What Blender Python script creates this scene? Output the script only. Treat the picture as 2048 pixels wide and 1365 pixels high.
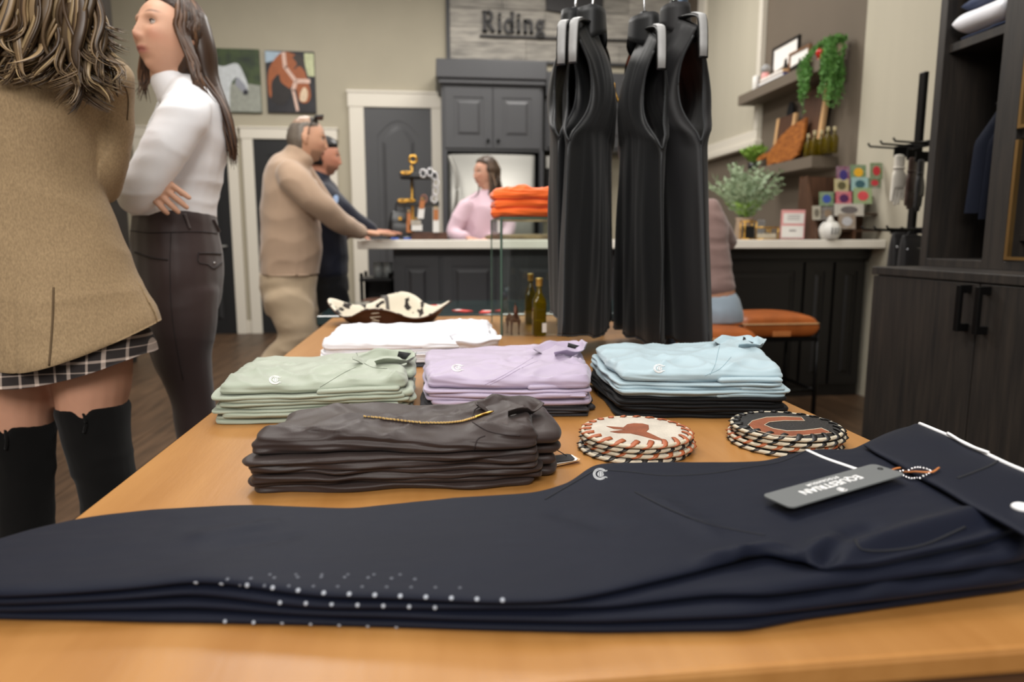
import bpy, bmesh, math, random
import numpy as np
from mathutils import Vector, Matrix, Euler
from mathutils.bvhtree import BVHTree

for o in list(bpy.data.objects):
    bpy.data.objects.remove(o)
SC = bpy.context.scene
COL = SC.collection
random.seed(7)
RNG = np.random.default_rng(11)

# ------------------------------------------------------------------ camera
CAM_H, YAW, PITCH, FPX = 1.0, math.radians(6.46), math.radians(8.4), 1380.0
cd = bpy.data.cameras.new('camera')
cam = bpy.data.objects.new('camera', cd)
COL.objects.link(cam)
cam.location = (0, 0, CAM_H)
cam.rotation_euler = (math.pi / 2 - PITCH, 0, -YAW)
cd.sensor_width = 36.0
cd.lens = FPX / 2048 * 36.0
cd.clip_start = 0.02
cd.dof.use_dof = True
cd.dof.focus_distance = 0.98
cd.dof.aperture_fstop = 3.9
SC.camera = cam

# ------------------------------------------------------------------ world, lights, exposure
SC.view_settings.view_transform = 'Standard'
SC.view_settings.look = 'None'
SC.view_settings.gamma = 1.0
SC.view_settings.use_curve_mapping = False
SC.view_settings.exposure = 0.0
w = bpy.data.worlds.new('room_ambient')
SC.world = w
w.use_nodes = True
w.node_tree.nodes['Background'].inputs[0].default_value = (1.0, 0.96, 0.91, 1)
w.node_tree.nodes['Background'].inputs[1].default_value = 0.36


def area_light(name, loc, size, power, col=(1, 0.965, 0.915), sy=None, rot=(0, 0, 0)):
    l = bpy.data.lights.new(name, 'AREA')
    l.energy = power
    l.color = col
    l.size = size
    if sy:
        l.shape = 'RECTANGLE'
        l.size_y = sy
    o = bpy.data.objects.new(name, l)
    COL.objects.link(o)
    o.location = loc
    o.rotation_euler = rot
    return o


# the shop's ceiling lights (above the frame); the last is a front fill
area_light('ceiling_or_fill_light', (0.1, 0.6, 3.6), 1.3, 36, sy=1.0)
area_light('ceiling_or_fill_light', (-0.9, 2.2, 3.7), 1.2, 54, sy=1.2)
area_light('ceiling_or_fill_light', (1.0, 2.9, 3.7), 1.2, 36, sy=1.2)
area_light('ceiling_or_fill_light', (-1.2, 5.4, 3.7), 1.2, 75, sy=1.2)
area_light('ceiling_or_fill_light', (1.1, 5.6, 3.7), 1.2, 70, sy=1.2)
area_light('ceiling_or_fill_light', (-0.6, -1.9, 2.9), 2.4, 120, sy=1.2, rot=(math.radians(52), 0, 0))  # unseen fill light behind the camera, tilted forward to brighten fronts

# ------------------------------------------------------------------ viewing geometry (to place things where they stand)
_cp, _sp, _cy, _sy = math.cos(PITCH), math.sin(PITCH), math.cos(YAW), math.sin(YAW)
_F = np.array((_sy * _cp, _cy * _cp, -_sp))
_R = np.array((_cy, -_sy, 0.0))
_U = np.array((_sy * _sp, _cy * _sp, _cp))


def ray(px, py):
    return _F + _R * ((px - 1024) / FPX) + _U * ((682.5 - py) / FPX)


def G(px, py, z):
    r = ray(px, py)
    t = (z - CAM_H) / r[2]
    return np.array((r[0] * t, r[1] * t, z))


def P(px, py, Y):
    r = ray(px, py)
    t = Y / r[1]
    return np.array((r[0] * t, Y, CAM_H + r[2] * t))


def PX(px, py, X):
    r = ray(px, py)
    t = X / r[0]
    return np.array((X, r[1] * t, CAM_H + r[2] * t))


# ------------------------------------------------------------------ helpers
def S(r, g, b):
    def f(c):
        c /= 255.0
        return c / 12.92 if c <= 0.04045 else ((c + 0.055) / 1.055) ** 2.4
    return (f(r), f(g), f(b))


def _perm(seed=3):
    r = np.random.default_rng(seed)
    p = r.permutation(256)
    return np.concatenate([p, p, p])


_PM = _perm()
_GR = np.random.default_rng(5).normal(size=(256, 3))
_GR /= np.linalg.norm(_GR, axis=1)[:, None]


def nz(x, y, z=0.0):
    """vectorised gradient noise, about -0.7..0.7"""
    x, y, z = np.broadcast_arrays(np.asarray(x, float), np.asarray(y, float), np.asarray(z, float))
    xi, yi, zi = np.floor(x).astype(int), np.floor(y).astype(int), np.floor(z).astype(int)
    xf, yf, zf = x - xi, y - yi, z - zi
    u, v, w_ = [t * t * t * (t * (t * 6 - 15) + 10) for t in (xf, yf, zf)]
    out = 0
    for dx in (0, 1):
        for dy in (0, 1):
            for dz in (0, 1):
                h = _PM[(_PM[(_PM[(xi + dx) & 255] + yi + dy) & 255] + zi + dz) & 255]
                g = _GR[h]
                d = g[..., 0] * (xf - dx) + g[..., 1] * (yf - dy) + g[..., 2] * (zf - dz)
                out = out + d * (u if dx else 1 - u) * (v if dy else 1 - v) * (w_ if dz else 1 - w_)
    return out


def sstep(a, b, x):
    t = np.clip((np.asarray(x, float) - a) / (b - a), 0, 1)
    return t * t * (3 - 2 * t)


def mat(name, col, rough=0.5, metal=0.0, spec=0.5, var=0.0, vs=6.0, bump=0.0, bs=60.0, sheen=0.0, coat=0.0,
        st=(1, 1, 1), rnd=0.0, trans=0.0, col2=None, ior=1.45, emit=0.0, attr=None, bst=None, det=4.0, alpha=1.0, rot=None):
    m = bpy.data.materials.new(name)
    m.use_nodes = True
    nt = m.node_tree
    b = nt.nodes['Principled BSDF']
    L = nt.links.new
    N = nt.nodes.new
    b.inputs['Roughness'].default_value = rough
    b.inputs['Metallic'].default_value = metal
    b.inputs['Specular IOR Level'].default_value = spec
    b.inputs['IOR'].default_value = ior
    b.inputs['Base Color'].default_value = (*col, 1)
    b.inputs['Sheen Weight'].default_value = sheen
    b.inputs['Sheen Roughness'].default_value = 0.5
    b.inputs['Coat Weight'].default_value = coat
    b.inputs['Transmission Weight'].default_value = trans
    if emit:
        b.inputs['Emission Color'].default_value = (*col, 1)
        b.inputs['Emission Strength'].default_value = emit
    src = None
    if attr:
        a = N('ShaderNodeVertexColor')
        a.layer_name = attr
        src = a.outputs[0]
    if var or bump or col2:
        tc = N('ShaderNodeTexCoord')
        mp = N('ShaderNodeMapping')
        mp.inputs['Scale'].default_value = st
        if rot:
            mp.inputs['Rotation'].default_value = rot
        L(tc.outputs['Object'], mp.inputs[0])
    if var or col2:
        n = N('ShaderNodeTexNoise')
        n.inputs['Scale'].default_value = vs
        n.inputs['Detail'].default_value = det
        L(mp.outputs[0], n.inputs['Vector'])
        cr = N('ShaderNodeValToRGB')
        c2 = col2 if col2 else tuple(min(1, c * (1 + var)) for c in col)
        c1 = col if col2 else tuple(c * (1 - var) for c in col)
        cr.color_ramp.elements[0].position = 0.3
        cr.color_ramp.elements[1].position = 0.7
        cr.color_ramp.elements[0].color = (*c1, 1)
        cr.color_ramp.elements[1].color = (*c2, 1)
        L(n.outputs[0], cr.inputs[0])
        if src is None:
            src = cr.outputs[0]
        else:
            mx = N('ShaderNodeMix')
            mx.data_type = 'RGBA'
            mx.blend_type = 'MULTIPLY'
            mx.inputs[0].default_value = 1.0
            L(src, mx.inputs[6])
            cr.color_ramp.elements[0].color = (1 - var,) * 3 + (1,)
            cr.color_ramp.elements[1].color = (1, 1, 1, 1)
            L(cr.outputs[0], mx.inputs[7])
            src = mx.outputs[2]
    if rnd:
        oi = N('ShaderNodeObjectInfo')
        hs = N('ShaderNodeHueSaturation')
        mr = N('ShaderNodeMapRange')
        mr.inputs[3].default_value = 1 - rnd
        mr.inputs[4].default_value = 1 + rnd
        L(oi.outputs['Random'], mr.inputs[0])
        L(mr.outputs[0], hs.inputs['Value'])
        if src is None:
            hs.inputs['Color'].default_value = (*col, 1)
        else:
            L(src, hs.inputs['Color'])
        src = hs.outputs[0]
    if src is not None:
        L(src, b.inputs['Base Color'])
    if bump:
        n2 = N('ShaderNodeTexNoise')
        n2.inputs['Scale'].default_value = bs
        n2.inputs['Detail'].default_value = 3
        if bst:
            mp2 = N('ShaderNodeMapping')
            mp2.inputs['Scale'].default_value = bst
            L(tc.outputs['Object'], mp2.inputs[0])
            L(mp2.outputs[0], n2.inputs['Vector'])
        else:
            L(mp.outputs[0], n2.inputs['Vector'])
        bp = N('ShaderNodeBump')
        bp.inputs['Strength'].default_value = bump
        bp.inputs['Distance'].default_value = 0.01
        L(n2.outputs[0], bp.inputs['Height'])
        L(bp.outputs[0], b.inputs['Normal'])
    return m


ORG = {}


def thing(name, label, cat, loc=(0, 0, 0), group=None, kind=None):
    o = bpy.data.objects.new(name, None)
    COL.objects.link(o)
    o.empty_display_size = 0.05
    o.location = loc
    ORG[o.name] = Vector(loc)
    tag(o, label, cat, group, kind)
    return o


def tag(o, label=None, cat=None, group=None, kind=None):
    if label:
        o['label'] = label
    if cat:
        o['category'] = cat
    if group:
        o['group'] = group
    if kind:
        o['kind'] = kind
    return o


def mesh_obj(name, v, f, m, parent=None, smooth=True, colors=None, origin=None):
    """v in world coordinates; origin defaults to the parent's origin"""
    v = np.asarray(v, float)
    if origin is None and parent is None:
        mn, mx = v.min(0), v.max(0)
        origin = Vector(((mn[0] + mx[0]) / 2, (mn[1] + mx[1]) / 2, mn[2]))
    po = ORG.get(parent.name, Vector((0, 0, 0))) if parent else Vector((0, 0, 0))
    if origin is None:
        origin = po
    origin = Vector(origin)
    me = bpy.data.meshes.new(name)
    me.from_pydata((v - np.array(origin)).tolist(), [], [list(map(int, q)) for q in f])
    if smooth:
        me.polygons.foreach_set('use_smooth', [True] * len(me.polygons))
    if colors is not None:
        ca = me.color_attributes.new('Col', 'FLOAT_COLOR', 'POINT')
        c4 = np.ones((len(v), 4))
        c4[:, :3] = colors
        ca.data.foreach_set('color', c4.ravel())
    me.materials.append(m)
    me.update()
    o = bpy.data.objects.new(name, me)
    COL.objects.link(o)
    o.location = origin - po
    if parent:
        o.parent = parent
    ORG[o.name] = origin
    return o


def copy_part(o, parent, name=None):
    c = o.copy()
    COL.objects.link(c)
    c.parent = parent
    return c


class MB:
    def __init__(s):
        s.v, s.f, s.n = [], [], 0

    def add(s, v, f):
        v = np.asarray(v, float)
        s.v.append(v)
        s.f += [[i + s.n for i in q] for q in f]
        s.n += len(v)
        return s

    def box(s, a, b, bev=0.0):
        a, b = np.minimum(a, b), np.maximum(a, b)
        if bev <= 0:
            v = [(x, y, z) for x in (a[0], b[0]) for y in (a[1], b[1]) for z in (a[2], b[2])]
            f = [(0, 1, 3, 2), (4, 6, 7, 5), (0, 4, 5, 1), (2, 3, 7, 6), (0, 2, 6, 4), (1, 5, 7, 3)]
            return s.add(v, f)
        bm = bmesh.new()
        bmesh.ops.create_cube(bm, size=1)
        d = b - a
        for q in bm.verts:
            q.co = Vector(((q.co.x + .5) * d[0] + a[0], (q.co.y + .5) * d[1] + a[1], (q.co.z + .5) * d[2] + a[2]))
        bmesh.ops.bevel(bm, geom=bm.edges[:], offset=min(bev, min(d) * .45), segments=2, profile=.5, affect='EDGES')
        return s.bm(bm)

    def bm(s, bm):
        bm.verts.index_update()
        s.add([tuple(q.co) for q in bm.verts], [[q.index for q in p.verts] for p in bm.faces])
        bm.free()
        return s

    def obox(s, c, ax, ay, az, bev=0.0):
        """oriented box, half-extent axis vectors"""
        t = MB()
        t.box((-1, -1, -1), (1, 1, 1))
        v = np.array(t.v[0])
        M = np.array([ax, ay, az], float)
        return s.add(v @ M + np.array(c), t.f)

    def tube(s, pts, r, n=8, flat=1.0, ref=(0, 0, 1), cap=True, closed=False):
        v, f = tube_geo(pts, r, n, flat, ref, cap, closed)
        return s.add(v, f)

    def lathe(s, c, prof, n=24, axis='z'):
        v, f = [], []
        for (r, h) in prof:
            for k in range(n):
                a = 2 * math.pi * k / n
                p = (r * math.cos(a), r * math.sin(a), h)
                if axis == 'y':
                    p = (p[0], -p[2], p[1])
                if axis == 'x':
                    p = (p[2], p[0], p[1])
                v.append((c[0] + p[0], c[1] + p[1], c[2] + p[2]))
        m = len(prof)
        for i in range(m - 1):
            for k in range(n):
                k2 = (k + 1) % n
                f.append((i * n + k, i * n + k2, (i + 1) * n + k2, (i + 1) * n + k))
        f.append(tuple(range(n))[::-1])
        f.append(tuple((m - 1) * n + k for k in range(n)))
        return s.add(v, f)

    def prism(s, poly, o, ux, uy, h):
        """polygon (2-D) extruded by vector h"""
        o, ux, uy, h = (np.array(t, float) for t in (o, ux, uy, h))
        n = len(poly)
        a = [o + ux * p[0] + uy * p[1] for p in poly]
        v = a + [p + h for p in a]
        f = [tuple(range(n))[::-1], tuple(range(n, 2 * n))] + [(i, (i + 1) % n, n + (i + 1) % n, n + i) for i in range(n)]
        return s.add(v, f)

    def sphere(s, c, r, n=12, m=8):
        r = np.ones(3) * r
        prof = []
        v, f = [], []
        for i in range(1, m):
            t = math.pi * i / m
            for k in range(n):
                a = 2 * math.pi * k / n
                v.append((c[0] + r[0] * math.sin(t) * math.cos(a), c[1] + r[1] * math.sin(t) * math.sin(a), c[2] + r[2] * math.cos(t)))
        v.append((c[0], c[1], c[2] + r[2]))
        v.append((c[0], c[1], c[2] - r[2]))
        for i in range(m - 2):
            for k in range(n):
                k2 = (k + 1) % n
                f.append((i * n + k, (i + 1) * n + k, (i + 1) * n + k2, i * n + k2))
        for k in range(n):
            f.append((len(v) - 2, k, (k + 1) % n))
            f.append((len(v) - 1, (m - 2) * n + (k + 1) % n, (m - 2) * n + k))
        return s.add(v, f)

    def build(s, name, m, parent=None, smooth=False, colors=None, origin=None):
        return mesh_obj(name, np.concatenate(s.v), s.f, m, parent, smooth, colors, origin)

    def arr(s):
        return np.concatenate(s.v), s.f


def cr(pts, n):
    """Catmull-Rom resample rows of an array to n rows"""
    p = np.asarray(pts, float)
    if len(p) == 2:
        t = np.linspace(0, 1, n)[:, None]
        return p[0] * (1 - t) + p[1] * t
    q = np.vstack([2 * p[0] - p[1], p, 2 * p[-1] - p[-2]])
    t = np.linspace(0, len(p) - 1 - 1e-9, n)
    i = t.astype(int)
    t = (t - i)[:, None]
    a, b, c, d = q[i], q[i + 1], q[i + 2], q[i + 3]
    return .5 * ((2 * b) + (-a + c) * t + (2 * a - 5 * b + 4 * c - d) * t ** 2 + (-a + 3 * b - 3 * c + d) * t ** 3)


def tube_geo(pts, r, n=8, flat=1.0, ref=(0, 0, 1), cap=True, closed=False):
    p = np.asarray(pts, float)
    m = len(p)
    r = np.broadcast_to(np.asarray(r, float), (m,)) if np.ndim(r) <= 1 else np.asarray(r)
    if closed:
        tg = np.roll(p, -1, 0) - np.roll(p, 1, 0)
    else:
        tg = np.gradient(p, axis=0)
    tg /= np.linalg.norm(tg, axis=1)[:, None] + 1e-12
    ref = np.broadcast_to(np.asarray(ref, float), (m, 3))
    sd = np.cross(tg, ref)
    ln = np.linalg.norm(sd, axis=1)
    bad = ln < 1e-4
    if bad.any():
        sd[bad] = np.cross(tg[bad], (0.31, 0.9, 0.17))
    sd /= np.linalg.norm(sd, axis=1)[:, None]
    ot = np.cross(sd, tg)
    a = np.linspace(0, 2 * math.pi, n, endpoint=False)
    v = p[:, None, :] + r[:, None, None] * (np.cos(a)[None, :, None] * sd[:, None, :] + flat * np.sin(a)[None, :, None] * ot[:, None, :])
    v = v.reshape(-1, 3)
    f = []
    for i in range(m if closed else m - 1):
        i2 = (i + 1) % m
        for k in range(n):
            k2 = (k + 1) % n
            f.append((i * n + k, i2 * n + k, i2 * n + k2, i * n + k2))
    if cap and not closed:
        f.append(tuple(range(n)))
        f.append(tuple((m - 1) * n + k for k in range(n))[::-1])
    return v, f


def loft(rows, ref=(1, 0, 0), n=20, sub=6, power=2.0):
    """rows (x,y,z,rx,ry): closed body of elliptical sections; rx lies along ref"""
    q = cr(rows, (len(rows) - 1) * sub + 1)
    p, rx, ry = q[:, :3], np.maximum(q[:, 3], .002), np.maximum(q[:, 4], .002)
    tg = np.gradient(p, axis=0)
    tg /= np.linalg.norm(tg, axis=1)[:, None]
    # domed ends
    e0 = min(rx[0], ry[0]) * .6
    e1 = min(rx[-1], ry[-1]) * .6
    cap0 = [(p[0] - tg[0] * e0 * s, c) for s, c in ((.98, .25), (.8, .62), (.45, .88))]
    cap1 = [(p[-1] + tg[-1] * e1 * s, c) for s, c in ((.45, .88), (.8, .62), (.98, .25))]
    p = np.vstack([[c[0] for c in cap0], p, [c[0] for c in cap1]])
    rx = np.concatenate([[c[1] * rx[0] for c in cap0], rx, [c[1] * rx[-1] for c in cap1]])
    ry = np.concatenate([[c[1] * ry[0] for c in cap0], ry, [c[1] * ry[-1] for c in cap1]])
    tg = np.vstack([[tg[0]] * 3, tg, [tg[-1]] * 3])
    ref = np.asarray(ref, float)
    sd = ref - tg * (tg @ ref)[:, None]
    sd /= np.linalg.norm(sd, axis=1)[:, None]
    ot = np.cross(tg, sd)
    a = np.linspace(0, 2 * math.pi, n, endpoint=False)
    ca, sa = np.cos(a), np.sin(a)
    if power != 2.0:
        ca = np.sign(ca) * np.abs(ca) ** (2 / power)
        sa = np.sign(sa) * np.abs(sa) ** (2 / power)
    v = p[:, None, :] + rx[:, None, None] * ca[None, :, None] * sd[:, None, :] + ry[:, None, None] * sa[None, :, None] * ot[:, None, :]
    v = v.reshape(-1, 3)
    m = len(p)
    f = []
    for i in range(m - 1):
        for k in range(n):
            k2 = (k + 1) % n
            f.append((i * n + k, i * n + k2, (i + 1) * n + k2, (i + 1) * n + k))
    f.append(tuple(range(n))[::-1])
    f.append(tuple((m - 1) * n + k for k in range(n)))
    return v, f


def remesh(geos, voxel, smooth=4, fac=.5):
    mb = MB()
    for g in geos:
        mb.add(*g)
    v, f = mb.arr()
    me = bpy.data.meshes.new('tmp')
    me.from_pydata(v.tolist(), [], f)
    o = bpy.data.objects.new('tmp', me)
    COL.objects.link(o)
    r = o.modifiers.new('r', 'REMESH')
    r.mode = 'VOXEL'
    r.voxel_size = voxel
    if smooth:
        sm = o.modifiers.new('s', 'SMOOTH')
        sm.iterations = smooth
        sm.factor = fac
    dg = bpy.context.evaluated_depsgraph_get()
    ev = o.evaluated_get(dg)
    me2 = ev.to_mesh()
    nv = len(me2.vertices)
    vv = np.empty(nv * 3)
    me2.vertices.foreach_get('co', vv)
    nn = np.empty(nv * 3)
    me2.vertices.foreach_get('normal', nn)
    ff = [tuple(p.vertices) for p in me2.polygons]
    ev.to_mesh_clear()
    bpy.data.objects.remove(o)
    bpy.data.meshes.remove(me)
    return vv.reshape(-1, 3), ff, nn.reshape(-1, 3)


def bvh_of(v, f):
    return BVHTree.FromPolygons([tuple(q) for q in np.asarray(v).tolist()], [list(q) for q in f])


def drop(bvh, x, y, z=3.0):
    h = bvh.ray_cast(Vector((x, y, z)), Vector((0, 0, -1)))
    return h[0].z if h[0] is not None else None


def drape_line(bvh, pts2, n=40, lift=0.0005):
    q = cr(pts2, n)
    out = []
    for x, y in q[:, :2]:
        z = drop(bvh, x, y)
        if z is not None:
            out.append((x, y, z + lift))
    return np.array(out)


def near_line(bvh, pts, n=40, lift=0.001):
    out = []
    for p in cr(pts, n):
        h = bvh.find_nearest(Vector(p))
        if h[0] is not None:
            out.append(np.array(h[0]) + np.array(h[1]) * lift)
    return np.array(out)


def text_geo(s, size, extrude, bold=0.0, spacing=1.0):
    c = bpy.data.curves.new('t', 'FONT')
    c.body = s
    c.size = size
    c.extrude = extrude
    c.offset = bold
    c.space_character = spacing
    c.align_x = 'CENTER'
    c.align_y = 'CENTER'
    c.resolution_u = 3
    o = bpy.data.objects.new('t', c)
    COL.objects.link(o)
    dg = bpy.context.evaluated_depsgraph_get()
    me = o.evaluated_get(dg).to_mesh()
    v = np.array([tuple(q.co) for q in me.vertices])
    f = [tuple(p.vertices) for p in me.polygons]
    bpy.data.objects.remove(o)
    return v, f


def place(v, o, ux, uy, uz):
    v = np.asarray(v, float)
    return np.array(o) + v[:, :1] * np.array(ux) + v[:, 1:2] * np.array(uy) + v[:, 2:3] * np.array(uz)

# ------------------------------------------------------------------ materials
M = {}
M['wall'] = mat('beige_wall_paint', S(168, 160, 141), .8, var=.03, vs=3, bump=.02, bs=200)
M['taupe'] = mat('taupe_wall_paint', S(104, 93, 80), .8, var=.03, vs=3, bump=.02, bs=200)
M['cream'] = mat('cream_wall_paint', S(181, 174, 156), .8, var=.03, vs=2, st=(1, 4, .3))
M['trim'] = mat('white_trim_paint', S(214, 207, 193), .45)
M['floor'] = mat('oak_floor_plank', S(82, 62, 45), .42, var=.32, vs=3, st=(9, 1, 1), rnd=.22, bump=.08, bs=9)
M['subfloor'] = mat('floor_joint', S(40, 30, 22), .8, var=.1)
M['oak'] = mat('honey_oak', S(152, 104, 52), .36, col2=S(170, 122, 68), vs=2.6, st=(7, .9, 5), bump=.03, bs=30, det=7)
M['oak_edge_shaded'] = mat('oak_edge_shaded', S(74, 46, 22), .6, var=.25, vs=4, st=(1, 6, 8))  # dark colour paints in the shade on the table's front face below the top
M['char'] = mat('charcoal_cabinet_paint', S(62, 62, 64), .42, var=.03)
M['char_d'] = mat('dark_charcoal_paint', S(52, 52, 55), .4, var=.03)
M['blackpaint'] = mat('black_door_paint', S(26, 26, 27), .45, var=.05)
M['darkwood'] = mat('dark_stained_wood', S(30, 28, 27), .5, col2=S(50, 44, 39), vs=5, st=(10, 10, .7), bump=.08, bs=14, det=8)
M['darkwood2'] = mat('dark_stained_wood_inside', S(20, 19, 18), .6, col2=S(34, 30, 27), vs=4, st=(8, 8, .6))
M['bmetal'] = mat('black_metal', S(22, 21, 21), .35, metal=.6, var=.05)
M['steel'] = mat('brushed_steel', S(158, 156, 150), .5, metal=.6, var=.03, vs=4, st=(1, 1, 40))
M['chrome'] = mat('chrome', S(225, 225, 228), .12, metal=1, var=.02)
M['gold'] = mat('gold_metal', S(206, 160, 74), .28, metal=1, var=.05)
M['bronze'] = mat('bronze_edge', S(150, 118, 72), .35, metal=.8, var=.05)
M['quartz'] = mat('white_quartz', S(240, 235, 224), .25, col2=S(226, 220, 208), vs=3)
M['leather'] = mat('cognac_leather', S(158, 84, 34), .42, var=.15, vs=14, bump=.06, bs=220)
M['walnut'] = mat('walnut_wood', S(78, 52, 36), .5, var=.3, vs=4, st=(8, 8, 1))
M['olivewood'] = mat('live_edge_olive_wood', S(170, 104, 44), .45, col2=S(120, 66, 26), vs=9, st=(2, 2, 6))
M['lightwood'] = mat('light_maple', S(196, 156, 110), .5, var=.12, vs=5, st=(6, 6, 1))
M['whitepaper'] = mat('white_paper', S(236, 233, 228), .7, var=.01)
M['pinkpaper'] = mat('pink_paper', S(226, 160, 158), .7, var=.01)
M['glass'] = mat('clear_glass', (.95, 1, .97), .02, trans=1.0, ior=1.45, var=.004)
M['oil'] = mat('olive_oil_glass', S(118, 100, 8), .06, trans=.55, ior=1.4, var=.05)
M['teal'] = mat('dark_teal_glass_top', S(34, 52, 52), .12, coat=.4, var=.2, vs=4)
M['red'] = mat('red_card', S(214, 62, 54), .6, var=.04)
M['green'] = mat('trailing_leaf', S(74, 128, 52), .55, rnd=.0, col2=S(104, 150, 74), vs=60)
M['sagegreen'] = mat('grey_green_leaf', S(120, 140, 104), .6, col2=S(160, 176, 146), vs=50)
M['limegreen'] = mat('fresh_green_leaf', S(112, 150, 48), .55, col2=S(150, 184, 88), vs=50)
M['blackplastic'] = mat('black_plastic', S(24, 24, 25), .3, var=.04)
M['hangergrey'] = mat('grey_rubber_strip', S(150, 150, 150), .45, var=.06, vs=60)
M['postblue'] = mat('blue_grey_steel', S(82, 96, 116), .35, metal=.5, var=.04)
M['stone'] = mat('beige_ceramic', S(158, 136, 116), .7, var=.08, vs=12)
M['whiteceramic'] = mat('white_ceramic', S(226, 224, 218), .35, var=.04, vs=20)

YB = 7.6
XR = 2.74


def cube(name, a, b, m, parent=None, bev=0.0, kind=None, label=None, cat=None):
    o = MB().box(np.array(a, float), np.array(b, float), bev).build(name, m, parent)
    tag(o, label, cat, None, kind)
    return o


# walls and floor
cube('wall_back', (-3.4, YB, 0), (XR + .4, YB + .12, 4.2), M['wall'], kind='structure', label='beige painted back wall of the shop', cat='wall')
cube('wall_right', (XR, 4.32, 0), (XR + .12, YB, 4.2), M['taupe'], kind='structure', label='taupe painted side wall behind the floating shelves', cat='wall')
cube('wall_right_front', (XR, -1.2, 0), (XR + .12, 4.32, 4.2), M['cream'], kind='structure', label='cream painted side wall beside the dark wardrobe', cat='wall')
cube('wall_left', (-3.3, -1.2, 0), (-3.2, YB, 4.2), M['wall'], kind='structure', label='beige painted side wall on the left', cat='wall')
fl = cube('floor', (-3.3, -1.2, -.06), (XR, YB, -.008), M['subfloor'], kind='structure', label='brown oak plank floor', cat='floor')
pw = .19
k = 0
pm = {}
x = -3.2
while x < XR - .01:
    y = -1.2 - random.random() * 1.2
    while y < YB:
        ln = random.choice((1.5, 1.9, 2.3))
        y0, y1 = max(y, -1.2), min(y + ln, YB)
        x1 = min(x + pw, XR)
        if y1 > y0 + .05:
            cube('plank', (x + .0012, y0 + .0012, -.01), (x1 - .0012, y1 - .0012, 0), M['floor'], fl)
        y += ln
    x += pw
bb = MB()
for xa, xb in ((-3.2, -2.98), (-2.06, -1.92), (-.98, -.86), (XR - .9, XR)):
    bb.box((xa, YB - .016, 0), (xb, YB, .14), .004)
tag(bb.build('baseboard_back', M['trim']), 'white baseboard along the back wall', 'baseboard', kind='structure')


def panel_door(parent, o, ux, uz, un, w_, h, m, name='door', st=.07, arch=False, sub=True):
    """a framed raised-panel door: o lower-left corner, un points to the viewer"""
    o, ux, uz, un = (np.array(t, float) for t in (o, ux, uz, un))
    mb = MB()
    mb.prism([(0, 0), (w_, 0), (w_, h), (0, h)], o, ux, uz, un * .012)
    f = un * .02
    for (a, b, c, d) in ((0, 0, st, h), (w_ - st, 0, w_, h), (st, 0, w_ - st, st * 1.1)):
        mb.prism([(a, b), (c, b), (c, d), (a, d)], o, ux, uz, f)
    if arch:
        n = 12
        top = [(st + (w_ - 2 * st) * i / n, h - st * 2.2 + st * 1.2 * math.sin(math.pi * i / n)) for i in range(n + 1)]
        mb.prism(top + [(w_ - st, h), (st, h)], o, ux, uz, f)
    else:
        mb.prism([(st, h - st * 1.1), (w_ - st, h - st * 1.1), (w_ - st, h), (st, h)], o, ux, uz, f)
    d = mb.build(name, m, parent)
    g = st * .38
    q = MB()
    a0, a1, b0, b1 = st + g, w_ - st - g, st * 1.1 + g, h - st * 1.1 - g
    if arch:
        n = 12
        b1 = h - st * 2.2 - g
        out = [(a0, b0), (a1, b0)] + [(a1 - (a1 - a0) * i / n, b1 + st * 1.2 * math.sin(math.pi * i / n)) for i in range(n + 1)]
    else:
        out = [(a0, b0), (a1, b0), (a1, b1), (a0, b1)]
    cx, cz = (a0 + a1) / 2, (b0 + b1) / 2
    e = st * .3
    inn = [(cx + (p[0] - cx) * (1 - e / max(.01, (a1 - a0) / 2)), cz + (p[1] - cz) * (1 - e / max(.01, (b1 - b0) / 2))) for p in out]
    n = len(out)
    v = [o + ux * p[0] + uz * p[1] + un * .0125 for p in out] + [o + ux * p[0] + uz * p[1] + un * .02 for p in inn]
    q.add(v, [tuple(range(n, 2 * n))] + [(i, (i + 1) % n, n + (i + 1) % n, n + i) for i in range(n)])
    q.build('panel', m, d)
    return d


def door_frame(parent, x0, x1, z1, y, tw, m, name='frame'):
    mb = MB()
    mb.box((x0 - tw, y - .03, 0), (x0, y + .05, z1), .006)
    mb.box((x1, y - .03, 0), (x1 + tw, y + .05, z1), .006)
    mb.box((x0 - tw - .012, y - .034, z1), (x1 + tw + .012, y + .05, z1 + tw * .95), .006)
    mb.box((x0 - tw - .02, y - .042, z1 + tw * .95), (x1 + tw + .02, y + .04, z1 + tw * 1.12), .004)
    return mb.build(name, m, parent)


# tall grey arched-panel door
xa, xb, zt = P(728, 217, YB)[0], P(862, 217, YB)[0], P(795, 217, YB)[2]
d2 = thing('door_2', 'tall charcoal door with arched panel and white frame beside the cabinets', 'door', ((xa + xb) / 2, YB, 0), kind='structure')
door_frame(d2, xa, xb, zt, YB - .02, .15, M['trim'])
panel_door(d2, (xa, YB - .012, .01), (1, 0, 0), (0, 0, 1), (0, -1, 0), xb - xa, zt - .01, M['char'], 'leaf', st=.13, arch=True)
# black door behind the men
xa, xb, zt = P(507, 278, YB)[0], P(652, 278, YB)[0], P(570, 280, YB)[2]
d1 = thing('door_1', 'black panelled door with white frame behind the man in the tan sweater', 'door', ((xa + xb) / 2, YB, 0), kind='structure')
door_frame(d1, xa, xb, zt, YB - .02, .11, M['trim'])
panel_door(d1, (xa, YB - .012, .01), (1, 0, 0), (0, 0, 1), (0, -1, 0), (xb - xa), zt - .01, M['blackpaint'], 'leaf', st=.14)
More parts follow.
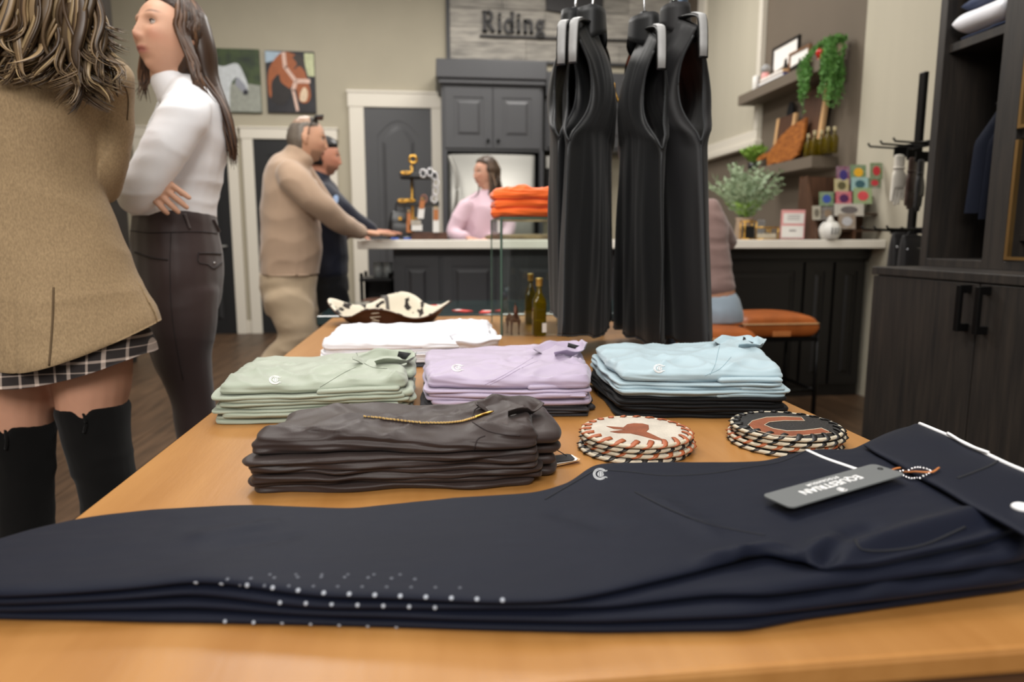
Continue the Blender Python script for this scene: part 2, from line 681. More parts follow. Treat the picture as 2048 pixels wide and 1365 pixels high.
# black doors behind the woman in white
xa, xb = P(290, 300, YB)[0], P(456, 300, YB)[0]
d3 = thing('door_3', 'black panelled double door with white frame behind the woman in white', 'door', ((xa + xb) / 2, YB, 0), kind='structure')
door_frame(d3, xa, xb, zt, YB - .02, .10, M['trim'])
xm = (xa + xb) / 2
for q0, q1 in ((xa, xm - .002), (xm + .002, xb)):
    panel_door(d3, (q0, YB - .012, .01), (1, 0, 0), (0, 0, 1), (0, -1, 0), q1 - q0, zt - .01, M['blackpaint'], 'leaf', st=.1)
hz = P(446, 493, YB - .05)
MB().tube([(xb - .06, YB - .02, hz[2]), (xb - .06, YB - .07, hz[2]), (xb - .16, YB - .07, hz[2])], .009).build('handle', M['steel'], d3, True)

# framed cream panel / window on the side wall
wy0, wy1 = PX(1527, 200, XR)[1], PX(1398, 200, XR)[1]
wz0 = PX(1500, 290, XR)[2]
w1 = thing('window_1', 'white framed window with a cream shade on the side wall', 'window', (XR, (wy0 + wy1) / 2, wz0), kind='structure')
mb = MB()
t = .10
mb.box((XR - .05, wy0, wz0), (XR, wy1, wz0 + t), .006)
mb.box((XR - .07, wy0 - .02, wz0 - .04), (XR, wy1 + .02, wz0 + .012), .006)
mb.box((XR - .05, wy0, wz0 + t), (XR, wy0 + t * .6, 4.1), .006)
mb.box((XR - .05, wy1 - t * 1.8, wz0 + t), (XR, wy1, 4.1), .006)
mb.build('frame', M['trim'], w1)
cube('shade', (XR - .02, wy0 + t * .6, wz0 + t), (XR - .008, wy1 - t * 1.8, 4.1), M['cream'], w1)

# ------------------------------------------------------------------ pictures
def print_poly(parent, name, o, ux, uz, un, pts, col, lift, smooth=True):
    p = np.array(pts, float)
    if smooth:
        q = np.vstack([p, p[:1]])
        q = cr(np.vstack([p[-1:], q, p[1:2]]), (len(p) + 2) * 6 + 1)[6:-6]
        p = q
    mb = MB()
    mb.prism(p[:, :2], np.array(o) + np.array(un) * lift, ux, uz, np.array(un) * .0008)
    key = 'ink_%d_%d_%d' % col
    if key not in M:
        M[key] = mat(key, S(*col), .55, var=.12, vs=30)
    return mb.build(name, M[key], parent)


def picture(px0, py0, px1, py1, label, bg):
    a, b = P(px0, py1, YB - .02), P(px1, py0, YB - .02)
    w_, h = b[0] - a[0], b[2] - a[2]
    t = thing('wall_picture', label, 'picture', (a[0], YB - .02, a[2]))
    cube('canvas', (a[0], YB - .03, a[2]), (b[0], YB - .001, b[2]), bg, t, .003)
    o = np.array((a[0], YB - .03, a[2]))
    return t, o, np.array((w_, 0, 0)), np.array((0, 0, h)), np.array((0, -1., 0))


bg1 = mat('foliage_print', S(40, 48, 40), .6, col2=S(72, 86, 50), vs=9)
bg2 = mat('dark_print', S(26, 25, 28), .6, col2=S(44, 42, 46), vs=7)
t, o, ux, uz, un = picture(424, 99, 518, 224, 'canvas photo of a white horse grazing, left of the two horse pictures', bg1)
print_poly(t, 'print', o, ux, uz, un, [(.005, .01), (.995, .01), (.995, .43), (.6, .47), (.3, .42), (.005, .45)], (146, 148, 138), .0006, False)
print_poly(t, 'print', o, ux, uz, un, [(.02, .06), (.14, .06), (.2, .3), (.26, .1), (.36, .06), (.38, .3), (.42, .45), (.54, .55), (.6, .36), (.72, .3), (.74, .45), (.68, .6), (.6, .74), (.5, .77), (.3, .72), (.12, .73), (.02, .66)], (196, 200, 202), .0012)
print_poly(t, 'print', o, ux, uz, un, [(.5, .44), (.56, .38), (.68, .3), (.74, .34), (.7, .42), (.6, .52), (.52, .54)], (140, 142, 150), .0018)
print_poly(t, 'print', o, ux, uz, un, [(.64, .29), (.72, .28), (.75, .33), (.68, .36)], (40, 40, 46), .0024)
t, o, ux, uz, un = picture(536, 104, 628, 225, 'canvas photo of a brown horse in a white halter, right of the two horse pictures', bg2)
print_poly(t, 'print', o, ux, uz, un, [(.86, .6), (.995, .6), (.995, .97), (.8, .97), (.8, .8)], (186, 190, 150), .0006, False)
print_poly(t, 'print', o, ux, uz, un, [(.005, .8), (.2, .84), (.34, .98), (.005, .99)], (158, 176, 190), .0006, False)
print_poly(t, 'print', o, ux, uz, un, [(.04, .3), (.04, .6), (.12, .78), (.3, .95), (.48, .98), (.68, .9), (.78, .72), (.86, .5), (.9, .34), (.88, .22), (.78, .16), (.66, .2), (.6, .4), (.5, .42), (.44, .3), (.3, .2), (.12, .22)], (152, 84, 44), .0010)
print_poly(t, 'print', o, ux, uz, un, [(.1, .3), (.12, .5), (.26, .62), (.3, .5), (.42, .42), (.5, .36), (.42, .2), (.3, .12), (.1, .18)], (34, 28, 26), .0014)
print_poly(t, 'print', o, ux, uz, un, [(.56, .7), (.7, .76), (.8, .68), (.8, .84), (.7, .94), (.56, .9), (.64, .8)], (52, 42, 36), .0014)
print_poly(t, 'print', o, ux, uz, un, [(.68, .2), (.8, .2), (.84, .34), (.78, .42), (.7, .34)], (214, 190, 160), .0020)
for a, b, wd in (((.38, .98), (.4, .72), .04), ((.4, .74), (.62, .5), .035), ((.62, .52), (.9, .52), .035), ((.6, .5), (.54, .36), .04), ((.54, .38), (.62, .03), .03)):
    a, b = np.array(a), np.array(b)
    d = (b - a) / np.linalg.norm(b - a)
    nn = np.array((-d[1], d[0])) * wd
    print_poly(t, 'print', o, ux, uz, un, [a - nn, b - nn, b + nn, a + nn], (208, 176, 160), .0026, False)

# ------------------------------------------------------------------ wall sign of planks
sg0, sg1 = P(900, 118, YB - .03), P(1385, 118, YB - .03)
sgx0, sgx1, sgz0 = sg0[0], sg1[0], P(1000, 120, YB - .03)[2]
sg = thing('plank_sign', 'large weathered grey plank sign reading Riding in dark letters above the cabinets', 'sign', ((sgx0 + sgx1) / 2, YB, sgz0))
M['plank'] = mat('whitewashed_plank', S(176, 170, 160), .8, col2=S(128, 124, 118), vs=3.2, st=(1.4, 1, 9), rnd=.22, det=8, bump=.1, bs=10)
z = sgz0
row = 0
while z < sgz0 + 1.3:
    h = (.17, .155, .18)[row % 3]
    x = sgx0
    while x < sgx1 - .02:
        ln = random.choice((.55, .8, 1.0))
        x1 = min(x + ln, sgx1)
        cube('plank', (x + .002, YB - .03 - random.random() * .006, z + .002), (x1 - .002, YB - .001, z + h - .002), M['plank'], sg)
        x = x1
    z += h
    row += 1
mb = MB()
mb.box((sgx0 - .035, YB - .05, sgz0 - .03), (sgx0 - .001, YB - .001, z), .003)
mb.box((sgx1 + .001, YB - .05, sgz0 - .03), (sgx1 + .035, YB - .001, z), .003)
mb.box((sgx0 - .001, YB - .05, sgz0 - .03), (sgx1 + .001, YB - .001, sgz0 - .001), .003)
mb.build('frame', M['char_d'], sg)
M['letter'] = mat('dark_iron_letter', S(50, 48, 48), .5, metal=.3, var=.08)
LY = YB - .075


def stroke_letter(ch, x0, z0, h, wd):
    """slab-serif letters from bars and arcs, standing proud of the planks"""
    mb = MB()
    xh = h * .66

    def bar(a, b, wd_=wd):
        a, b = np.array(a, float), np.array(b, float)
        d = (b - a) / np.linalg.norm(b - a)
        n_ = np.array((-d[1], d[0])) * wd_ / 2
        mb.prism([a - n_, b - n_, b + n_, a + n_], (x0, LY, z0), (1, 0, 0), (0, 0, 1), (0, .035, 0))

    def arc(cx, cz, rx, rz, a0, a1, wd_=wd, n_=14):
        t_ = np.radians(np.linspace(a0, a1, n_))
        out = [(cx + (rx + wd_ / 2) * math.cos(q), cz + (rz + wd_ / 2) * math.sin(q)) for q in t_]
        inn = [(cx + (rx - wd_ / 2) * math.cos(q), cz + (rz - wd_ / 2) * math.sin(q)) for q in t_]
        for i in range(n_ - 1):
            mb.prism([inn[i], out[i], out[i + 1], inn[i + 1]], (x0, LY, z0), (1, 0, 0), (0, 0, 1), (0, .035, 0))
    s = wd * .55
    ad = .6 * h
    if ch == 'R':
        bar((.12 * h, 0), (.12 * h, h), wd * 1.2)
        bar((0, s / 2), (.26 * h, s / 2), s)
        bar((0, h - s / 2), (.3 * h, h - s / 2), s)
        arc(.28 * h, .75 * h, .2 * h, .23 * h, -90, 90)
        bar((.12 * h, .52 * h), (.3 * h, .52 * h), s)
        bar((.3 * h, .52 * h), (.54 * h, .03 * h), wd * 1.1)
        bar((.44 * h, s / 2), (.64 * h, s / 2), s)
        ad = .72 * h
    elif ch == 'i':
        bar((.1 * h, 0), (.1 * h, xh), wd)
        bar((0, s / 2), (.2 * h, s / 2), s)
        bar((0, xh - s / 2), (.12 * h, xh - s / 2), s)
        arc(.1 * h, .85 * h, .03 * h, .03 * h, 0, 360, wd * .7)
        ad = .32 * h
    elif ch == 'd':
        arc(.2 * h, .32 * h, .17 * h, .29 * h, 0, 360, wd)
        bar((.4 * h, 0), (.4 * h, h), wd)
        bar((.3 * h, h - s / 2), (.42 * h, h - s / 2), s)
        bar((.4 * h, s / 2), (.5 * h, s / 2), s)
        ad = .58 * h
    elif ch == 'n':
        bar((.1 * h, 0), (.1 * h, xh), wd)
        bar((.0, xh - s / 2), (.12 * h, xh - s / 2), s)
        bar((0, s / 2), (.2 * h, s / 2), s)
        arc(.26 * h, .42 * h, .15 * h, .19 * h, 0, 170, wd)
        bar((.41 * h, 0), (.41 * h, .43 * h), wd)
        bar((.31 * h, s / 2), (.51 * h, s / 2), s)
        ad = .6 * h
    elif ch == 'g':
        arc(.2 * h, .42 * h, .14 * h, .18 * h, 0, 360, wd)
        arc(.22 * h, -.06 * h, .19 * h, .14 * h, 0, 360, wd * .9)
        bar((.08 * h, .26 * h), (.14 * h, .08 * h), wd * .8)
        bar((.3 * h, .58 * h), (.44 * h, .62 * h), s)
        ad = .58 * h
    return mb, ad


lx = P(965, 62, LY)[0]
lz = P(1000, 64, LY)[2]
for ch in 'Riding':
    mb, ad = stroke_letter(ch, lx, lz, .205, .03)
    mb.build('letter', M['letter'], sg)
    lx += ad * .205 / .205 * 1.08
a, b = P(960, 68, LY)[0], P(1262, 72, LY)[0]
cube('underline', (a, LY, lz - .047), (b, LY + .05, lz - .03), M['letter'], sg)
e = P(1150, 12, LY)
mb = MB()
ec = P(1150, -8, LY)
mb.prism([(-.30, -.145), (.05, -.19), (.30, -.10), (.31, .1), (.1, .3), (-.2, .3), (-.31, .1)], ec, (1, 0, 0), (0, 0, 1), (0, .04, 0))
tag(mb.build('emblem_plate', M['letter'], sg))

# ------------------------------------------------------------------ back wall kitchen: cabinets, fridge, microwave
x0, x1 = P(884, 250, 6.95)[0], P(1086, 250, 6.95)[0]
zc0, zc1 = P(990, 303, 6.95)[2], P(990, 160, 6.95)[2]
zcr = P(990, 122, 6.95)[2]
uc = thing('fridge_cabinet', 'charcoal cabinet with two raised panel doors above the refrigerator', 'cabinet', ((x0 + x1) / 2, 7.2, zc0))
cube('body', (x0, 6.972, zc0), (x1, YB - .004, zc1), M['char'], uc)
cube('crown', (x0 - .05, 6.9, zc1), (x1 + .03, YB - .004, zcr), M['char'], uc, .01)
cube('crown_moulding', (x0 - .03, 6.92, zc1 - .05), (x1 + .02, YB - .004, zc1), M['char'], uc, .012)
cube('side_panel', (x0, 6.9, 0.02), (x0 + .045, YB - .004, zc0), M['char_d'], uc)
cube('side_panel', (x1 - .04, 6.9, 0.02), (x1, YB - .004, zc0), M['char_d'], uc)
xm = (x0 + x1) / 2
for q0, q1, kx in ((x0 + .03, xm - .006, xm - .05), (xm + .006, x1 - .03, xm + .05)):
    d = panel_door(uc, (q0, 6.972, zc0 + .03), (1, 0, 0), (0, 0, 1), (0, -1, 0), q1 - q0, zc1 - zc0 - .1, M['char'], 'door', st=.085)
    MB().lathe((kx, 6.952, zc0 + .1), [(.008, 0), (.008, .012), (.018, .018), (.018, .028), (.008, .032)], 12, 'y').build('knob', M['bmetal'], d, True)
fx0, fx1, fz1 = P(894, 307, 6.9)[0], P(1073, 307, 6.9)[0], P(985, 309, 6.9)[2]
fr = thing('refrigerator', 'stainless steel refrigerator with curved door handle under the charcoal cabinet', 'refrigerator', ((fx0 + fx1) / 2, 7.2, 0))
cube('body', (fx0 + .02, 6.96, .03), (fx1 - .02, 7.5, fz1 - .01), M['bmetal'], fr)
n = 24
v, f = [], []
for i in range(n + 1):
    u = i / n
    yy = 6.955 - .055 * (1 - (2 * u - 1) ** 2) - .004
    for zz in (.42, fz1):
        v.append((fx0 + .012 + (fx1 - fx0 - .024) * u, yy, zz))
        v.append((fx0 + .012 + (fx1 - fx0 - .024) * u, 6.958, zz))
for i in range(n):
    a = i * 4
    f += [(a, a + 4, a + 6, a + 2), (a + 2, a + 6, a + 7, a + 3), (a, a + 1, a + 5, a + 4)]
f += [(0, 2, 3, 1), (n * 4, n * 4 + 1, n * 4 + 3, n * 4 + 2)]
fd = mesh_obj('door', v, f, M['steel'], fr)
cube('freezer_drawer', (fx0 + .012, 6.9, .06), (fx1 - .012, 6.96, .41), M['steel'], fr, .01)
hp = cr([P(899, 312, 6.9), P(911, 345, 6.87), P(914, 380, 6.86), P(912, 410, 6.87), P(906, 436, 6.9)], 24)
MB().tube(hp, .024, 10, .6).build('handle', M['steel'], fd, True)
ux0, ux1 = P(1090, 250, 7.2)[0], XR
zk0, zk1 = P(1090, 300, 7.2)[2], P(1090, 195, 7.2)[2]
rc = thing('wall_cabinet', 'charcoal wall cabinet behind the hanging black clothes', 'cabinet', ((ux0 + ux1) / 2, 7.3, zk0))
cube('body', (ux0, 7.222, zk0), (ux1 - .008, YB - .004, zk1), M['char'], rc)
cube('crown', (ux0, 7.17, zk1), (ux1 - .008, YB - .004, zk1 + .25), M['char'], rc, .01)
nd = 3
for i in range(nd):
    q0 = ux0 + .02 + i * (ux1 - ux0 - .04) / nd
    panel_door(rc, (q0 + .004, 7.222, zk0 + .03), (1, 0, 0), (0, 0, 1), (0, -1, 0), (ux1 - ux0 - .04) / nd - .008, zk1 - zk0 - .06, M['char'], 'door', st=.075)
lc = thing('base_cabinet', 'charcoal base cabinet run with pale top at the back wall', 'cabinet', ((ux0 + ux1) / 2, 7.2, 0))
cube('body', (ux0, 7.022, .0), (ux1 - .008, YB - .004, .9), M['char_d'], lc)
cube('worktop', (ux0, 6.97, .9), (ux1 - .008, YB - .004, .94), M['quartz'], lc, .004)
for i in range(nd):
    q0 = ux0 + .02 + i * (ux1 - ux0 - .04) / nd
    panel_door(lc, (q0 + .004, 7.022, .12), (1, 0, 0), (0, 0, 1), (0, -1, 0), (ux1 - ux0 - .04) / nd - .008, .74, M['char_d'], 'door', st=.075)
mwz0, mwz1 = P(1090, 405, 7.15)[2], P(1090, 312, 7.15)[2]
mw = thing('microwave', 'built-in microwave with steel band and black glass beside the refrigerator', 'microwave', (ux0 + .3, 7.3, mwz0))
cube('body', (ux0 + .01, 7.2, mwz0), (ux0 + .66, YB - .01, mwz1), M['bmetal'], mw)
cube('steel_band', (ux0 + .01, 7.18, mwz1 - .12), (ux0 + .66, 7.2, mwz1), M['steel'], mw, .003)
cube('glass_door', (ux0 + .03, 7.18, mwz0 + .02), (ux0 + .5, 7.2, mwz1 - .13), M['blackplastic'], mw, .003)
cube('control_panel', (ux0 + .51, 7.18, mwz0 + .02), (ux0 + .65, 7.2, mwz1 - .13), M['bmetal'], mw, .003)

# ------------------------------------------------------------------ counter
CT = .997
cx0 = P(714, 485, 3.95)[0]
cx1 = min(P(1786, 480, 3.95)[0], XR - .004)
ctop = cube('counter', (cx0, 3.95, CT - .052), (cx1, 4.62, CT), M['quartz'], None, .006, label='long white quartz counter crossing the shop', cat='counter')
bx0, bx1, bx2 = P(787, 550, 4.08)[0], P(1330, 550, 4.08)[0], min(P(1752, 550, 4.05)[0], XR - .02) - .012
cl = thing('counter_cabinet', 'charcoal raised panel counter cabinet under the jewellery stand', 'cabinet', ((bx0 + bx1) / 2, 4.3, 0))
cube('body', (bx0, 4.1, 0), (bx1, 4.55, CT - .053), M['char_d'], cl)
xs = [bx0, P(882, 550, 4.08)[0], P(1008, 550, 4.08)[0], P(1170, 550, 4.08)[0], bx1]
for i in range(4):
    panel_door(cl, (xs[i] + .012, 4.1, .1), (1, 0, 0), (0, 0, 1), (0, -1, 0), xs[i + 1] - xs[i] - .024, CT - .053 - .14, M['char_d'], 'panel_front', st=.055)
cr_ = thing('bar_cabinet', 'black panelled bar front behind the cognac stools', 'cabinet', ((bx1 + bx2) / 2, 4.3, 0))
M['blackbar'] = mat('black_bar_paint', S(24, 22, 21), .4, var=.05)
cube('body', (bx1 + .002, 4.1, 0), (bx2, 4.55, CT - .053), M['blackbar'], cr_)
cube('frieze', (bx1 + .002, 4.07, CT - .12), (bx2 + .01, 4.1, CT - .054), M['blackbar'], cr_, .004)
xs = [bx1 + .01, P(1440, 550, 4.08)[0], P(1608, 550, 4.08)[0], P(1668, 550, 4.08)[0], bx2]
for i in range(4):
    panel_door(cr_, (xs[i] + .01, 4.1, .08), (1, 0, 0), (0, 0, 1), (0, -1, 0), xs[i + 1] - xs[i] - .02, CT - .22, M['blackbar'], 'panel_front', st=.05)
# black bin and cups under the counter's end
b0, b1 = P(722, 560, 4.3)[0], P(786, 560, 4.3)[0]
bz = P(750, 555, 4.3)[2]
bn = thing('black_cart', 'black two shelf cart under the counter end', 'cart', ((b0 + b1) / 2, 4.3, 0))
for zz in (.12, bz - .02):
    cube('shelf', (b0, 4.2, zz), (b1, 4.5, zz + .02), M['blackplastic'], bn, .004)
for xx in (b0 + .012, b1 - .012):
    for yy in (4.212, 4.488):
        MB().tube([(xx, yy, 0), (xx, yy, bz + .03)], .011).build('post', M['bmetal'], bn, True)
cube('back_panel', (b0, 4.5, .1), (b1, 4.51, bz), M['blackplastic'], bn)
M['cupglass'] = mat('frosted_glass', S(200, 205, 205), .2, trans=.5, var=.03)
for i, px in enumerate((757, 776)):
    c = P(px, 553, 4.28)
    c[2] = bz + .001
    cg = thing('glass_tumbler', ('clear glass tumbler under the counter end, left one of the pair', 'clear glass tumbler under the counter end, right one of the pair')[i], 'glass', c, 'tumblers on the cart')
    MB().lathe(c, [(.026, 0), (.03, .09), (.027, .09), (.024, .008)], 18).build('bowl', M['cupglass'], cg, True)
    MB().lathe((c[0], c[1], c[2] + .088), [(.0268, 0), (.0305, 0), (.0305, .004), (.0268, .004)], 18).build('rim', M['cupglass'], cg, True)


def stool(px, py, Y, label, w_=.42, d_=.36):
    c = P(px, py, Y)
    zt = c[2]
    s = thing('bar_stool', label, 'stool', (c[0], Y, 0), 'cognac counter stools')
    hx, hy = w_ / 2, d_ / 2
    n, m_ = 24, 20
    v, f = pillow((c[0] - hx, Y - hy), (c[0] + hx, Y - hy), (c[0] + hx, Y + hy), (c[0] - hx, Y + hy), lambda X, Y_: zt - .11 + 0 * X, .11, n, m_, p=14, q=.5, crown=.02)
    seat = mesh_obj('seat', v, f, M['leather'], s)
    for sgn in (1,):
        MB().tube(np.array([(c[0] - hx - .001, Y - hy + .01, zt - .035), (c[0] - hx + .02, Y - hy - .002, zt - .035), (c[0] + hx - .02, Y - hy - .002, zt - .035), (c[0] + hx + .001, Y - hy + .01, zt - .035)]), .004).build('stitching', M['lightwood'], seat, True)
    cube('maker_patch', (c[0] - .05, Y - hy - .006, zt - .1), (c[0] + .05, Y - hy + .002, zt - .072), M['lightleather'], seat, .002)
    for a in (-1, 1):
        for b in (-1, 1):
            MB().tube([(c[0] + a * (hx + .005), Y + b * (hy - .02), 0), (c[0] + a * (hx + .005), Y + b * (hy - .02), zt - .04)], .012).build('leg', M['bmetal'], s, True)
    mb = MB()
    for b in (-1, 1):
        mb.tube([(c[0] - hx - .005, Y + b * (hy - .02), .2), (c[0] + hx + .005, Y + b * (hy - .02), .2)], .01)
    for a in (-1, 1):
        mb.tube([(c[0] + a * (hx + .005), Y - hy + .02, .2), (c[0] + a * (hx + .005), Y + hy - .02, .2)], .01)
    mb.build('footrest', M['bmetal'], s, True)
    cube('seat_base', (c[0] - hx - .004, Y - hy + .01, zt - .13), (c[0] + hx + .004, Y + hy - .01, zt - .108), M['bmetal'], s)
    return s


def pillow(A, B, C, D, zb, T, n=40, m_=40, p=10, q=.5, crown=0.0, wr=None, edge=None, closefac=1.8, rad=None):
    """closed soft slab over the quad A(front-left) B(front-right) C(back-right) D(back-left)"""
    A, B, C, D = (np.array(t, float) for t in (A, B, C, D))
    s = np.linspace(-1, 1, n)
    t = np.linspace(-1, 1, m_)
    cf = closefac
    u = np.sign(s) * (1 - (1 - np.abs(s)) ** cf)
    v = np.sign(t) * (1 - (1 - np.abs(t)) ** cf)
    U, V = np.meshgrid(u, v, indexing='ij')
    if rad:
        U0, V0 = U, V
        U, V = U * (1 - .045 * np.abs(V0) ** 10), V * (1 - .06 * np.abs(U0) ** 10)
    a, b = (U + 1) / 2, (V + 1) / 2
    X = (A[0] * (1 - a) + B[0] * a) * (1 - b) + (D[0] * (1 - a) + C[0] * a) * b
    Y = (A[1] * (1 - a) + B[1] * a) * (1 - b) + (D[1] * (1 - a) + C[1] * a) * b
    if edge is not None:
        dX, dY = edge(U, V, X, Y)
        X, Y = X + dX, Y + dY
    e = np.sqrt(np.clip(1 - np.abs(U) ** p, 0, 1)) * np.sqrt(np.clip(1 - np.abs(V) ** p, 0, 1))
    e = np.clip(e, 0, 1) ** (q / .5)
    if rad:
        hw, hd = np.linalg.norm(B - A) / 2, np.linalg.norm(D - A) / 2
        U, V = U0, V0
        eu = np.sqrt(np.clip(1 - (1 - np.clip((1 - np.abs(U)) * hw / rad, 0, 1)) ** 2, 0, 1))
        ev = np.sqrt(np.clip(1 - (1 - np.clip((1 - np.abs(V)) * hd / rad, 0, 1)) ** 2, 0, 1))
        e = eu * ev
    z0 = zb(X, Y)
    W = 0 if wr is None else wr(X, Y, U, V)
    top = z0 + T * (.5 + .5 * e) + crown * (1 - U ** 2) * (1 - V ** 2) + W * e
    bot = z0 + T * (.5 - .5 * e)
    vt = np.stack([X, Y, top], -1).reshape(-1, 3)
    vb = np.stack([X, Y, bot], -1).reshape(-1, 3)
    inner = np.zeros((n, m_), int)
    N = n * m_
    idx_b = np.full((n, m_), -1)
    keep = []
    c = N
    for i in range(n):
        for j in range(m_):
            if 0 < i < n - 1 and 0 < j < m_ - 1:
                idx_b[i, j] = c
                keep.append(i * m_ + j)
                c += 1
            else:
                idx_b[i, j] = i * m_ + j
    vv = np.vstack([vt, vb[keep]])
    f = []
    for i in range(n - 1):
        for j in range(m_ - 1):
            k = i * m_ + j
            f.append((k, k + m_, k + m_ + 1, k + 1))
            f.append((idx_b[i, j], idx_b[i, j + 1], idx_b[i + 1, j + 1], idx_b[i + 1, j]))
    return vv, f


M['lightleather'] = mat('light_leather_patch', S(182, 112, 60), .5, var=.1, vs=30)
stool(1532, 628, 3.57, 'cognac leather counter stool with a clear view, nearest the black bar front')
stool(1398, 652, 3.10, 'cognac leather counter stool that the seated person in mauve sits on', .40, .40)

# brown round stool behind the table
c = P(768, 598, 3.7)
rs = thing('round_stool', 'small round brown leather stool half hidden behind the hide tray', 'stool', (c[0], c[1], 0))
M['brownleather'] = mat('dark_brown_leather', S(84, 52, 36), .5, var=.2, vs=20)
MB().lathe((c[0], c[1], c[2] - .09), [(.05, 0), (.13, .004), (.145, .03), (.14, .07), (.1, .09), (.03, .095)], 28).build('seat', M['brownleather'], rs, True)
for k in range(3):
    a = k * 2.09 + .5
    MB().tube([(c[0] + .16 * math.cos(a), c[1] + .16 * math.sin(a), 0), (c[0] + .07 * math.cos(a), c[1] + .07 * math.sin(a), c[2] - .085)], .012).build('leg', M['bmetal'], rs, True)

# ------------------------------------------------------------------ dark wardrobe along the right wall
BX, UX = 1.66, 1.86
yf = PX(1748, 532, BX)[1]
zt = PX(1748, 533, BX)[2]
wb = thing('base_wardrobe', 'dark stained wood base cabinet with long black handles at right', 'cabinet', (BX + .3, 1.7, 0))
cube('body', (BX + .022, .7, .06), (BX + .6, yf, zt - .03), M['darkwood2'], wb)
cube('top_board', (BX - .005, .7, zt - .03), (BX + .6, yf + .005, zt), M['darkwood'], wb, .003)
cube('plinth', (BX + .05, .7, 0), (BX + .6, yf - .02, .06), M['darkwood2'], wb)
ysp = PX(1957, 600, BX)[1]
dw = yf - ysp
for i, (a, b) in enumerate(((ysp + .003, yf - .002), (ysp - dw + .003, ysp - .003), (ysp - 2 * dw + .003, ysp - dw - .003))):
    d = cube('door', (BX, a, .07), (BX + .02, b, zt - .034), M['darkwood'], wb, .002)
    if i < 2:
        hy = a + .035 if i == 0 else b - .035
        h0, h1 = PX(1940, 664, BX)[2], PX(1940, 570, BX)[2]
        mb = MB()
        mb.box((BX - .04, hy - .009, h0), (BX - .026, hy + .009, h1), .002)
        mb.box((BX - .03, hy - .009, h0), (BX + .001, hy + .009, h0 + .025), .002)
        mb.box((BX - .03, hy - .009, h1 - .025), (BX + .001, hy + .009, h1), .002)
        mb.build('handle', M['bmetal'], d)
uw = thing('open_wardrobe', 'tall dark open wardrobe hung with navy clothes, standing on the base cabinet', 'wardrobe', (UX + .25, 1.8, zt))
yu = PX(1838, 525, UX)[1]
ystl = [(PX(1853, 500, UX)[1], yu), (PX(2008, 500, UX)[1], PX(1965, 500, UX)[1]), (1.32, 1.42)]
ZW = 2.6
for a, b in ystl:
    cube('upright', (UX, a, zt), (UX + .5, b, ZW), M['darkwood'], uw, .002)
cube('back_panel', (UX + .5, 1.32, zt), (UX + .52, yu, ZW), M['darkwood2'], uw)
cube('bottom_board', (UX, ystl[2][1], zt), (UX + .5, ystl[1][0], zt + .03), M['darkwood'], uw, .002)
cube('bottom_board', (UX, ystl[1][1], zt), (UX + .5, ystl[0][0], zt + .03), M['darkwood'], uw, .002)
zs1 = PX(1940, 74, UX + .02)[2]
cube('shelf', (UX + .02, ystl[1][1], zs1 - .03), (UX + .5, ystl[0][0], zs1), M['darkwood'], uw, .002)
zs2 = PX(2030, 262, UX)[2]
cube('shelf', (UX + .02, ystl[2][1], zs2 - .025), (UX + .5, ystl[1][0], zs2), M['darkwood'], uw, .002)
zs3 = PX(2030, 470, UX)[2]
cube('shelf', (UX + .05, ystl[2][1], zs3 - .02), (UX + .5, ystl[1][0], zs3), M['darkwood'], uw, .002)
mb = MB()
yy = ystl[1][0]
for z0, z1 in ((zt + .035, zs2 - .03), (zs2 + .005, ZW)):
    mb.box((UX - .006, yy - .02, z0), (UX + .01, yy - .008, z1))
    mb.box((UX - .006, ystl[2][1], z0), (UX + .01, yy - .02, z0 + .01))
mb.build('bronze_edging', M['bronze'], uw)
rodx, rodz = UX + .25, PX(1945, 165, UX + .25)[2]
MB().tube([(rodx, ystl[1][1] - .002, rodz), (rodx, ystl[0][0] + .002, rodz)], .012).build('hanging_rail', M['bmetal'], uw, True)

# left dark display unit
LX = -2.42
ylf = PX(238, 200, LX)[1]
ld = thing('display_cabinet', 'tall dark display cabinet partly hidden behind the woman in the tweed jacket', 'cabinet', (LX - .3, ylf - 1, 0))
cube('body', (-3.19, ylf - 1.6, 0), (LX - .02, ylf, 3.4), M['darkwood2'], ld)
for i in range(3):
    a = ylf - (i + 1) * .52
    cube('door', (LX - .02, a + .004, .1), (LX, a + .516, 3.3), M['darkwood'], ld, .003)

# ------------------------------------------------------------------ display table
TZ = .71
TX0, TX1, TY0, TY1 = -.38, .632, .413, 2.62
tb = thing('display_table', 'long honey oak display table carrying the folded clothes', 'table', ((TX0 + TX1) / 2, (TY0 + TY1) / 2, 0))
for a, b in ((TX0, TX1),):
    cube('top_board', (a, TY0, TZ - .022), (b, TY1, TZ), M['oak'], tb, .005)
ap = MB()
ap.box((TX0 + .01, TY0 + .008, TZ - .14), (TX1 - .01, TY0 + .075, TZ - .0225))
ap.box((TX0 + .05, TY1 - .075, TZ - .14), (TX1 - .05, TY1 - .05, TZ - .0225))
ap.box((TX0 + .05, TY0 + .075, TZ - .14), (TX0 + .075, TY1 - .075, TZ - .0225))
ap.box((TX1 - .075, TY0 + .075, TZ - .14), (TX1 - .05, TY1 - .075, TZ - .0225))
ap.build('apron', M['oak_edge_shaded'], tb)
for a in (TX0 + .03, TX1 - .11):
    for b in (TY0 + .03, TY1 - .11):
        cube('leg', (a, b, 0), (a + .08, b + .08, TZ - .14), M['oak_edge_shaded'], tb, .006)


def cloth(name, rgb, rough=.55, sheen=.25, var=.04, bump=.05, spec=.4, bs=900):
    return mat(name, S(*rgb), rough, spec=spec, var=var, vs=9, sheen=sheen, bump=bump, bs=bs)


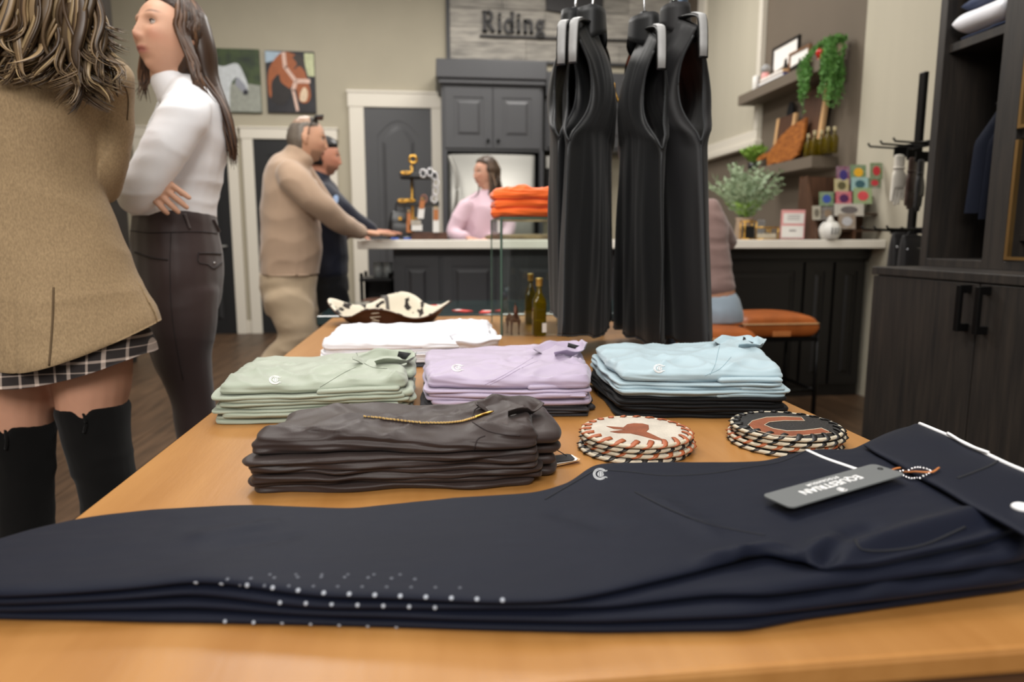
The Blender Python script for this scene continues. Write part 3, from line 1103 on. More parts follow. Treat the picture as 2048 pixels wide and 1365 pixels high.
CL = dict(
    sage=cloth('sage_jersey', (148, 156, 140), .5),
    lav=cloth('lavender_jersey', (168, 155, 178), .5),
    blue=cloth('pale_blue_jersey', (160, 181, 190), .5),
    white=cloth('white_jersey', (222, 222, 228), .6),
    navy=cloth('navy_jersey', (26, 30, 42), .5),
    char=cloth('charcoal_jersey', (36, 33, 37), .6, .06),
    black=cloth('black_jersey', (12, 12, 14), .6, .04, spec=.2),
    brown=cloth('espresso_jersey', (50, 40, 38), .45, .06, spec=.3),
    orange=cloth('orange_fleece', (240, 104, 34), .8, .3, bs=400),
    breech=cloth('navy_breeches_cloth', (13, 17, 31), .6, .02, var=.06, spec=.16),
    thread=mat('white_embroidery', S(236, 236, 236), .6, var=.03),
    seam=mat('dark_seam_thread', S(104, 110, 98), .8, var=.05),
    label=mat('black_woven_label', S(22, 22, 24), .7, var=.05),
    piping=mat('white_piping', S(232, 232, 234), .5, var=.02),
)
CAMO = Vector((0, 0, CAM_H))


def hit(bvh, px, py, lift=.0006):
    r = Vector(ray(px, py)).normalized()
    h = bvh.ray_cast(CAMO, r)
    if h[0] is None:
        return None
    return np.array(h[0]) + np.array(h[1]) * lift


def hit_line(bvh, pts, n=30, lift=.0006):
    out = [hit(bvh, x, y, lift) for x, y in cr(np.array(pts, float), n)]
    return np.array([p for p in out if p is not None])


def fold_edge(seed, amp):
    def f(U, V, X, Y):
        dx = amp * (nz(Y * 18, seed, 1.3) * np.abs(U) ** 6 + .5 * nz(X * 9, Y * 9, seed + 4))
        dy = amp * (nz(X * 14, seed + 9.7, 2.1) * np.abs(V) ** 6 + .5 * nz(X * 9, Y * 9, seed + 8))
        return dx, dy
    return f


def shirt_stack(quad, items, base=TZ, seed=1, bulge=.012, wave=.004, layers=2):
    """items: (name, material, thickness, label, group) from the table upwards; returns objects and bvh of the top one"""
    Q = [np.array(q, float) for q in quad]
    ctr = sum(Q) / 4
    z = base
    N = len(items)
    objs = []
    rr = np.random.default_rng(seed)
    last = None
    for k, (name, m, T, label, group) in enumerate(items):
        mb = MB()
        top = k == N - 1
        nl = 1 if top else layers
        for l in range(nl):
            t = T * ((.58, .42)[l] if nl == 2 else 1.0 / nl)
            j = [rr.normal(0, .0045, 2) for _ in range(4)]
            sh = 1 - .012 * rr.random() - (.015 if (l == 0 and top) else 0)
            q = [ctr + (Q[i] - ctr) * sh + j[i] for i in range(4)]
            frac = (z - base) / .06
            vx, vy = (Q[1] - Q[0]) / np.linalg.norm(Q[1] - Q[0]), (Q[3] - Q[0]) / np.linalg.norm(Q[3] - Q[0])
            wl, dl = np.linalg.norm(Q[1] - Q[0]), np.linalg.norm(Q[3] - Q[0])

            def zb(X, Y, z=z, frac=frac):
                a = ((X - Q[0][0]) * vx[0] + (Y - Q[0][1]) * vx[1]) / wl
                b = ((X - Q[0][0]) * vy[0] + (Y - Q[0][1]) * vy[1]) / dl
                g = bulge * np.exp(-((a - .85) / .22) ** 2 - ((b - .62) / .4) ** 2)
                dr = -.004 * np.exp(-(b / .12) ** 2) - .003 * np.exp(-(a / .1) ** 2)
                fw = (.007 if layers == 1 else .0025) * nz(X * 10, seed * 2.3, 1.0) * np.exp(-(b / .35) ** 2)
                return z + (wave * nz(X * 7, Y * 7, seed * 3.1) + g + dr + fw) * min(1, frac)

            istop = top and l == nl - 1

            def wr(X, Y, U, V, istop=istop, k=k, l=l):
                s_ = seed * 1.7 + k + l * .37
                n1 = nz((X * .8 + Y * .6) * 16, (Y * .8 - X * .6) * 40, s_)
                if not istop:
                    return .0009 * n1
                r1 = 1 - np.abs(nz((X * .75 + Y * .65) * 9, (Y * .75 - X * .65) * 22, s_ + 3)) * 2.6
                r2 = 1 - np.abs(nz((X * .8 - Y * .6) * 8, (Y * .8 + X * .6) * 19, s_ + 7)) * 2.6
                return .0075 * np.clip(r1, 0, 1) ** 2 * sstep(-.9, .3, U * .5 - V) + .0055 * np.clip(r2, 0, 1) ** 2 + .002 * n1
            if istop:
                n_, m_ = 110, 90
            else:
                n_, m_ = 60, 36
            v, f = pillow(*q, zb, t * 1.0, n_, m_, wr=wr, edge=fold_edge(seed * 5 + k * 2.3 + l, .009 if layers > 1 and seed != 21 else .016), closefac=2.2, rad=t * (.55 if not istop else .8))
            amp_ = 1.0 if layers > 1 and seed != 21 else 1.8
            v = v.copy()
            z_ = v[:, 2].copy()
            v[:, 1] += amp_ * .0032 * nz(v[:, 0] * 17 + z_ * 60, z_ * 150, seed + .3)
            v[:, 0] += amp_ * .0026 * nz(v[:, 1] * 19, z_ * 150, seed + 5.3)
            v[:, 2] += amp_ * .0013 * nz(v[:, 0] * 30 + v[:, 1] * 12, v[:, 1] * 22, z_ * 40 + seed)
            v[:, 2] = np.maximum(v[:, 2], base)
            mb.add(v, f)
            # bunched neck / sleeve end on the right
            if l == 0:
                rx = rr.random()
                a0 = .80 + .06 * rx
                e0 = Q[0] + (Q[1] - Q[0]) * a0
                e1 = Q[0] + (Q[1] - Q[0]) * (1.03 + .02 * rr.random())
                off = vy * dl
                c0, c1 = .02 + .3 * rr.random(), .7 + .25 * rr.random()
                qq = [e0 + off * c0, e1 + off * (c0 + .03), e1 + off * c1, e0 + off * (c1 - .03)]
                v2, f2 = pillow(*qq, zb, T * .95, 26, 26, rad=T * .7, closefac=2.0, wr=lambda X, Y, U, V: .003 * nz(X * 60, Y * 30, seed + k), edge=fold_edge(seed + k * 1.1, .015))
                mb.add(v2, f2)
                if layers == 1 or seed == 21:
                    z += t
                    continue
                # a sleeve end lying along the front
                s0 = Q[0] + (Q[1] - Q[0]) * (.52 + .2 * rr.random()) - vy * .003 * rr.random()
                s1 = Q[0] + (Q[1] - Q[0]) * (.93 + .05 * rr.random()) + vy * .004 * rr.normal()
                qq = [s0, s1, s1 + vy * .05, s0 + vy * .03]
                v3, f3 = pillow(*qq, zb, T * .5, 36, 20, rad=T * .3, closefac=2.0, edge=fold_edge(seed + k * 3.1, .006))
                mb.add(v3, f3)
            z += t
        V, Fc = mb.arr()
        root = thing(name, label, 'folded shirt', (ctr[0], ctr[1], z - T), group)
        o = mesh_obj('body', V, Fc, m, root)
        objs.append(root)
        last = (V, Fc)
    return objs, bvh_of(*last), z


def px_emblem(parent, bvh, cx, cy, w_, h, m, skew=0.0, r=.0007):
    """round monogram: an open ring, an inner curl and a bar"""
    mb = MB()

    def pt(a, b):
        return (cx + a * w_ + skew * b * w_, cy + b * h)
    t1 = np.radians(np.linspace(40, 320, 26))
    for rad in (1.0, .78):
        l = hit_line(bvh, [pt(rad * math.cos(q), rad * math.sin(q)) for q in t1], 40)
        if len(l) > 3:
            mb.tube(l, r, 6)
    t2 = np.radians(np.linspace(0, 330, 20))
    l = hit_line(bvh, [pt(.1 + .42 * math.cos(q), .42 * math.sin(q)) for q in t2], 30)
    if len(l) > 3:
        mb.tube(l, r, 6)
    for a, b in (((-.28, 0), (.5, 0)), ((.1, -.4), (.1, .4)), ((.76, .5), (1.1, .64)), ((.76, -.5), (1.1, -.64))):
        l = hit_line(bvh, [pt(*a), pt(*b)], 8)
        if len(l) > 3:
            mb.tube(l, r, 6)
    if mb.n:
        mb.build('embroidered_logo', m, parent, True)


def px_seam(parent, bvh, pts, m, r=.0005, name='seam'):
    l = hit_line(bvh, pts, 40, .0001)
    if len(l) > 3:
        MB().tube(l, r, 5).build(name, m, parent, True)


def collar(parent, c, bvh, m, rx, ry, h, rot, lean=.35, lab=True, a0=-150, a1=150, tilt=0.0, zoff=0.0):
    """stand collar: a curved band rising from the cloth round the neck opening"""
    n, k_ = 36, 7
    a = np.radians(np.linspace(a0, a1, n))
    v, f = [], []
    cs, sn = math.cos(rot), math.sin(rot)
    zc = drop(bvh, c[0], c[1])
    zc = TZ + .07 if zc is None else zc
    th = .0016
    for side in (0, 1):
        for i in range(n):
            for j in range(k_):
                t = j / (k_ - 1)
                wob = 1 + .10 * nz(i * .3, t * 2, c[0] * 9)
                x = (rx + lean * h * t) * wob * math.cos(a[i])
                y = (ry + lean * h * t) * wob * math.sin(a[i])
                k2 = 1 - side * th / max(rx, ry)
                X, Y = c[0] + (x * cs - y * sn) * k2, c[1] + (x * sn + y * cs) * k2
                zz = drop(bvh, X, Y)
                zz = zc if zz is None else .5 * zz + .5 * zc
                v.append((X, Y, zz + zoff - .003 + h * t * (1 - .45 * abs(math.sin(a[i] * .5)) * tilt) + .002 * math.sin(i * .8)))
    N = n * k_
    for i in range(n - 1):
        for j in range(k_ - 1):
            q = i * k_ + j
            f.append((q, q + k_, q + k_ + 1, q + 1))
            f.append((N + q, N + q + 1, N + q + k_ + 1, N + q + k_))
    for i in range(n - 1):
        q = i * k_ + k_ - 1
        f.append((q, q + k_, N + q + k_, N + q))
    o = mesh_obj('collar', v, f, m, parent)
    if lab:
        i0 = int(n * .5)
        l = []
        for i in (i0 - 2, i0 + 2):
            for j in (1, k_ - 2):
                l.append(np.array(v[N + i * k_ + j]) + (np.array((c[0], c[1], 0)) - np.array((v[i * k_][0], v[i * k_][1], 0))) * .05)
        th_ = np.array((0, 0, .0006))
        l2 = [p + (np.array((c[0], c[1], p[2])) - p) * .03 for p in l]
        mesh_obj('neck_label', l + l2, [(0, 1, 3, 2), (4, 6, 7, 5), (0, 4, 5, 1), (2, 3, 7, 6), (0, 2, 6, 4), (1, 5, 7, 3)], CL['label'], o)
    return o


# sage stack
q = [(-.352, 1.10), (-.045, 1.105), (-.066, 1.405), (-.36, 1.375)]
names = ['lowest', 'second from bottom', 'middle', 'fourth from bottom', 'top']
items = [('folded_shirt', CL['sage'], .0118, 'sage green folded top, %s of the sage stack' % n, 'sage folded tops') for n in names[:4]]
items.append(('folded_shirt', CL['sage'], .015, 'sage green zip collar top with white logo, on top of the sage stack', 'sage folded tops'))
sg_, bv, zt_ = shirt_stack(q, items, seed=2)
px_emblem(sg_[-1], bv, 550, 761, 11, 8, CL['thread'])
px_seam(sg_[-1], bv, [(712, 705), (722, 722), (745, 735), (775, 738)], CL['seam'])
px_seam(sg_[-1], bv, [(640, 775), (665, 760), (690, 745), (712, 735)], CL['seam'])
cc = G(772, 722, .785)
collar(sg_[-1], cc[:2], bv, CL['sage'], .046, .030, .017, .9, lean=1.1, tilt=.5)

# lavender stack
q = [(-.02, 1.118), (.258, 1.085), (.292, 1.425), (-.018, 1.44)]
items = [('folded_shirt', CL['char'], .010, 'charcoal folded top, lowest under the lavender stack', 'charcoal folded tops'),
         ('folded_shirt', CL['char'], .010, 'charcoal folded top directly under the lavender tops', 'charcoal folded tops')]
items += [('folded_shirt', CL['lav'], .0135, 'lavender folded top, %s of the lavender tops' % n, 'lavender folded tops') for n in ('lowest', 'middle one')]
items.append(('folded_shirt', CL['lav'], .017, 'lavender zip collar top with white logo, on top of the lavender stack', 'lavender folded tops'))
lv_, bv, zt_ = shirt_stack(q, items, seed=5)
px_emblem(lv_[-1], bv, 915, 737, 11, 7, CL['thread'])
CL['lavseam'] = mat('lavender_seam', S(160, 146, 172), .8, var=.05)
px_seam(lv_[-1], bv, [(970, 770), (1000, 755), (1030, 738), (1066, 716)], CL['lavseam'])
px_seam(lv_[-1], bv, [(980, 770), (1010, 755), (1040, 738), (1076, 722)], CL['lavseam'])
cc = G(1120, 707, .785)
collar(lv_[-1], cc[:2], bv, CL['lav'], .046, .030, .016, .8, lean=1.1, tilt=.5)

# pale blue stack
q = [(.296, 1.075), (.566, 1.03), (.622, 1.31), (.308, 1.345)]
items = [('folded_shirt', CL['black'], .0125, 'black folded top, %s of the three under the pale blue stack' % n, 'black folded tops') for n in ('lowest', 'middle', 'uppermost')]
items += [('folded_shirt', CL['blue'], .0125, 'pale blue folded top, %s of the pale blue tops' % n, 'pale blue folded tops') for n in ('lowest', 'middle one')]
items.append(('folded_shirt', CL['blue'], .019, 'pale blue zip collar top with white logo, on top of the pale blue stack', 'pale blue folded tops'))
bl_, bv, zt_ = shirt_stack(q, items, seed=9, bulge=.010)
px_emblem(bl_[-1], bv, 1318, 738, 10, 8, CL['thread'])
CL['blueseam'] = mat('pale_blue_seam', S(134, 160, 170), .8, var=.05)
px_seam(bl_[-1], bv, [(1420, 750), (1430, 730), (1436, 705), (1440, 690)], CL['blueseam'])
px_seam(bl_[-1], bv, [(1410, 752), (1440, 738), (1462, 715)], CL['blueseam'])
cc = G(1478, 695, .80)
collar(bl_[-1], cc[:2], bv, CL['blue'], .044, .032, .012, .7, lean=1.1, tilt=.5)

# white stack
q = [(-.262, 1.57), (.135, 1.57), (.165, 1.90), (-.258, 1.92)]
items = [('folded_shirt', CL['navy'], .010, 'navy folded top at the bottom of the white stack', 'white folded tops')]
items += [('folded_shirt', CL['white'], .0112, 'white folded top, %s of the white stack' % n, 'white folded tops') for n in ('lowest white one', 'second white one', 'third white one')]
items.append(('folded_shirt', CL['white'], .015, 'white folded top lying uppermost on the white stack', 'white folded tops'))
wh_, bv, zt_ = shirt_stack(q, items, seed=13, bulge=.022)
cc = G(950, 655, .80)
collar(wh_[-1], cc[:2], bv, CL['white'], .05, .045, .02, .2, lean=.6, lab=False, tilt=.3)

# espresso stack, nearest
q = [(-.216, .775), (.128, .765), (.122, .955), (-.2, .945)]
CL['brown2'] = CL['brown']
items = [('folded_shirt', CL['brown'], .0155, 'espresso brown folded top, %s of the brown stack' % n, 'espresso folded tops') for n in ('lowest', 'second from bottom', 'third from bottom')]
items.append(('folded_shirt', CL['brown'], .018, 'espresso brown top with gold zip, on top of the brown stack', 'espresso folded tops'))
br_, bv, zt_ = shirt_stack(q, items, seed=21, bulge=.012, wave=.009, layers=2)
top = br_[-1]
zl = hit_line(bv, [(728, 836), (780, 841), (830, 847), (880, 849), (920, 846), (950, 838)], 70, .0008)
if len(zl) > 10:
    MB().tube(zl, .0012, 6, .5).build('zip_tape', CL['brown'], top, True)
    mb = MB()
    tg = np.gradient(zl, axis=0)
    tg /= np.linalg.norm(tg, axis=1)[:, None]
    for i in range(len(zl)):
        sd = np.cross(tg[i], (0, 0, 1.))
        mb.obox(zl[i] + np.array((0, 0, .0012)) + sd * (.0007 if i % 2 else -.0007), tg[i] * .0008, sd * .0011, (0, 0, .0007))
    mb.build('zip_teeth', mat('zip_brass', S(222, 184, 112), .35, metal=.4, var=.05), top)['kind'] = 'stuff'
    pp = hit_line(bv, [(948, 838), (975, 829), (988, 826)], 10, .002)
    if len(pp) > 3:
        MB().tube(pp, [.0012] + [.0028] * (len(pp) - 4) + [.0022, .0014, .0012], 8, .5).build('zip_pull', M['gold'], top, True)
CL['brownseam'] = mat('espresso_seam', S(40, 31, 31), .8, var=.05)
px_seam(top, bv, [(945, 835), (950, 820), (975, 805), (990, 790)], CL['brownseam'], .0009)
px_seam(top, bv, [(945, 845), (975, 862), (1010, 870), (1040, 872)], CL['brownseam'], .0009)
px_seam(top, bv, [(920, 925), (945, 905), (955, 880), (970, 872)], CL['brownseam'], .0009)
cc = G(1020, 822, .785)
collar(top, cc[:2], bv, CL['brown'], .032, .026, .013, .6, lean=1.1, lab=False, tilt=.5, a0=-130, a1=160)
# swing tags at its right end
tq = G(1128, 932, TZ)
st_ = thing('swing_tag', 'black and white paper swing tags at the end of the brown stack', 'tag', tq)
for i, (m_, dx, dz) in enumerate(((M['lightwood'], .006, .0008), (M['whitepaper'], .002, .0022), (CL['label'], -.002, .0036))):
    a = .35 - i * .12
    ux, uy = np.array((math.cos(a), math.sin(a), .06)), np.array((-math.sin(a), math.cos(a), 0))
    MB().prism([(-.03, -.013), (.02, -.013), (.024, -.009), (.024, .009), (.02, .013), (-.03, .013)], np.array((tq[0] + dx - .008, tq[1] + .01, TZ + dz + .0022)), ux, uy, (0, 0, .0007)).build('card', m_, st_)
MB().tube(cr([(tq[0] - .028, tq[1] + .012, TZ + .012), (tq[0] - .01, tq[1] + .02, TZ + .016), (tq[0] + .006, tq[1] + .012, TZ + .009)], 16), .0007, 5).build('string', CL['label'], st_, True)

# ------------------------------------------------------------------ navy breeches, nearest the camera
def curve(pts):
    p = np.array(pts, float)
    p = p[np.argsort(p[:, 0])]

    def f(x):
        return np.interp(x, p[:, 0], p[:, 1])
    xs = np.linspace(p[0, 0], p[-1, 0], 160)
    ys = f(xs)
    kk = np.exp(-np.linspace(-2, 2, 9) ** 2)
    kk /= kk.sum()
    ys2 = np.convolve(np.pad(ys, 4, mode='edge'), kk, 'valid')
    return lambda x: np.interp(x, xs, ys2)


XB0, XB1 = -.412, .603
ztop = curve([(-.42, .736), (-.2, .738), (0, .738), (.12, .742), (.2, .748), (.3, .754), (.4, .760), (.5, .766), (.61, .770)])
back = curve([(-.42, .585), (-.4, .625), (-.375, .655), (-.34, .676), (-.283, .688), (-.187, .686), (-.086, .668), (.013, .682), (.101, .681), (.14, .70), (.181, .752),
              (.294, .722), (.364, .708), (.433, .734), (.47, .715), (.53, .755), (.612, .80)])


def pxc(pts):
    return [tuple(G(x, y, z)[:2]) for x, y, z in pts]


f_bot = [(-.42, .545)] + pxc([(0, 1245, TZ), (640, 1258, TZ), (1200, 1275, TZ), (1500, 1272, TZ), (1620, 1248, TZ), (2048, 1190, TZ)]) + [(.62, .515)]
f_2 = [(-.42, .545)] + pxc([(0, 1232, .716), (380, 1228, .716), (640, 1240, .717), (1000, 1248, .718), (1200, 1254, .718), (1500, 1240, .722), (1640, 1205, .73), (2048, 1150, .735)]) + [(.62, .53)]
f_3 = [(-.42, .545)] + pxc([(0, 1218, .723), (380, 1205, .723), (640, 1225, .724), (1000, 1226, .725), (1230, 1222, .727), (1430, 1195, .732), (1540, 1185, .738), (1640, 1165, .742), (2048, 1105, .75)]) + [(.62, .545)]
f_4 = [(-.42, .548)] + pxc([(0, 1196, .733), (200, 1186, .733), (380, 1174, .734), (500, 1182, .734), (650, 1196, .734), (850, 1202, .734), (1000, 1207, .735), (1120, 1200, .738), (1250, 1172, .742), (1400, 1132, .748), (1550, 1090, .754), (1640, 1128, .752), (1760, 1112, .756), (2048, 1052, .762)]) + [(.62, .57)]
pair_lab = ['navy riding breeches, lowest of the folded pile nearest the camera', 'navy riding breeches, second from bottom of the pile nearest the camera',
            'navy riding breeches, third from bottom of the pile nearest the camera', 'navy riding breeches with white piping and grey hang tag, on top of the pile']
rootB, bvB = [], []
for k, fc in enumerate((f_bot, f_2, f_3, f_4)):
    ff_ = curve(fc)

    def edge(U, V, X, Y, ff_=ff_, k=k):
        b = (V + 1) / 2
        yy = ff_(X) * (1 - b) + (back(X) - .004 * (3 - k)) * b
        # slanted, rounded leg end
        dx = np.where(U < -.6, .02 * (1 - b) * 0 + .012 * np.sin(math.pi * b) * -1 * sstep(-.6, -1, U) * -1 * 0, 0)
        return dx + .004 * nz(Y * 20, k * 3.3) * np.abs(U) ** 8, yy - Y + .0016 * nz(X * 12, k * 2.7) * np.abs(V) ** 6

    def zb(X, Y, k=k):
        w_ = .0025 * nz(X * 5, Y * 7, 3.3) + .004 * np.exp(-((X + .17) / .05) ** 2) * np.exp(-((Y - .53) / .04) ** 2)
        return TZ + (ztop(X) - TZ) * k / 4 + w_ * (k / 3)

    def T(X):
        return (ztop(X) - TZ) / 4

    def wr(X, Y, U, V, k=k):
        if k < 3:
            a = .0012 * nz(X * 14, Y * 40, k)
            fr_ = sstep(.22, .34, X) * sstep(.2, -.9, V)
            return a + fr_ * .010 * nz((X + .6 * Y) * 20, (Y - .5 * X) * 34, k + 5)
        a = .0022 * nz(X * 7, Y * 16, 4.1) + .0008 * nz(X * 30, Y * 60, 2.2)

        def ridge(p0, p1, amp, wd, asym=.0):
            p0, p1 = np.array(p0), np.array(p1)
            d = p1 - p0
            L_ = np.linalg.norm(d)
            d /= L_
            s_ = ((X - p0[0]) * d[0] + (Y - p0[1]) * d[1]) / L_
            t_ = (X - p0[0]) * -d[1] + (Y - p0[1]) * d[0]
            e_ = np.exp(-(t_ / wd) ** 2) * sstep(-.15, .2, s_) * sstep(1.15, .8, s_)
            return amp * e_
        g = lambda x, y: G(x, y, .755)[:2]
        a = a + ridge(g(1300, 980), g(1430, 1060), .004, .010) + ridge(g(1110, 1000), g(1240, 1040), -.003, .012)
        a = a + ridge(g(380, 1040), g(560, 1010), .0035, .012) + ridge(g(420, 1060), g(600, 1035), -.0025, .01)
        a = a + ridge(g(1700, 1100), g(1990, 1035), .006, .010) + ridge(g(1690, 1122), g(2000, 1062), -.006, .008)
        a = a + ridge(g(1400, 1105), g(1560, 1085), .006, .008) + ridge(g(1480, 1095), g(1600, 1140), .010, .008) + ridge(g(1560, 1160), g(1670, 1100), -.012, .007) + ridge(g(1600, 1120), g(1680, 1070), .007, .008) + ridge(g(1640, 1160), g(1840, 1120), .009, .009) + ridge(g(1650, 1085), g(1760, 1060), -.004, .01)
        return a
    n_, m_ = (300, 90) if k == 3 else (220, 40)
    v, f = pillow((XB0, .5), (XB1, .5), (XB1, .7), (XB0, .7), zb, 1.0, 3, 3)
    # thickness varies along the leg: scale the unit slab
    A, B, C, D = (XB0, .5), (XB1, .5), (XB1, .7), (XB0, .7)
    vv, f = pillow(A, B, C, D, lambda X, Y: 0 * X, 1.0, n_, m_, p=22 if k < 3 else 18, edge=edge, closefac=1.5)
    X, Y = vv[:, 0], vv[:, 1]
    e2 = np.abs(vv[:, 2] - .5) * 2
    s_ = np.linspace(-1, 1, n_)
    isT = vv[:, 2] >= .5
    b = np.clip((Y - ff_(X)) / (back(X) - ff_(X) + 1e-9), 0, 1)
    W = wr(X, Y, (X - XB0) / (XB1 - XB0) * 2 - 1, b * 2 - 1) * e2
    Z = zb(X, Y) + vv[:, 2] * T(X) * 1.03 + np.where(isT, W, W if k == 3 else 0 * W) * (1 if k == 3 else 1)
    if k == 3:
        # the hip end slopes down to the leg-fold in front
        Z = np.maximum(Z, zb(X, Y) - .001 + (vv[:, 2] * .5) * T(X))
    vv = np.stack([X, Y, Z], 1)
    r = thing('riding_breeches', pair_lab[k], 'breeches', (.1, .62, TZ), 'folded navy breeches')
    mesh_obj('body', vv, f, CL['breech'], r)
    rootB.append(r)
    bvB.append(bvh_of(vv, f))
top, bt = rootB[3], bvB[3]
# waistband
wq = [G(1722, 893, .768)[:2], G(1835, 846, .776)[:2]]
A, B = G(2075, 1098, .765)[:2], G(2100, 965, .776)[:2]
vw, fw_ = pillow(A, B, wq[1], wq[0], lambda X, Y: np.array(ztop(X)) + .0015 + .002 * nz(X * 9, Y * 9, 3), .0075, 60, 80, p=14, wr=lambda X, Y, U, V: .002 * nz(X * 12, Y * 14, 8), edge=fold_edge(3, .004))
wbnd = mesh_obj('waistband', vw, fw_, CL['breech'], top)
bw = bvh_of(vw, fw_)
CL['breechseam'] = mat('navy_seam', S(16, 18, 26), .8, var=.05)
edge_pt = lambda t, i, l: (lambda p: (p[0], p[1], (drop(bw, p[0], p[1]) or .775) + l))(np.array(wq[1]) * (1 - t) + np.array(B) * t + (np.array(wq[0]) - np.array(wq[1])) / np.linalg.norm(np.array(wq[0]) - np.array(wq[1])) * i)
pl = np.array([edge_pt(t, .005, .001) for t in np.linspace(.04, .96, 24)])
if len(pl) > 3:
    MB().tube(pl, .0022, 8).build('piping', CL['piping'], wbnd, True)
lp = np.array([edge_pt(t, .006 + .006 * math.sin(q), .0035) for t, q in zip(np.linspace(.3, .62, 20), np.linspace(0, 3.14, 20))])
if len(lp) > 3:
    MB().tube(lp, .0018, 8).build('belt_loop', CL['piping'], wbnd, True)
px_seam(wbnd, bw, [(1915, 958), (1950, 945), (1985, 930), (2005, 915)], CL['breechseam'], .0014)
h = hit(bw, 2042, 1018, .001)
if h is not None:
    MB().sphere(h, (.0075, .0075, .004), 18, 10).build('button', CL['piping'], wbnd, True)
# pocket piping and yoke seam
pl = hit_line(bt, [(1614, 902), (1650, 918), (1690, 932), (1736, 948)], 24, .0006)
if len(pl) > 3:
    MB().tube(pl, .0026, 8, .5).build('pocket_piping', CL['piping'], top, True)
px_seam(top, bt, [(1195, 940), (1260, 945), (1330, 952), (1420, 948), (1500, 935), (1560, 925), (1612, 903)], CL['breechseam'], .001)
px_seam(top, bt, [(1090, 1000), (1150, 965), (1195, 938)], CL['breechseam'], .001)
px_seam(top, bt, [(1270, 985), (1340, 1020), (1420, 1050), (1530, 1072)], CL['breechseam'], .0009)
px_seam(top, bt, [(1710, 1080), (1725, 1100), (1780, 1102), (1850, 1090), (1930, 1055)], CL['breechseam'], .0012)
px_emblem(top, bt, 1200, 950, 13, 11, mat('silver_logo', S(190, 192, 196), .5, var=.03), r=.0006)
# silicone grip dots along the folded knee
M['dot'] = mat('silicone_dot', S(150, 156, 166), .35, var=.05)
M['dot_dim'] = mat('silicone_dot_dim', S(84, 88, 98), .35, var=.05)
dm = MB().sphere((0, 0, 0), (.0019, .0019, .0008), 8, 5)
dv, df = dm.arr()


def dots(root, bvh, pts, m, sc=1.0):
    first = None
    for x, y in pts:
        h = bvh.ray_cast(CAMO, Vector(ray(x, y)).normalized())
        if h[0] is None:
            continue
        q_ = Vector((0, 0, 1)).rotation_difference(h[1])
        if first is None:
            v = np.array([tuple(q_ @ Vector(p) * 0 + Vector(p) * sc) for p in dv])
            o = mesh_obj('grip_dot', v, df, m, None, True, origin=(0, 0, 0))
            first = o
        else:
            o = first.copy()
            COL.objects.link(o)
        o.parent = root
        o.location = h[0] - ORG[root.name]
        o.rotation_mode = 'QUATERNION'
        o.rotation_quaternion = q_


row = lambda x0, x1, n, yf: [(x, yf(x)) for x in np.linspace(x0, x1, n)]
dots(top, bt, row(392, 1005, 13, lambda x: np.interp(x, [380, 500, 650, 1005], [1166, 1172, 1187, 1201])), M['dot'])
dots(rootB[2], bvB[2], row(560, 870, 7, lambda x: np.interp(x, [550, 870], [1206, 1216])), M['dot'], .9)
dots(rootB[1], bvB[1], row(520, 1010, 9, lambda x: np.interp(x, [500, 1010], [1229, 1247])), M['dot_dim'], .8)
dots(rootB[0], bvB[0], row(450, 850, 8, lambda x: np.interp(x, [450, 850], [1244, 1258])), M['dot'], .8)
dots(top, bt, row(455, 830, 9, lambda x: 1160 - 5 * math.sin((x - 440) / 130)), M['dot_dim'], .8)
dots(top, bt, row(480, 920, 10, lambda x: 1172 + (x - 480) * .01), M['dot_dim'], .7)
dots(top, bt, row(540, 800, 6, lambda x: 1150), M['dot_dim'], .7)
# hang tag
tc = [hit(bt, *p, .006) for p in ((1534, 1004), (1570, 1042), (1800, 968), (1758, 944))]
tag_o = (tc[0] + tc[1] + tc[2] + tc[3]) / 4
ux = ((tc[3] - tc[0]) + (tc[2] - tc[1]))
Lw = np.linalg.norm(ux) / 2
ux /= np.linalg.norm(ux)
uy = ((tc[1] - tc[0]) + (tc[2] - tc[3])) * -1
uz = np.cross(ux, uy)
uz /= np.linalg.norm(uz)
uy2 = np.cross(uz, ux)
Hh = abs(np.dot(((tc[0] - tc[1]) + (tc[3] - tc[2])) / 2, uy2))
tag_o = tag_o + uz * .002
ht = thing('hang_tag', 'grey card hang tag lettered Equestrian Stockholm lying on the navy breeches', 'tag', tag_o)
rr_ = .006
pts = []
for cx, cy, a0 in ((Lw / 2 - rr_, Hh / 2 - rr_, 0), (-Lw / 2 + rr_, Hh / 2 - rr_, 90), (-Lw / 2 + rr_, -Hh / 2 + rr_, 180), (Lw / 2 - rr_, -Hh / 2 + rr_, 270)):
    for a in np.radians(np.linspace(a0, a0 + 90, 6)):
        pts.append((cx + rr_ * math.cos(a), cy + rr_ * math.sin(a)))
M['tagcard'] = mat('grey_tag_card', S(96, 99, 100), .5, var=.03, vs=20)
MB().prism(pts, tag_o, ux, uy2, uz * .0014).build('card', M['tagcard'], ht)
for s_, sz, oy, bold, sp_ in (('EQUESTRIAN', .0132, .0012, .0001, 1.0), ('STOCKHOLM', .0058, .0112, .00005, 1.25)):
    v, f = text_geo(s_, sz, .0002, bold, sp_)
    v = place(v, tag_o + uz * .0016 + uy2 * oy + ux * -.004, -ux, -uy2, uz)
    mesh_obj('lettering', v, f, CL['thread'], ht, False)
mb = MB()
co = tag_o + uz * .0017 - uy2 * .0128 - ux * .006
for rad, a0, a1 in ((.0042, 60, 330), (.0026, -30, 260), (.0011, 0, 360)):
    t_ = np.radians(np.linspace(a0, a1, 20))
    mb.tube([co + ux * rad * math.cos(q_) + uy2 * rad * math.sin(q_) for q_ in t_], .0004, 5)
mb.build('monogram', CL['thread'], ht, True)
eye = tag_o + ux * (Lw / 2 - .008) + uz * .0016 + uy2 * .004
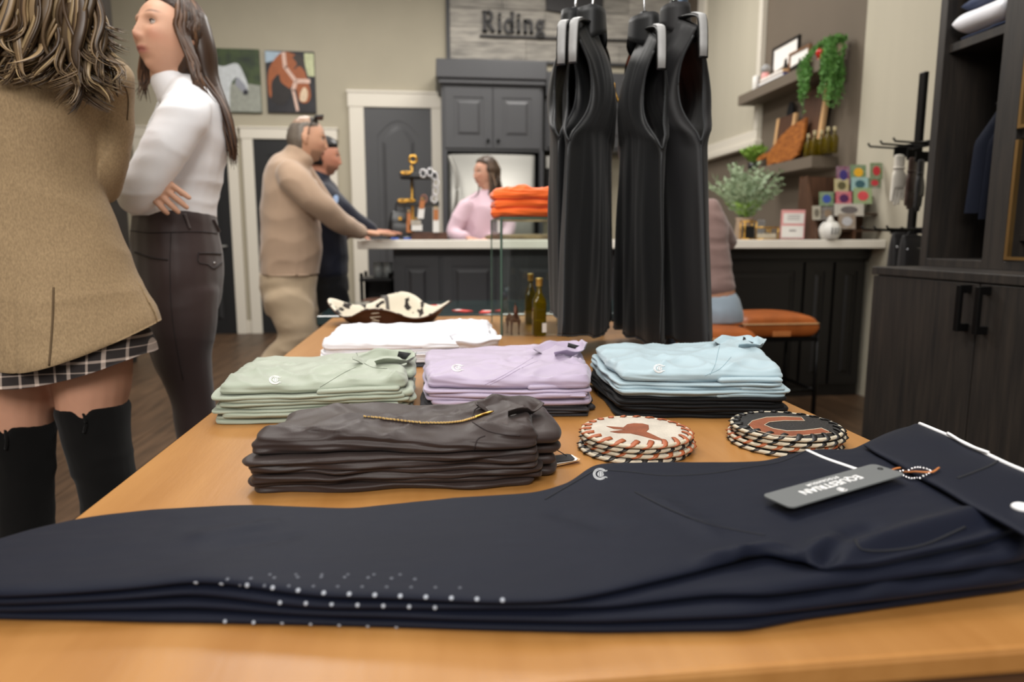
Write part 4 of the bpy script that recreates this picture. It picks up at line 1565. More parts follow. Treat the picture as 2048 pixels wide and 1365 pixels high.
MB().tube([eye + (ux * math.cos(a) + uy2 * math.sin(a)) * .0022 for a in np.linspace(0, 6.283, 16)[:-1]], .0006, 6, closed=True).build('eyelet', CL['label'], ht, True)
def hit2(x, y, l):
    a, b = hit(bt, x, y, l), hit(bw, x, y, l)
    if a is None: return b
    if b is None: return a
    return a if np.linalg.norm(a - np.array(CAMO)) < np.linalg.norm(b - np.array(CAMO)) else b
bc = np.array([q_ for q_ in [hit2(x, y, .0022) for x, y in cr(np.array([(1775, 955), (1795, 951), (1820, 962), (1845, 958), (1862, 948), (1838, 940), (1815, 945), (1790, 950)], float), 34)] if q_ is not None])
mb = MB()
for p in bc:
    mb.sphere(p, .00125, 8, 6)
mb.build('bead_chain', M['chrome'], ht, True)
bc = np.array([q_ for q_ in [hit2(x, y, .0025) for x, y in cr(np.array([(1772, 950), (1800, 941), (1830, 947), (1862, 950), (1878, 941)], float), 24)] if q_ is not None])
MB().tube(bc, .0010, 6).build('cord', M['lightleather'], ht, True)

# ------------------------------------------------------------------ coasters
M['hidewhite'] = mat('white_cowhide', S(184, 176, 164), .8, var=.14, vs=30, bump=.25, bs=300)
M['hideblack'] = mat('black_cowhide', S(22, 19, 18), .6, var=.3, vs=30, bump=.25, bs=300)
M['hidebrown'] = mat('brown_cowhide', S(126, 66, 36), .7, var=.2, vs=40, bump=.2, bs=300)
M['lacebrown'] = mat('brown_leather_lace', S(158, 84, 48), .5, var=.12, vs=60)
M['laceblack'] = mat('black_leather_lace', S(26, 24, 24), .4, var=.15, vs=60)
M['rimcream'] = mat('cream_rope', S(190, 180, 160), .7, var=.1, vs=60, bump=.2, bs=200)


def coaster(c, r, T, topm, lacem, label, group, ph=0.0, nl=22):
    t = thing('coaster', label, 'coaster', c, group)
    MB().lathe(c, [(r - .012, .0006), (r - .003, .001), (r, T / 2), (r - .003, T - .001), (r - .008, T), (.002, T)], 56).build('disc', topm, t, True)
    MB().tube([(c[0] + (r + .001) * math.cos(a), c[1] + (r + .001) * math.sin(a), c[2] + T / 2) for a in np.linspace(0, 2 * math.pi, 56, endpoint=False)], T * .42, 8, closed=True).build('rim_cord', M['rimcream'], t, True)
    # one lace wrap, shared
    w_ = MB()
    pts = []
    for i in range(9):
        s_ = i / 8
        ang = -.5 * math.pi + math.pi * s_
        rad = r - .010 + (.013) * math.cos(ang)
        zz = T / 2 + (T / 2 + .0012) * math.sin(ang)
        sk = (s_ - .5) * .26
        pts.append((rad * math.cos(sk), rad * math.sin(sk), zz))
    w_.tube(pts, .0042, 6, .30, ref=(0, .2, 1))
    v, f = w_.arr()
    first = mesh_obj('lace_wrap', v, f, lacem, None, True, origin=(0, 0, 0))
    first.parent = t
    first.rotation_euler.z = ph
    for k in range(1, nl):
        o = first.copy()
        COL.objects.link(o)
        o.parent = t
        o.rotation_euler.z = ph + k * 2 * math.pi / nl
    return t


r0 = .0732
CT1 = G(1281, 905, TZ)
c1 = np.array((.278, .912))
hT = .0068
cs1 = []
for k, (dx, dy, lm, lab) in enumerate(((-.004, -.003, 'laceblack', 'cowhide coaster with black lacing, lowest of the white stack'), (.003, -.001, 'lacebrown', 'cowhide coaster with brown lacing, second from bottom of the white stack'),
                                       (-.001, .001, 'laceblack', 'cowhide coaster with black lacing, third from bottom of the white stack'), (0, 0, 'lacebrown', 'white cowhide coaster with brown steer, on top of its stack'))):
    cs1.append(coaster((c1[0] + dx, c1[1] + dy, TZ + k * hT), r0, hT, M['hidewhite'], M[lm], lab, 'laced cowhide coasters', k * .11))
ztc = TZ + 4 * hT
cz = lambda pts, z: [tuple(G(1100 + .3223 * x, 820 + .3223 * y, z)[:2]) for x, y in pts]
steer = cz([(350, 104), (400, 108), (455, 112), (480, 92), (520, 86), (575, 88), (612, 98), (614, 122), (596, 138), (640, 158), (715, 194), (650, 186), (585, 168), (545, 158), (500, 148), (420, 146), (372, 138), (420, 132), (470, 126), (395, 120)], ztc)
MB().prism(steer, (0, 0, ztc - .0002), (1, 0, 0), (0, 1, 0), (0, 0, .0009)).build('steer_patch', M['hidebrown'], cs1[-1])
c2 = np.array((.501, .916))
cs2 = []
for k, (dx, dy, lm, lab) in enumerate(((-.004, -.004, 'laceblack', 'black laced coaster, lowest of the horseshoe stack'), (-.003, .001, 'lacebrown', 'brown laced coaster, second from bottom of the horseshoe stack'),
                                       (.002, -.002, 'laceblack', 'black laced coaster, third from bottom of the horseshoe stack'), (0, 0, 'laceblack', 'black cowhide coaster with brown horseshoe, on top of its stack'))):
    cs2.append(coaster((c2[0] + dx, c2[1] + dy, TZ + k * hT), r0, hT, M['hideblack'], M[lm], lab, 'laced cowhide coasters', k * .13))
shoe = cz([(1560, 50), (1450, 45), (1340, 50), (1255, 72), (1228, 98), (1268, 130), (1390, 162), (1500, 170), (1640, 156), (1748, 146), (1685, 118), (1570, 132), (1470, 135), (1385, 120), (1330, 98), (1360, 80), (1450, 71), (1580, 72)], ztc)
sp_ = np.array(shoe)
ring = cr(np.vstack([sp_[-1:], sp_, sp_[:2]]), 126)[6:-6]
MB().prism(shoe, (0, 0, ztc - .0002), (1, 0, 0), (0, 1, 0), (0, 0, .0009)).build('horseshoe_patch', M['hidebrown'], cs2[-1])
MB().tube([(p[0], p[1], ztc + .0008) for p in np.vstack([sp_, sp_[:1]])], .0006, 5).build('stitching', M['rimcream'], cs2[-1], True)

# ------------------------------------------------------------------ hide tray
c = np.array((-.152, 2.405))
R_ = .215
n, m_ = 96, 22
M['hidetop'] = mat('spotted_cowhide', S(214, 205, 186), .75, var=.05, bump=.2, bs=250)
nt = M['hidetop'].node_tree
bs_ = nt.nodes['Principled BSDF']
tcn = nt.nodes.new('ShaderNodeTexCoord')
mpn = nt.nodes.new('ShaderNodeMapping')
mpn.inputs['Scale'].default_value = (1, .55, 1)
nn_ = nt.nodes.new('ShaderNodeTexNoise')
nn_.inputs['Scale'].default_value = 26
nn_.inputs['Detail'].default_value = 3
rmp = nt.nodes.new('ShaderNodeValToRGB')
rmp.color_ramp.interpolation = 'CONSTANT'
rmp.color_ramp.elements[0].color = (*S(34, 26, 22), 1)
rmp.color_ramp.elements[1].color = (*S(214, 205, 186), 1)
rmp.color_ramp.elements[1].position = .43
nt.links.new(tcn.outputs['Object'], mpn.inputs[0])
nt.links.new(mpn.outputs[0], nn_.inputs['Vector'])
nt.links.new(nn_.outputs[0], rmp.inputs[0])
nt.links.new(rmp.outputs[0], bs_.inputs['Base Color'])
M['trayleather'] = mat('dark_tray_leather', S(66, 38, 26), .45, var=.12, vs=30)
tr = thing('hide_tray', 'square leather tray lined with black and white cowhide, corners pinched up', 'tray', (c[0], c[1], TZ))


def tray_pt(a, s):
    # corners at left, front, right, back
    a2 = a + .20 * math.sin(a) * math.cos(a) * 0
    k = abs(math.cos(2 * (a + .16))) ** 2.5
    rad = R_ * (.84 + .16 * k) * s
    lift = (.036 + .040 * k + .012 * math.sin(a)) * sstep(.62, 1.0, s) ** 1.1
    # right and left corners flare outwards, front and back stand up
    sx = 1.0 + .0 * abs(math.cos(a))
    return (c[0] + rad * math.cos(a) * sx, c[1] + rad * math.sin(a) * (1 - .12 * float(sstep(.6, 1, s))), TZ + .004 + float(lift))


for nm, off, mm in (('outer_leather', 0, M['trayleather']), ('hide_lining', .0035, M['hidetop'])):
    v, f = [], []
    for i in range(n):
        a = 2 * math.pi * i / n + .0
        for j in range(m_):
            s_ = max(.02, j / (m_ - 1)) * (1 - (.012 if off else 0))
            p = tray_pt(a, s_)
            v.append((p[0], p[1], p[2] + off))
    for i in range(n):
        i2 = (i + 1) % n
        for j in range(m_ - 1):
            f.append((i * m_ + j, i * m_ + j + 1, i2 * m_ + j + 1, i2 * m_ + j))
    f.append([i * m_ for i in range(n)])
    o = mesh_obj(nm, v, f, mm, tr)
    sd = o.modifiers.new('thickness', 'SOLIDIFY')
    sd.thickness = .003
    sd.offset = 1
mb = MB()
fp = np.array(tray_pt(-math.pi / 2 - .16, 1.0)) + np.array((0, -.004, 0))
for dz, dx in ((-.012, .012), (-.024, .016), (-.036, .012)):
    mb.tube([fp + np.array((-dx, -.001, dz)), fp + np.array((dx, -.001, dz + .002))], .0012, 5)
mb.tube([fp + np.array((-.016, -.001, -.024)), fp + np.array((.012, -.001, -.038))], .0012, 5)
mb.build('corner_lacing', M['rimcream'], tr, True)
p0 = np.array(tray_pt(1.75, .99))
M['strap'] = mat('grey_strap', S(86, 82, 78), .6, var=.06)
v, f = [], []
for i in range(14):
    s_ = 1.0 - i / 13 * .75
    for d in (-.013, .013):
        p = np.array(tray_pt(1.72, s_)) + np.array((d, 0, .007))
        v += [p, p + np.array((0, -.001, .002))]
for i in range(13):
    a = i * 4
    f += [(a, a + 4, a + 6, a + 2), (a + 1, a + 3, a + 7, a + 5), (a, a + 1, a + 5, a + 4), (a + 2, a + 6, a + 7, a + 3)]
mesh_obj('strap', v, f, M['strap'], tr)

# ------------------------------------------------------------------ glass case with its contents
gx0, gx1, gy0, gy1, gz1 = .2, .515, 2.06, 2.40, P(1000, 434, 2.06)[2]
gc = thing('glass_case', 'clear glass display cube with green edges carrying orange shirts', 'display case', ((gx0 + gx1) / 2, (gy0 + gy1) / 2, TZ))
th = .006
M['glassedge'] = mat('green_glass_edge', S(70, 92, 80), .2, spec=.6, var=.1, vs=30)
for nm, a, b in (('front_pane', (gx0 + th, gy0, TZ + .001), (gx1 - th, gy0 + th, gz1 - th)), ('back_pane', (gx0 + th, gy1 - th, TZ + .001), (gx1 - th, gy1, gz1 - th)),
                 ('side_pane', (gx0, gy0, TZ + .001), (gx0 + th, gy1, gz1 - th)), ('side_pane', (gx1 - th, gy0, TZ + .001), (gx1, gy1, gz1 - th)), ('top_pane', (gx0, gy0, gz1 - th), (gx1, gy1, gz1))):
    cube(nm, a, b, M['glass'], gc)
e = .0022
for x_ in (gx0 - e, gx1 - th + e):
    for y_ in (gy0 - e, gy1 - th + e):
        cube('edge_strip', (x_, y_, TZ + .001), (x_ + th, y_ + th, gz1 - th), M['glassedge'], gc)
for a, b in (((gx0 - e, gy0 - e, gz1 - th), (gx1 + e, gy0 + .001, gz1)), ((gx0 - e, gy1 - .001, gz1 - th), (gx1 + e, gy1 + e, gz1)), ((gx0 - e, gy0 + .001, gz1 - th), (gx0 + .001, gy1 - .001, gz1)), ((gx1 - .001, gy0 + .001, gz1 - th), (gx1 + e, gy1 - .001, gz1))):
    cube('edge_strip', a, b, M['glassedge'], gc)


def oil_bottle(c, h, r, label, group, capm, square=True):
    t = thing('oil_bottle', label, 'bottle', c, group)
    n = 28
    prof = [(.6, 0), (1, .02), (1, .56), (.92, .62), (.5, .72), (.34, .78), (.34, .86)]
    v, f = [], []
    for (pr, hh) in prof:
        for k in range(n):
            a = 2 * math.pi * k / n + math.pi / 4
            ca, sa = math.cos(a), math.sin(a)
            sq = 1.0
            if square and hh < .7:
                sq = 1 / max(abs(ca), abs(sa)) * .86
                sq = min(sq, 1.15)
            v.append((c[0] + pr * r * ca * sq, c[1] + pr * r * sa * sq, c[2] + hh * h))
    m_ = len(prof)
    for i in range(m_ - 1):
        for k in range(n):
            k2 = (k + 1) % n
            f.append((i * n + k, i * n + k2, (i + 1) * n + k2, (i + 1) * n + k))
    f.append(tuple(range(n))[::-1])
    f.append(tuple((m_ - 1) * n + k for k in range(n)))
    mesh_obj('glass', v, f, M['oil'], t)
    MB().lathe((c[0], c[1], c[2] + h * .85), [(.4 * r, 0), (.44 * r, .01 * h), (.44 * r, .11 * h), (.5 * r, .115 * h), (.5 * r, .14 * h), (.3 * r, .15 * h)], 18).build('cap', capm, t, True)
    return t


M['capgold'] = mat('pale_gold_cap', S(196, 170, 96), .35, metal=.6, var=.06)
M['capcream'] = mat('cream_cork_cap', S(214, 200, 160), .5, var=.06)
b1 = oil_bottle(G(1078, 671, TZ + .001), .175, .023, 'olive oil bottle with gold cap in the front of the glass case', 'oil bottles in the case', M['capgold'])
pb = ORG[b1.name]
cube('paper_label', (pb.x + .006, pb.y - .0245, pb.z + .012), (pb.x + .019, pb.y - .0235, pb.z + .04), M['whitepaper'], b1)
c = G(1078, 671, TZ + .001)
oil_bottle(np.array((c[0] + .012, 2.33, TZ + .001)), .175, .022, 'olive oil bottle standing directly behind the front one in the glass case', 'oil bottles in the case', M['capgold'])
c = G(1128, 660, TZ + .001)
oil_bottle(np.array((c[0] + .01, 2.25, TZ + .001)), .165, .022, 'olive oil bottle half hidden by the hanging black clothes', 'oil bottles in the case', M['capgold'])
# horse figurine
c = G(1027, 668, TZ + .001)
M['figure'] = mat('brown_resin', S(96, 56, 38), .5, var=.2, vs=40)
hf = thing('horse_figurine', 'small brown horse figurine standing inside the glass case', 'figurine', c)
o_ = np.array(c)
sc = .001
gs = [loft([(o_[0] - .012, o_[1] + .02, o_[2] + .05, .011, .012), (o_[0], o_[1], o_[2] + .048, .0105, .0115), (o_[0] + .006, o_[1] - .022, o_[2] + .052, .011, .013)], ref=(1, 0, 0), n=12),
      loft([(o_[0] + .004, o_[1] - .02, o_[2] + .054, .009, .011), (o_[0] + .004, o_[1] - .03, o_[2] + .072, .006, .009), (o_[0] + .002, o_[1] - .036, o_[2] + .086, .005, .007)], ref=(1, 0, 0), n=10),
      loft([(o_[0] + .002, o_[1] - .034, o_[2] + .086, .005, .007), (o_[0] + .0, o_[1] - .046, o_[2] + .078, .0045, .005), (o_[0] - .001, o_[1] - .054, o_[2] + .070, .0035, .004)], ref=(1, 0, 0), n=10),
      loft([(o_[0] + .0, o_[1] - .034, o_[2] + .09, .002, .003), (o_[0] + .001, o_[1] - .034, o_[2] + .1, .001, .001)], n=6),
      loft([(o_[0] - .012, o_[1] + .03, o_[2] + .055, .003, .003), (o_[0] - .013, o_[1] + .04, o_[2] + .04, .004, .004), (o_[0] - .012, o_[1] + .04, o_[2] + .02, .002, .002)], n=8)]
for dx, dy, ft in ((-.008, -.018, 0), (.014, -.022, .004), (-.018, .02, -.006), (-.004, .022, .004)):
    gs.append(loft([(o_[0] + dx, o_[1] + dy, o_[2] + .045, .006, .007), (o_[0] + dx, o_[1] + dy - .002 + ft, o_[2] + .024, .003, .0035), (o_[0] + dx, o_[1] + dy + ft, o_[2] + .006, .0026, .003), (o_[0] + dx, o_[1] + dy + ft - .001, o_[2] + .003, .0036, .004)], n=8))
v, f, _ = remesh(gs, .0016, 2)
v[:, 2] += o_[2] - v[:, 2].min()
mesh_obj('body', v, f, M['figure'], hf)
# orange shirts on the case
q = [(gx0 - .028, gy0 + .02), (gx1 - .03, gy0 + .015), (gx1 - .03, gy1 - .03), (gx0 + .0, gy1 - .03)]
items = [('folded_shirt', CL['orange'], .027, 'orange folded fleece, %s on the glass case' % n, 'orange folded fleeces') for n in ('lowest', 'middle one')]
items.append(('folded_shirt', CL['orange'], .030, 'orange folded fleece, uppermost on the glass case', 'orange folded fleeces'))
# bunched end faces left on these: mirror the quad
q = [(q[1][0], q[1][1]), (q[0][0], q[0][1]), (q[3][0], q[3][1]), (q[2][0], q[2][1])]
shirt_stack([(-a_[0], a_[1]) for a_ in q][:0] or [q[1], q[0], q[3], q[2]], items, base=gz1 + .0015, seed=31, bulge=.004, wave=.009, layers=1)

# ------------------------------------------------------------------ teal glass table behind
t0, t1 = P(632, 635, 2.66)[0], 1.0
tt = thing('teal_table', 'dark teal glass topped display table behind the oak table', 'table', ((t0 + t1) / 2, 2.9, 0))
cube('glass_top', (t0, 2.66, TZ - .035), (t1, 3.28, TZ + .002), M['teal'], tt, .006)
cube('frame', (t0 + .03, 2.7, TZ - .09), (t1 - .03, 3.24, TZ - .036), M['bmetal'], tt)
for a in (t0 + .05, t1 - .05):
    for b in (2.72, 3.22):
        MB().tube([(a, b, 0), (a, b, TZ - .09)], .018).build('leg', M['bmetal'], tt, True)
for i, (px, py, lab) in enumerate(((868, 612, 'small red card on the teal table, behind the tray'), (972, 624, 'small red card on the teal table, left of the glass case'), (925, 622, 'red tag on the teal table, in the gap before the glass case'))):
    p = G(px, py, TZ + .003)
    a = .3 + i
    t = thing('red_card', lab, 'card', p, 'red cards')
    ux, uy = np.array((math.cos(a), math.sin(a), 0)), np.array((-math.sin(a), math.cos(a), 0))
    MB().prism([(-.04, -.02), (.04, -.02), (.04, .02), (-.04, .02)], p, ux, uy, (0, 0, .002)).build('card', M['red'], t)
    MB().prism([(.015, -.015), (.035, -.015), (.035, .015), (.015, .015)], p + np.array((0, 0, .002)), ux, uy, (0, 0, .0006)).build('white_patch', M['whitepaper'], t)

# ------------------------------------------------------------------ garment rack with hanging black clothes
RY, RZ = 1.74, P(1250, 0, 1.74)[2] + .055
rx1 = .662
rk = thing('garment_rack', 'blue grey steel garment rack standing beside the oak table', 'clothes rack', (rx1, 1.86, 0))
MB().tube([(rx1, 1.86, .02), (rx1, 1.86, RZ + .02)], .0135, 12).build('post', M['postblue'], rk, True)
MB().tube([(rx1, 1.86, RZ + .012), (rx1, RY, RZ), (.26, RY, RZ)], .0115, 12).build('rail', M['postblue'], rk, True)
MB().lathe((rx1, 1.86, 0), [(.14, 0), (.14, .008), (.03, .014), (.02, .02)], 32).build('base_plate', M['postblue'], rk, True)
M['blackvest'] = cloth('black_stretch_knit', (12, 13, 15), .5, .06, bs=1200)
M['blackvest2'] = cloth('black_cotton_knit', (16, 15, 17), .6, .06, bs=1200)
M['vestpipe'] = cloth('black_binding', (26, 28, 31), .5, .1)
M['meshblack'] = cloth('black_mesh_yoke', (52, 48, 47), .7, .3, bs=300)


def hanger_and_vest(px, z_top, z_hem, near_px, near_dy, hook_label, vest_label, m, w_sh=.155, w_un=.205, w_hem=.22, dep=.065, Y0=RY, seed=1, foldn=5.0, flare=.0, lean=0.0, gap=.05):
    c = P(px, 60, Y0)
    nr = P(near_px, 90, Y0 - near_dy)
    wd = np.array((c[0] - nr[0], near_dy, 0))
    wd /= np.linalg.norm(wd)          # from the near shoulder to the far one
    dd = np.array((wd[1], -wd[0], 0))
    if dd[1] > 0:
        dd = -dd
    C0 = np.array((c[0], Y0, 0))
    hg = thing('clothes_hanger', hook_label, 'hanger', (C0[0], C0[1], z_top), 'black shoulder hangers')
    # arms: a wide curved strip that turns down at both ends
    pts = []
    for u in np.linspace(-1, 1, 41):
        au = abs(u)
        x = .185 * math.sin(min(1, au) * math.pi / 2 * .98) * (1 if u > 0 else -1)
        zz = z_top - .004 - .055 * au ** 1.3 - .075 * max(0, (au - .75) / .25) ** 1.6
        pts.append(C0 + wd * x + np.array((0, 0, zz)))
    pts = np.array(pts)
    MB().tube(pts, .012, 10, .34, ref=(0, 0, 1)).build('shoulder_arm', M['blackplastic'], hg, True)
    for sl in (slice(0, 11), slice(30, 41)):
        tp = pts[sl].copy()
        tp[:, 2] += .0035
        out = np.where(sl.start == 0, -1, 1)
        tp += wd * out * .002
        MB().tube(tp, .0098, 8, .25).build('grip_strip', M['hangergrey'], hg, True)
    for e in (-1, 1):
        q = C0 + wd * e * .135 + np.array((0, 0, z_top - .085))
        MB().tube([q + np.array((0, 0, .03)), q + wd * e * .012 + np.array((0, 0, .008)), q], .004, 6).build('clip', M['blackplastic'], hg, True)
    hk = cr([C0 + np.array((0, 0, z_top + .01)), C0 + np.array((0, 0, z_top + .04)), C0 + wd * .016 + np.array((0, 0, RZ - .028)), C0 + wd * .019 + np.array((0, 0, RZ + .004)), C0 + np.array((0, 0, RZ + .0165)), C0 - wd * .016 + np.array((0, 0, RZ + .002)), C0 - wd * .017 + np.array((0, 0, RZ - .012))], 30)
    MB().tube(hk, .0028, 8).build('hook', M['chrome'], hg, True)
    mb = MB()
    mb.tube([C0 + np.array((0, 0, z_top + .0)), C0 + np.array((0, 0, z_top + .045))], [.016, .010], 10, .6)
    mb.build('hook_socket', M['blackplastic'], hg, True)
    # garment
    t = thing('hanging_vest', vest_label, 'vest', (C0[0], C0[1], z_hem), 'hanging black vests')
    n, k_ = 41, 90
    su = .34
    U = np.linspace(-1, 1, n)
    Sv = np.linspace(0, 1, k_)
    L_ = z_top - z_hem
    uu, ss = np.meshgrid(U, Sv, indexing='ij')
    un = sstep(.16, su, ss)
    w_ = np.where(ss < su, w_sh * (1 - .22 * np.sin(np.clip(ss / su, 0, 1) * math.pi)) + (w_un - w_sh) * un ** 3, w_un + (w_hem - w_un) * ((ss - su) / (1 - su)))
    w_ = np.where(ss < su, np.minimum(w_, w_un), w_)
    zz = z_top - .0 - .06 * np.abs(uu) ** 1.3 * (1 - ss) - L_ * ss
    zz = zz + np.where(ss > .97, .0, 0) + flare * np.abs(uu) * ss
    g = gap * np.sin(np.clip(ss / su, 0, 1) * math.pi) ** .8 * (ss < su)
    body = dep * (sstep(0, .25, ss) * .85 + .15) * np.sqrt(np.clip(1 - uu ** 2, 0, 1)) ** .9
    fold = sstep(.15, .8, ss) * (.030 * nz(uu * foldn * .55 + .5 * ss, ss * 1.1, seed * 3.7) + .012 * nz(uu * foldn * 1.7, ss * 1.6 + 4, seed * 1.3)) * (1 - uu ** 4 * .5)
    fine = .005 * nz(uu * 9, ss * 3, seed * 2.2)
    sheets = []
    hemw = .02 * nz(uu * 2.2, seed, 1.1) * sstep(.9, 1, ss)
    for sgn in (1, -1):
        off = sgn * (body + g * .5 + .006 * sstep(.02, .1, ss)) + fold + fine
        edge_fix = np.abs(uu) ** 8 * sstep(su - .02, su + .05, ss)
        off = off * (1 - edge_fix) + (fold + fine) * edge_fix
        X = C0[0] + wd[0] * uu * w_ + dd[0] * off + lean * ss * wd[0]
        Y = C0[1] + wd[1] * uu * w_ + dd[1] * off + lean * ss * wd[1]
        sheets.append(np.stack([X, Y, zz + hemw], -1))
    v = np.concatenate([s_.reshape(-1, 3) for s_ in sheets])
    f = []
    N = n * k_
    for i in range(n - 1):
        for j in range(k_ - 1):
            a = i * k_ + j
            f.append((a, a + 1, a + k_ + 1, a + k_))
            f.append((N + a, N + a + k_, N + a + k_ + 1, N + a + 1))
    body_o = mesh_obj('body', v, f, m, t)
    sd = body_o.modifiers.new('thickness', 'SOLIDIFY')
    sd.thickness = .0018
    jm = int(su * k_)
    for e in (0, n - 1):
        ln = np.vstack([sheets[0][e, 2:jm + 3], sheets[1][e, 2:jm + 3][::-1]])
        MB().tube(cr(ln[::2], 60), .0026, 6).build('armhole_binding', M['vestpipe'], t, True)
    for e, sh_ in ((0, 0), (n - 1, 0)):
        ln = sheets[0][e, jm + 3::4]
        MB().tube(ln, .0016, 5).build('side_seam', M['vestpipe'], t, True)
    ln = np.vstack([sheets[0][:, -1], sheets[1][::-1, -1]])
    MB().tube(ln, .002, 5).build('hem', M['vestpipe'], t, True)
    # stand collar
    v2, f2 = [], []
    m_ = 36
    for j in range(6):
        for a in np.linspace(0, 2 * math.pi, m_, endpoint=False):
            r1, r2 = .07 - .012 * j / 5, .036 - .004 * j / 5
            w1 = 1 + .07 * math.sin(3 * a + seed)
            p = C0 + wd * r1 * w1 * math.cos(a) + dd * r2 * w1 * math.sin(a)
            v2.append((p[0], p[1], z_top - .02 + .047 * j / 5 - .016 * abs(math.cos(a)) * (1 - j / 5) * 2))
    for j in range(5):
        for a in range(m_):
            f2.append((j * m_ + a, j * m_ + (a + 1) % m_, (j + 1) * m_ + (a + 1) % m_, (j + 1) * m_ + a))
    co_ = mesh_obj('collar', v2, f2, m, t)
    sd = co_.modifiers.new('thickness', 'SOLIDIFY')
    sd.thickness = .002
    return t, C0, wd, dd, sheets


zt0 = P(1180, 48, RY)[2]
z690 = P(1180, 694, 1.6)[2]
hanger_and_vest(1150, P(1160, 50, 1.76)[2], P(1130, 622, 1.76)[2], 1124, .165, 'black shoulder hanger with grey grips, leftmost on the rack', 'black sleeveless knit vest hanging leftmost, shortest of the four', M['blackvest'], Y0=1.775, seed=3, w_un=.20, w_hem=.19, dep=.036, foldn=4, gap=.04)
hanger_and_vest(1184, zt0, z690 + .01, 1146, .165, 'black shoulder hanger with grey grips, second from left', 'long black sleeveless vest hanging second from left, collar turned right', M['blackvest'], seed=1, w_hem=.26, dep=.028, foldn=4.5, flare=.03, gap=.045)
v3 = hanger_and_vest(1288, P(1280, 62, RY)[2], z690 + .015, 1322, .175, 'black shoulder hanger with grey grips, third from left', 'black sleeveless vest with gold zip hanging third from left', M['blackvest'], seed=6, w_hem=.24, dep=.028, foldn=4, gap=.04)
v4 = hanger_and_vest(1346, P(1338, 40, RY)[2], z690 + .02, 1396, .155, 'black shoulder hanger with grey grips, rightmost by the post', 'black sleeveless vest hanging rightmost in front of the seated person', M['blackvest2'], seed=8, w_un=.185, w_hem=.29, dep=.05, foldn=3.4, gap=.05)
# gold zip on the third vest, small print on the fourth
zl = cr([P(1229, 168, 1.80), P(1231, 185, 1.80), P(1236, 200, 1.80), P(1240, 214, 1.80)], 16)
mb = MB()
for p in zl:
    mb.sphere(p, .0028, 6, 5)
mb.build('zip', M['gold'], v3[0], True)
t4, C4, wd4, dd4, sh4 = v4
nrm3_ = lambda q_: q_ / np.linalg.norm(q_)
p = P(1322, 98, RY - .11)
v, f = text_geo('MEN', .019, .0006, .0003)
fs = [(i * 90 + j, i * 90 + j + 1, i * 90 + j + 91, i * 90 + j + 90) for i in range(40) for j in range(89)]
h4 = None
for sh_ in sh4:
    h_ = bvh_of(sh_.reshape(-1, 3), fs).ray_cast(CAMO, Vector(ray(1324, 106)).normalized())
    if h_[0] is not None and (h4 is None or h_[3] < h4[3]):
        h4 = h_
if h4 is not None:
    nn_ = np.array(h4[1])
    nn_ = nn_ if np.dot(nn_, np.array(h4[0]) - np.array(CAMO)) < 0 else -nn_
    uxp = nrm3_(np.array((0, 0, 1.)) - nn_ * nn_[2])
    mesh_obj('print', place(v, np.array(h4[0]) + nn_ * .004, uxp, np.cross(nn_, uxp), nn_), f, CL['thread'], t4, False)

# ------------------------------------------------------------------ jewellery stand and goods on the counter
def on_counter(px, Y):
    p = P(px, 480, Y)
    p[2] = CT
    return p


JY = 4.2
c = on_counter(826, JY)
js = thing('jewellery_stand', 'two tier black jewellery stand with a gold ring handle on the counter', 'display stand', c)
jz = lambda y: P(826, y, JY)[2]
MB().tube([(c[0], JY, CT + .02), (c[0], JY, jz(330))], .008, 10).build('stem', M['gold'], js, True)
rc_ = P(826, 319, JY)
MB().tube([rc_ + np.array((.021 * math.cos(a), 0, .021 * math.sin(a))) for a in np.linspace(0, 2 * math.pi, 24, endpoint=False)], .008, 8, closed=True).build('ring_handle', M['gold'], js, True)
for y_, wl, wr_ in ((352, 800, 876), (408, 796, 878)):
    a, b = P(wl, y_, JY)[0], P(wr_, y_, JY)[0]
    cube('tier', (a, JY - .09, jz(y_) - .015), (b, JY + .09, jz(y_) + .013), M['blackplastic'], js, .004)
MB().lathe((c[0], JY, CT), [(.09, .0), (.09, .012), (.03, .022), (.01, .03)], 24).build('base', M['blackplastic'], js, True)
bl_i = 0
for px, y_, m_ in ((812, 346, 'gold'), (806, 402, 'gold'), (820, 401, 'gold'), (846, 347, 'chrome'), (860, 345, 'chrome'), (869, 352, 'chrome'), (872, 366, 'chrome'), (871, 382, 'chrome'), (868, 398, 'chrome'), (848, 398, 'rosebead')):
    if 'rosebead' not in M:
        M['rosebead'] = mat('rose_beads', S(150, 106, 92), .4, var=.1)
    p = P(px, y_, JY - .095)
    t = thing('bracelet', 'small %s bracelet on the jewellery stand, %s' % ({'gold': 'gold', 'chrome': 'silver', 'rosebead': 'rose'}[m_],
              ['upper tier left', 'lower tier far left', 'lower tier beside the stem', 'upper tier right of the stem', 'upper tier near the right end', 'hanging off the upper tier end',
               'hanging below the upper tier end', 'hanging midway between the tiers', 'draped over the lower tier end', 'hanging from the lower tier'][bl_i]), 'bracelet', p, 'bracelets on the stand')
    bl_i += 1
    mb = MB()
    for a in np.linspace(0, 2 * math.pi, 14, endpoint=False):
        if m_ == 'gold':
            mb.sphere(p + np.array((.026 * math.cos(a), .01 * math.sin(a), .007 * math.sin(a))), .0065, 6, 5)
        else:
            mb.sphere(p + np.array((.016 * math.cos(a), .006 * math.sin(a), .022 * math.sin(a))), .006, 6, 5)
    mb.build('beads', M[m_], t, True)
    MB().tube([p + np.array(((.026 if m_ == 'gold' else .016) * math.cos(a), .008 * math.sin(a), (.007 if m_ == 'gold' else .022) * math.sin(a))) for a in np.linspace(0, 2 * math.pi, 16, endpoint=False)], .002, 5, closed=True).build('cord', M['bronze'], t, True)
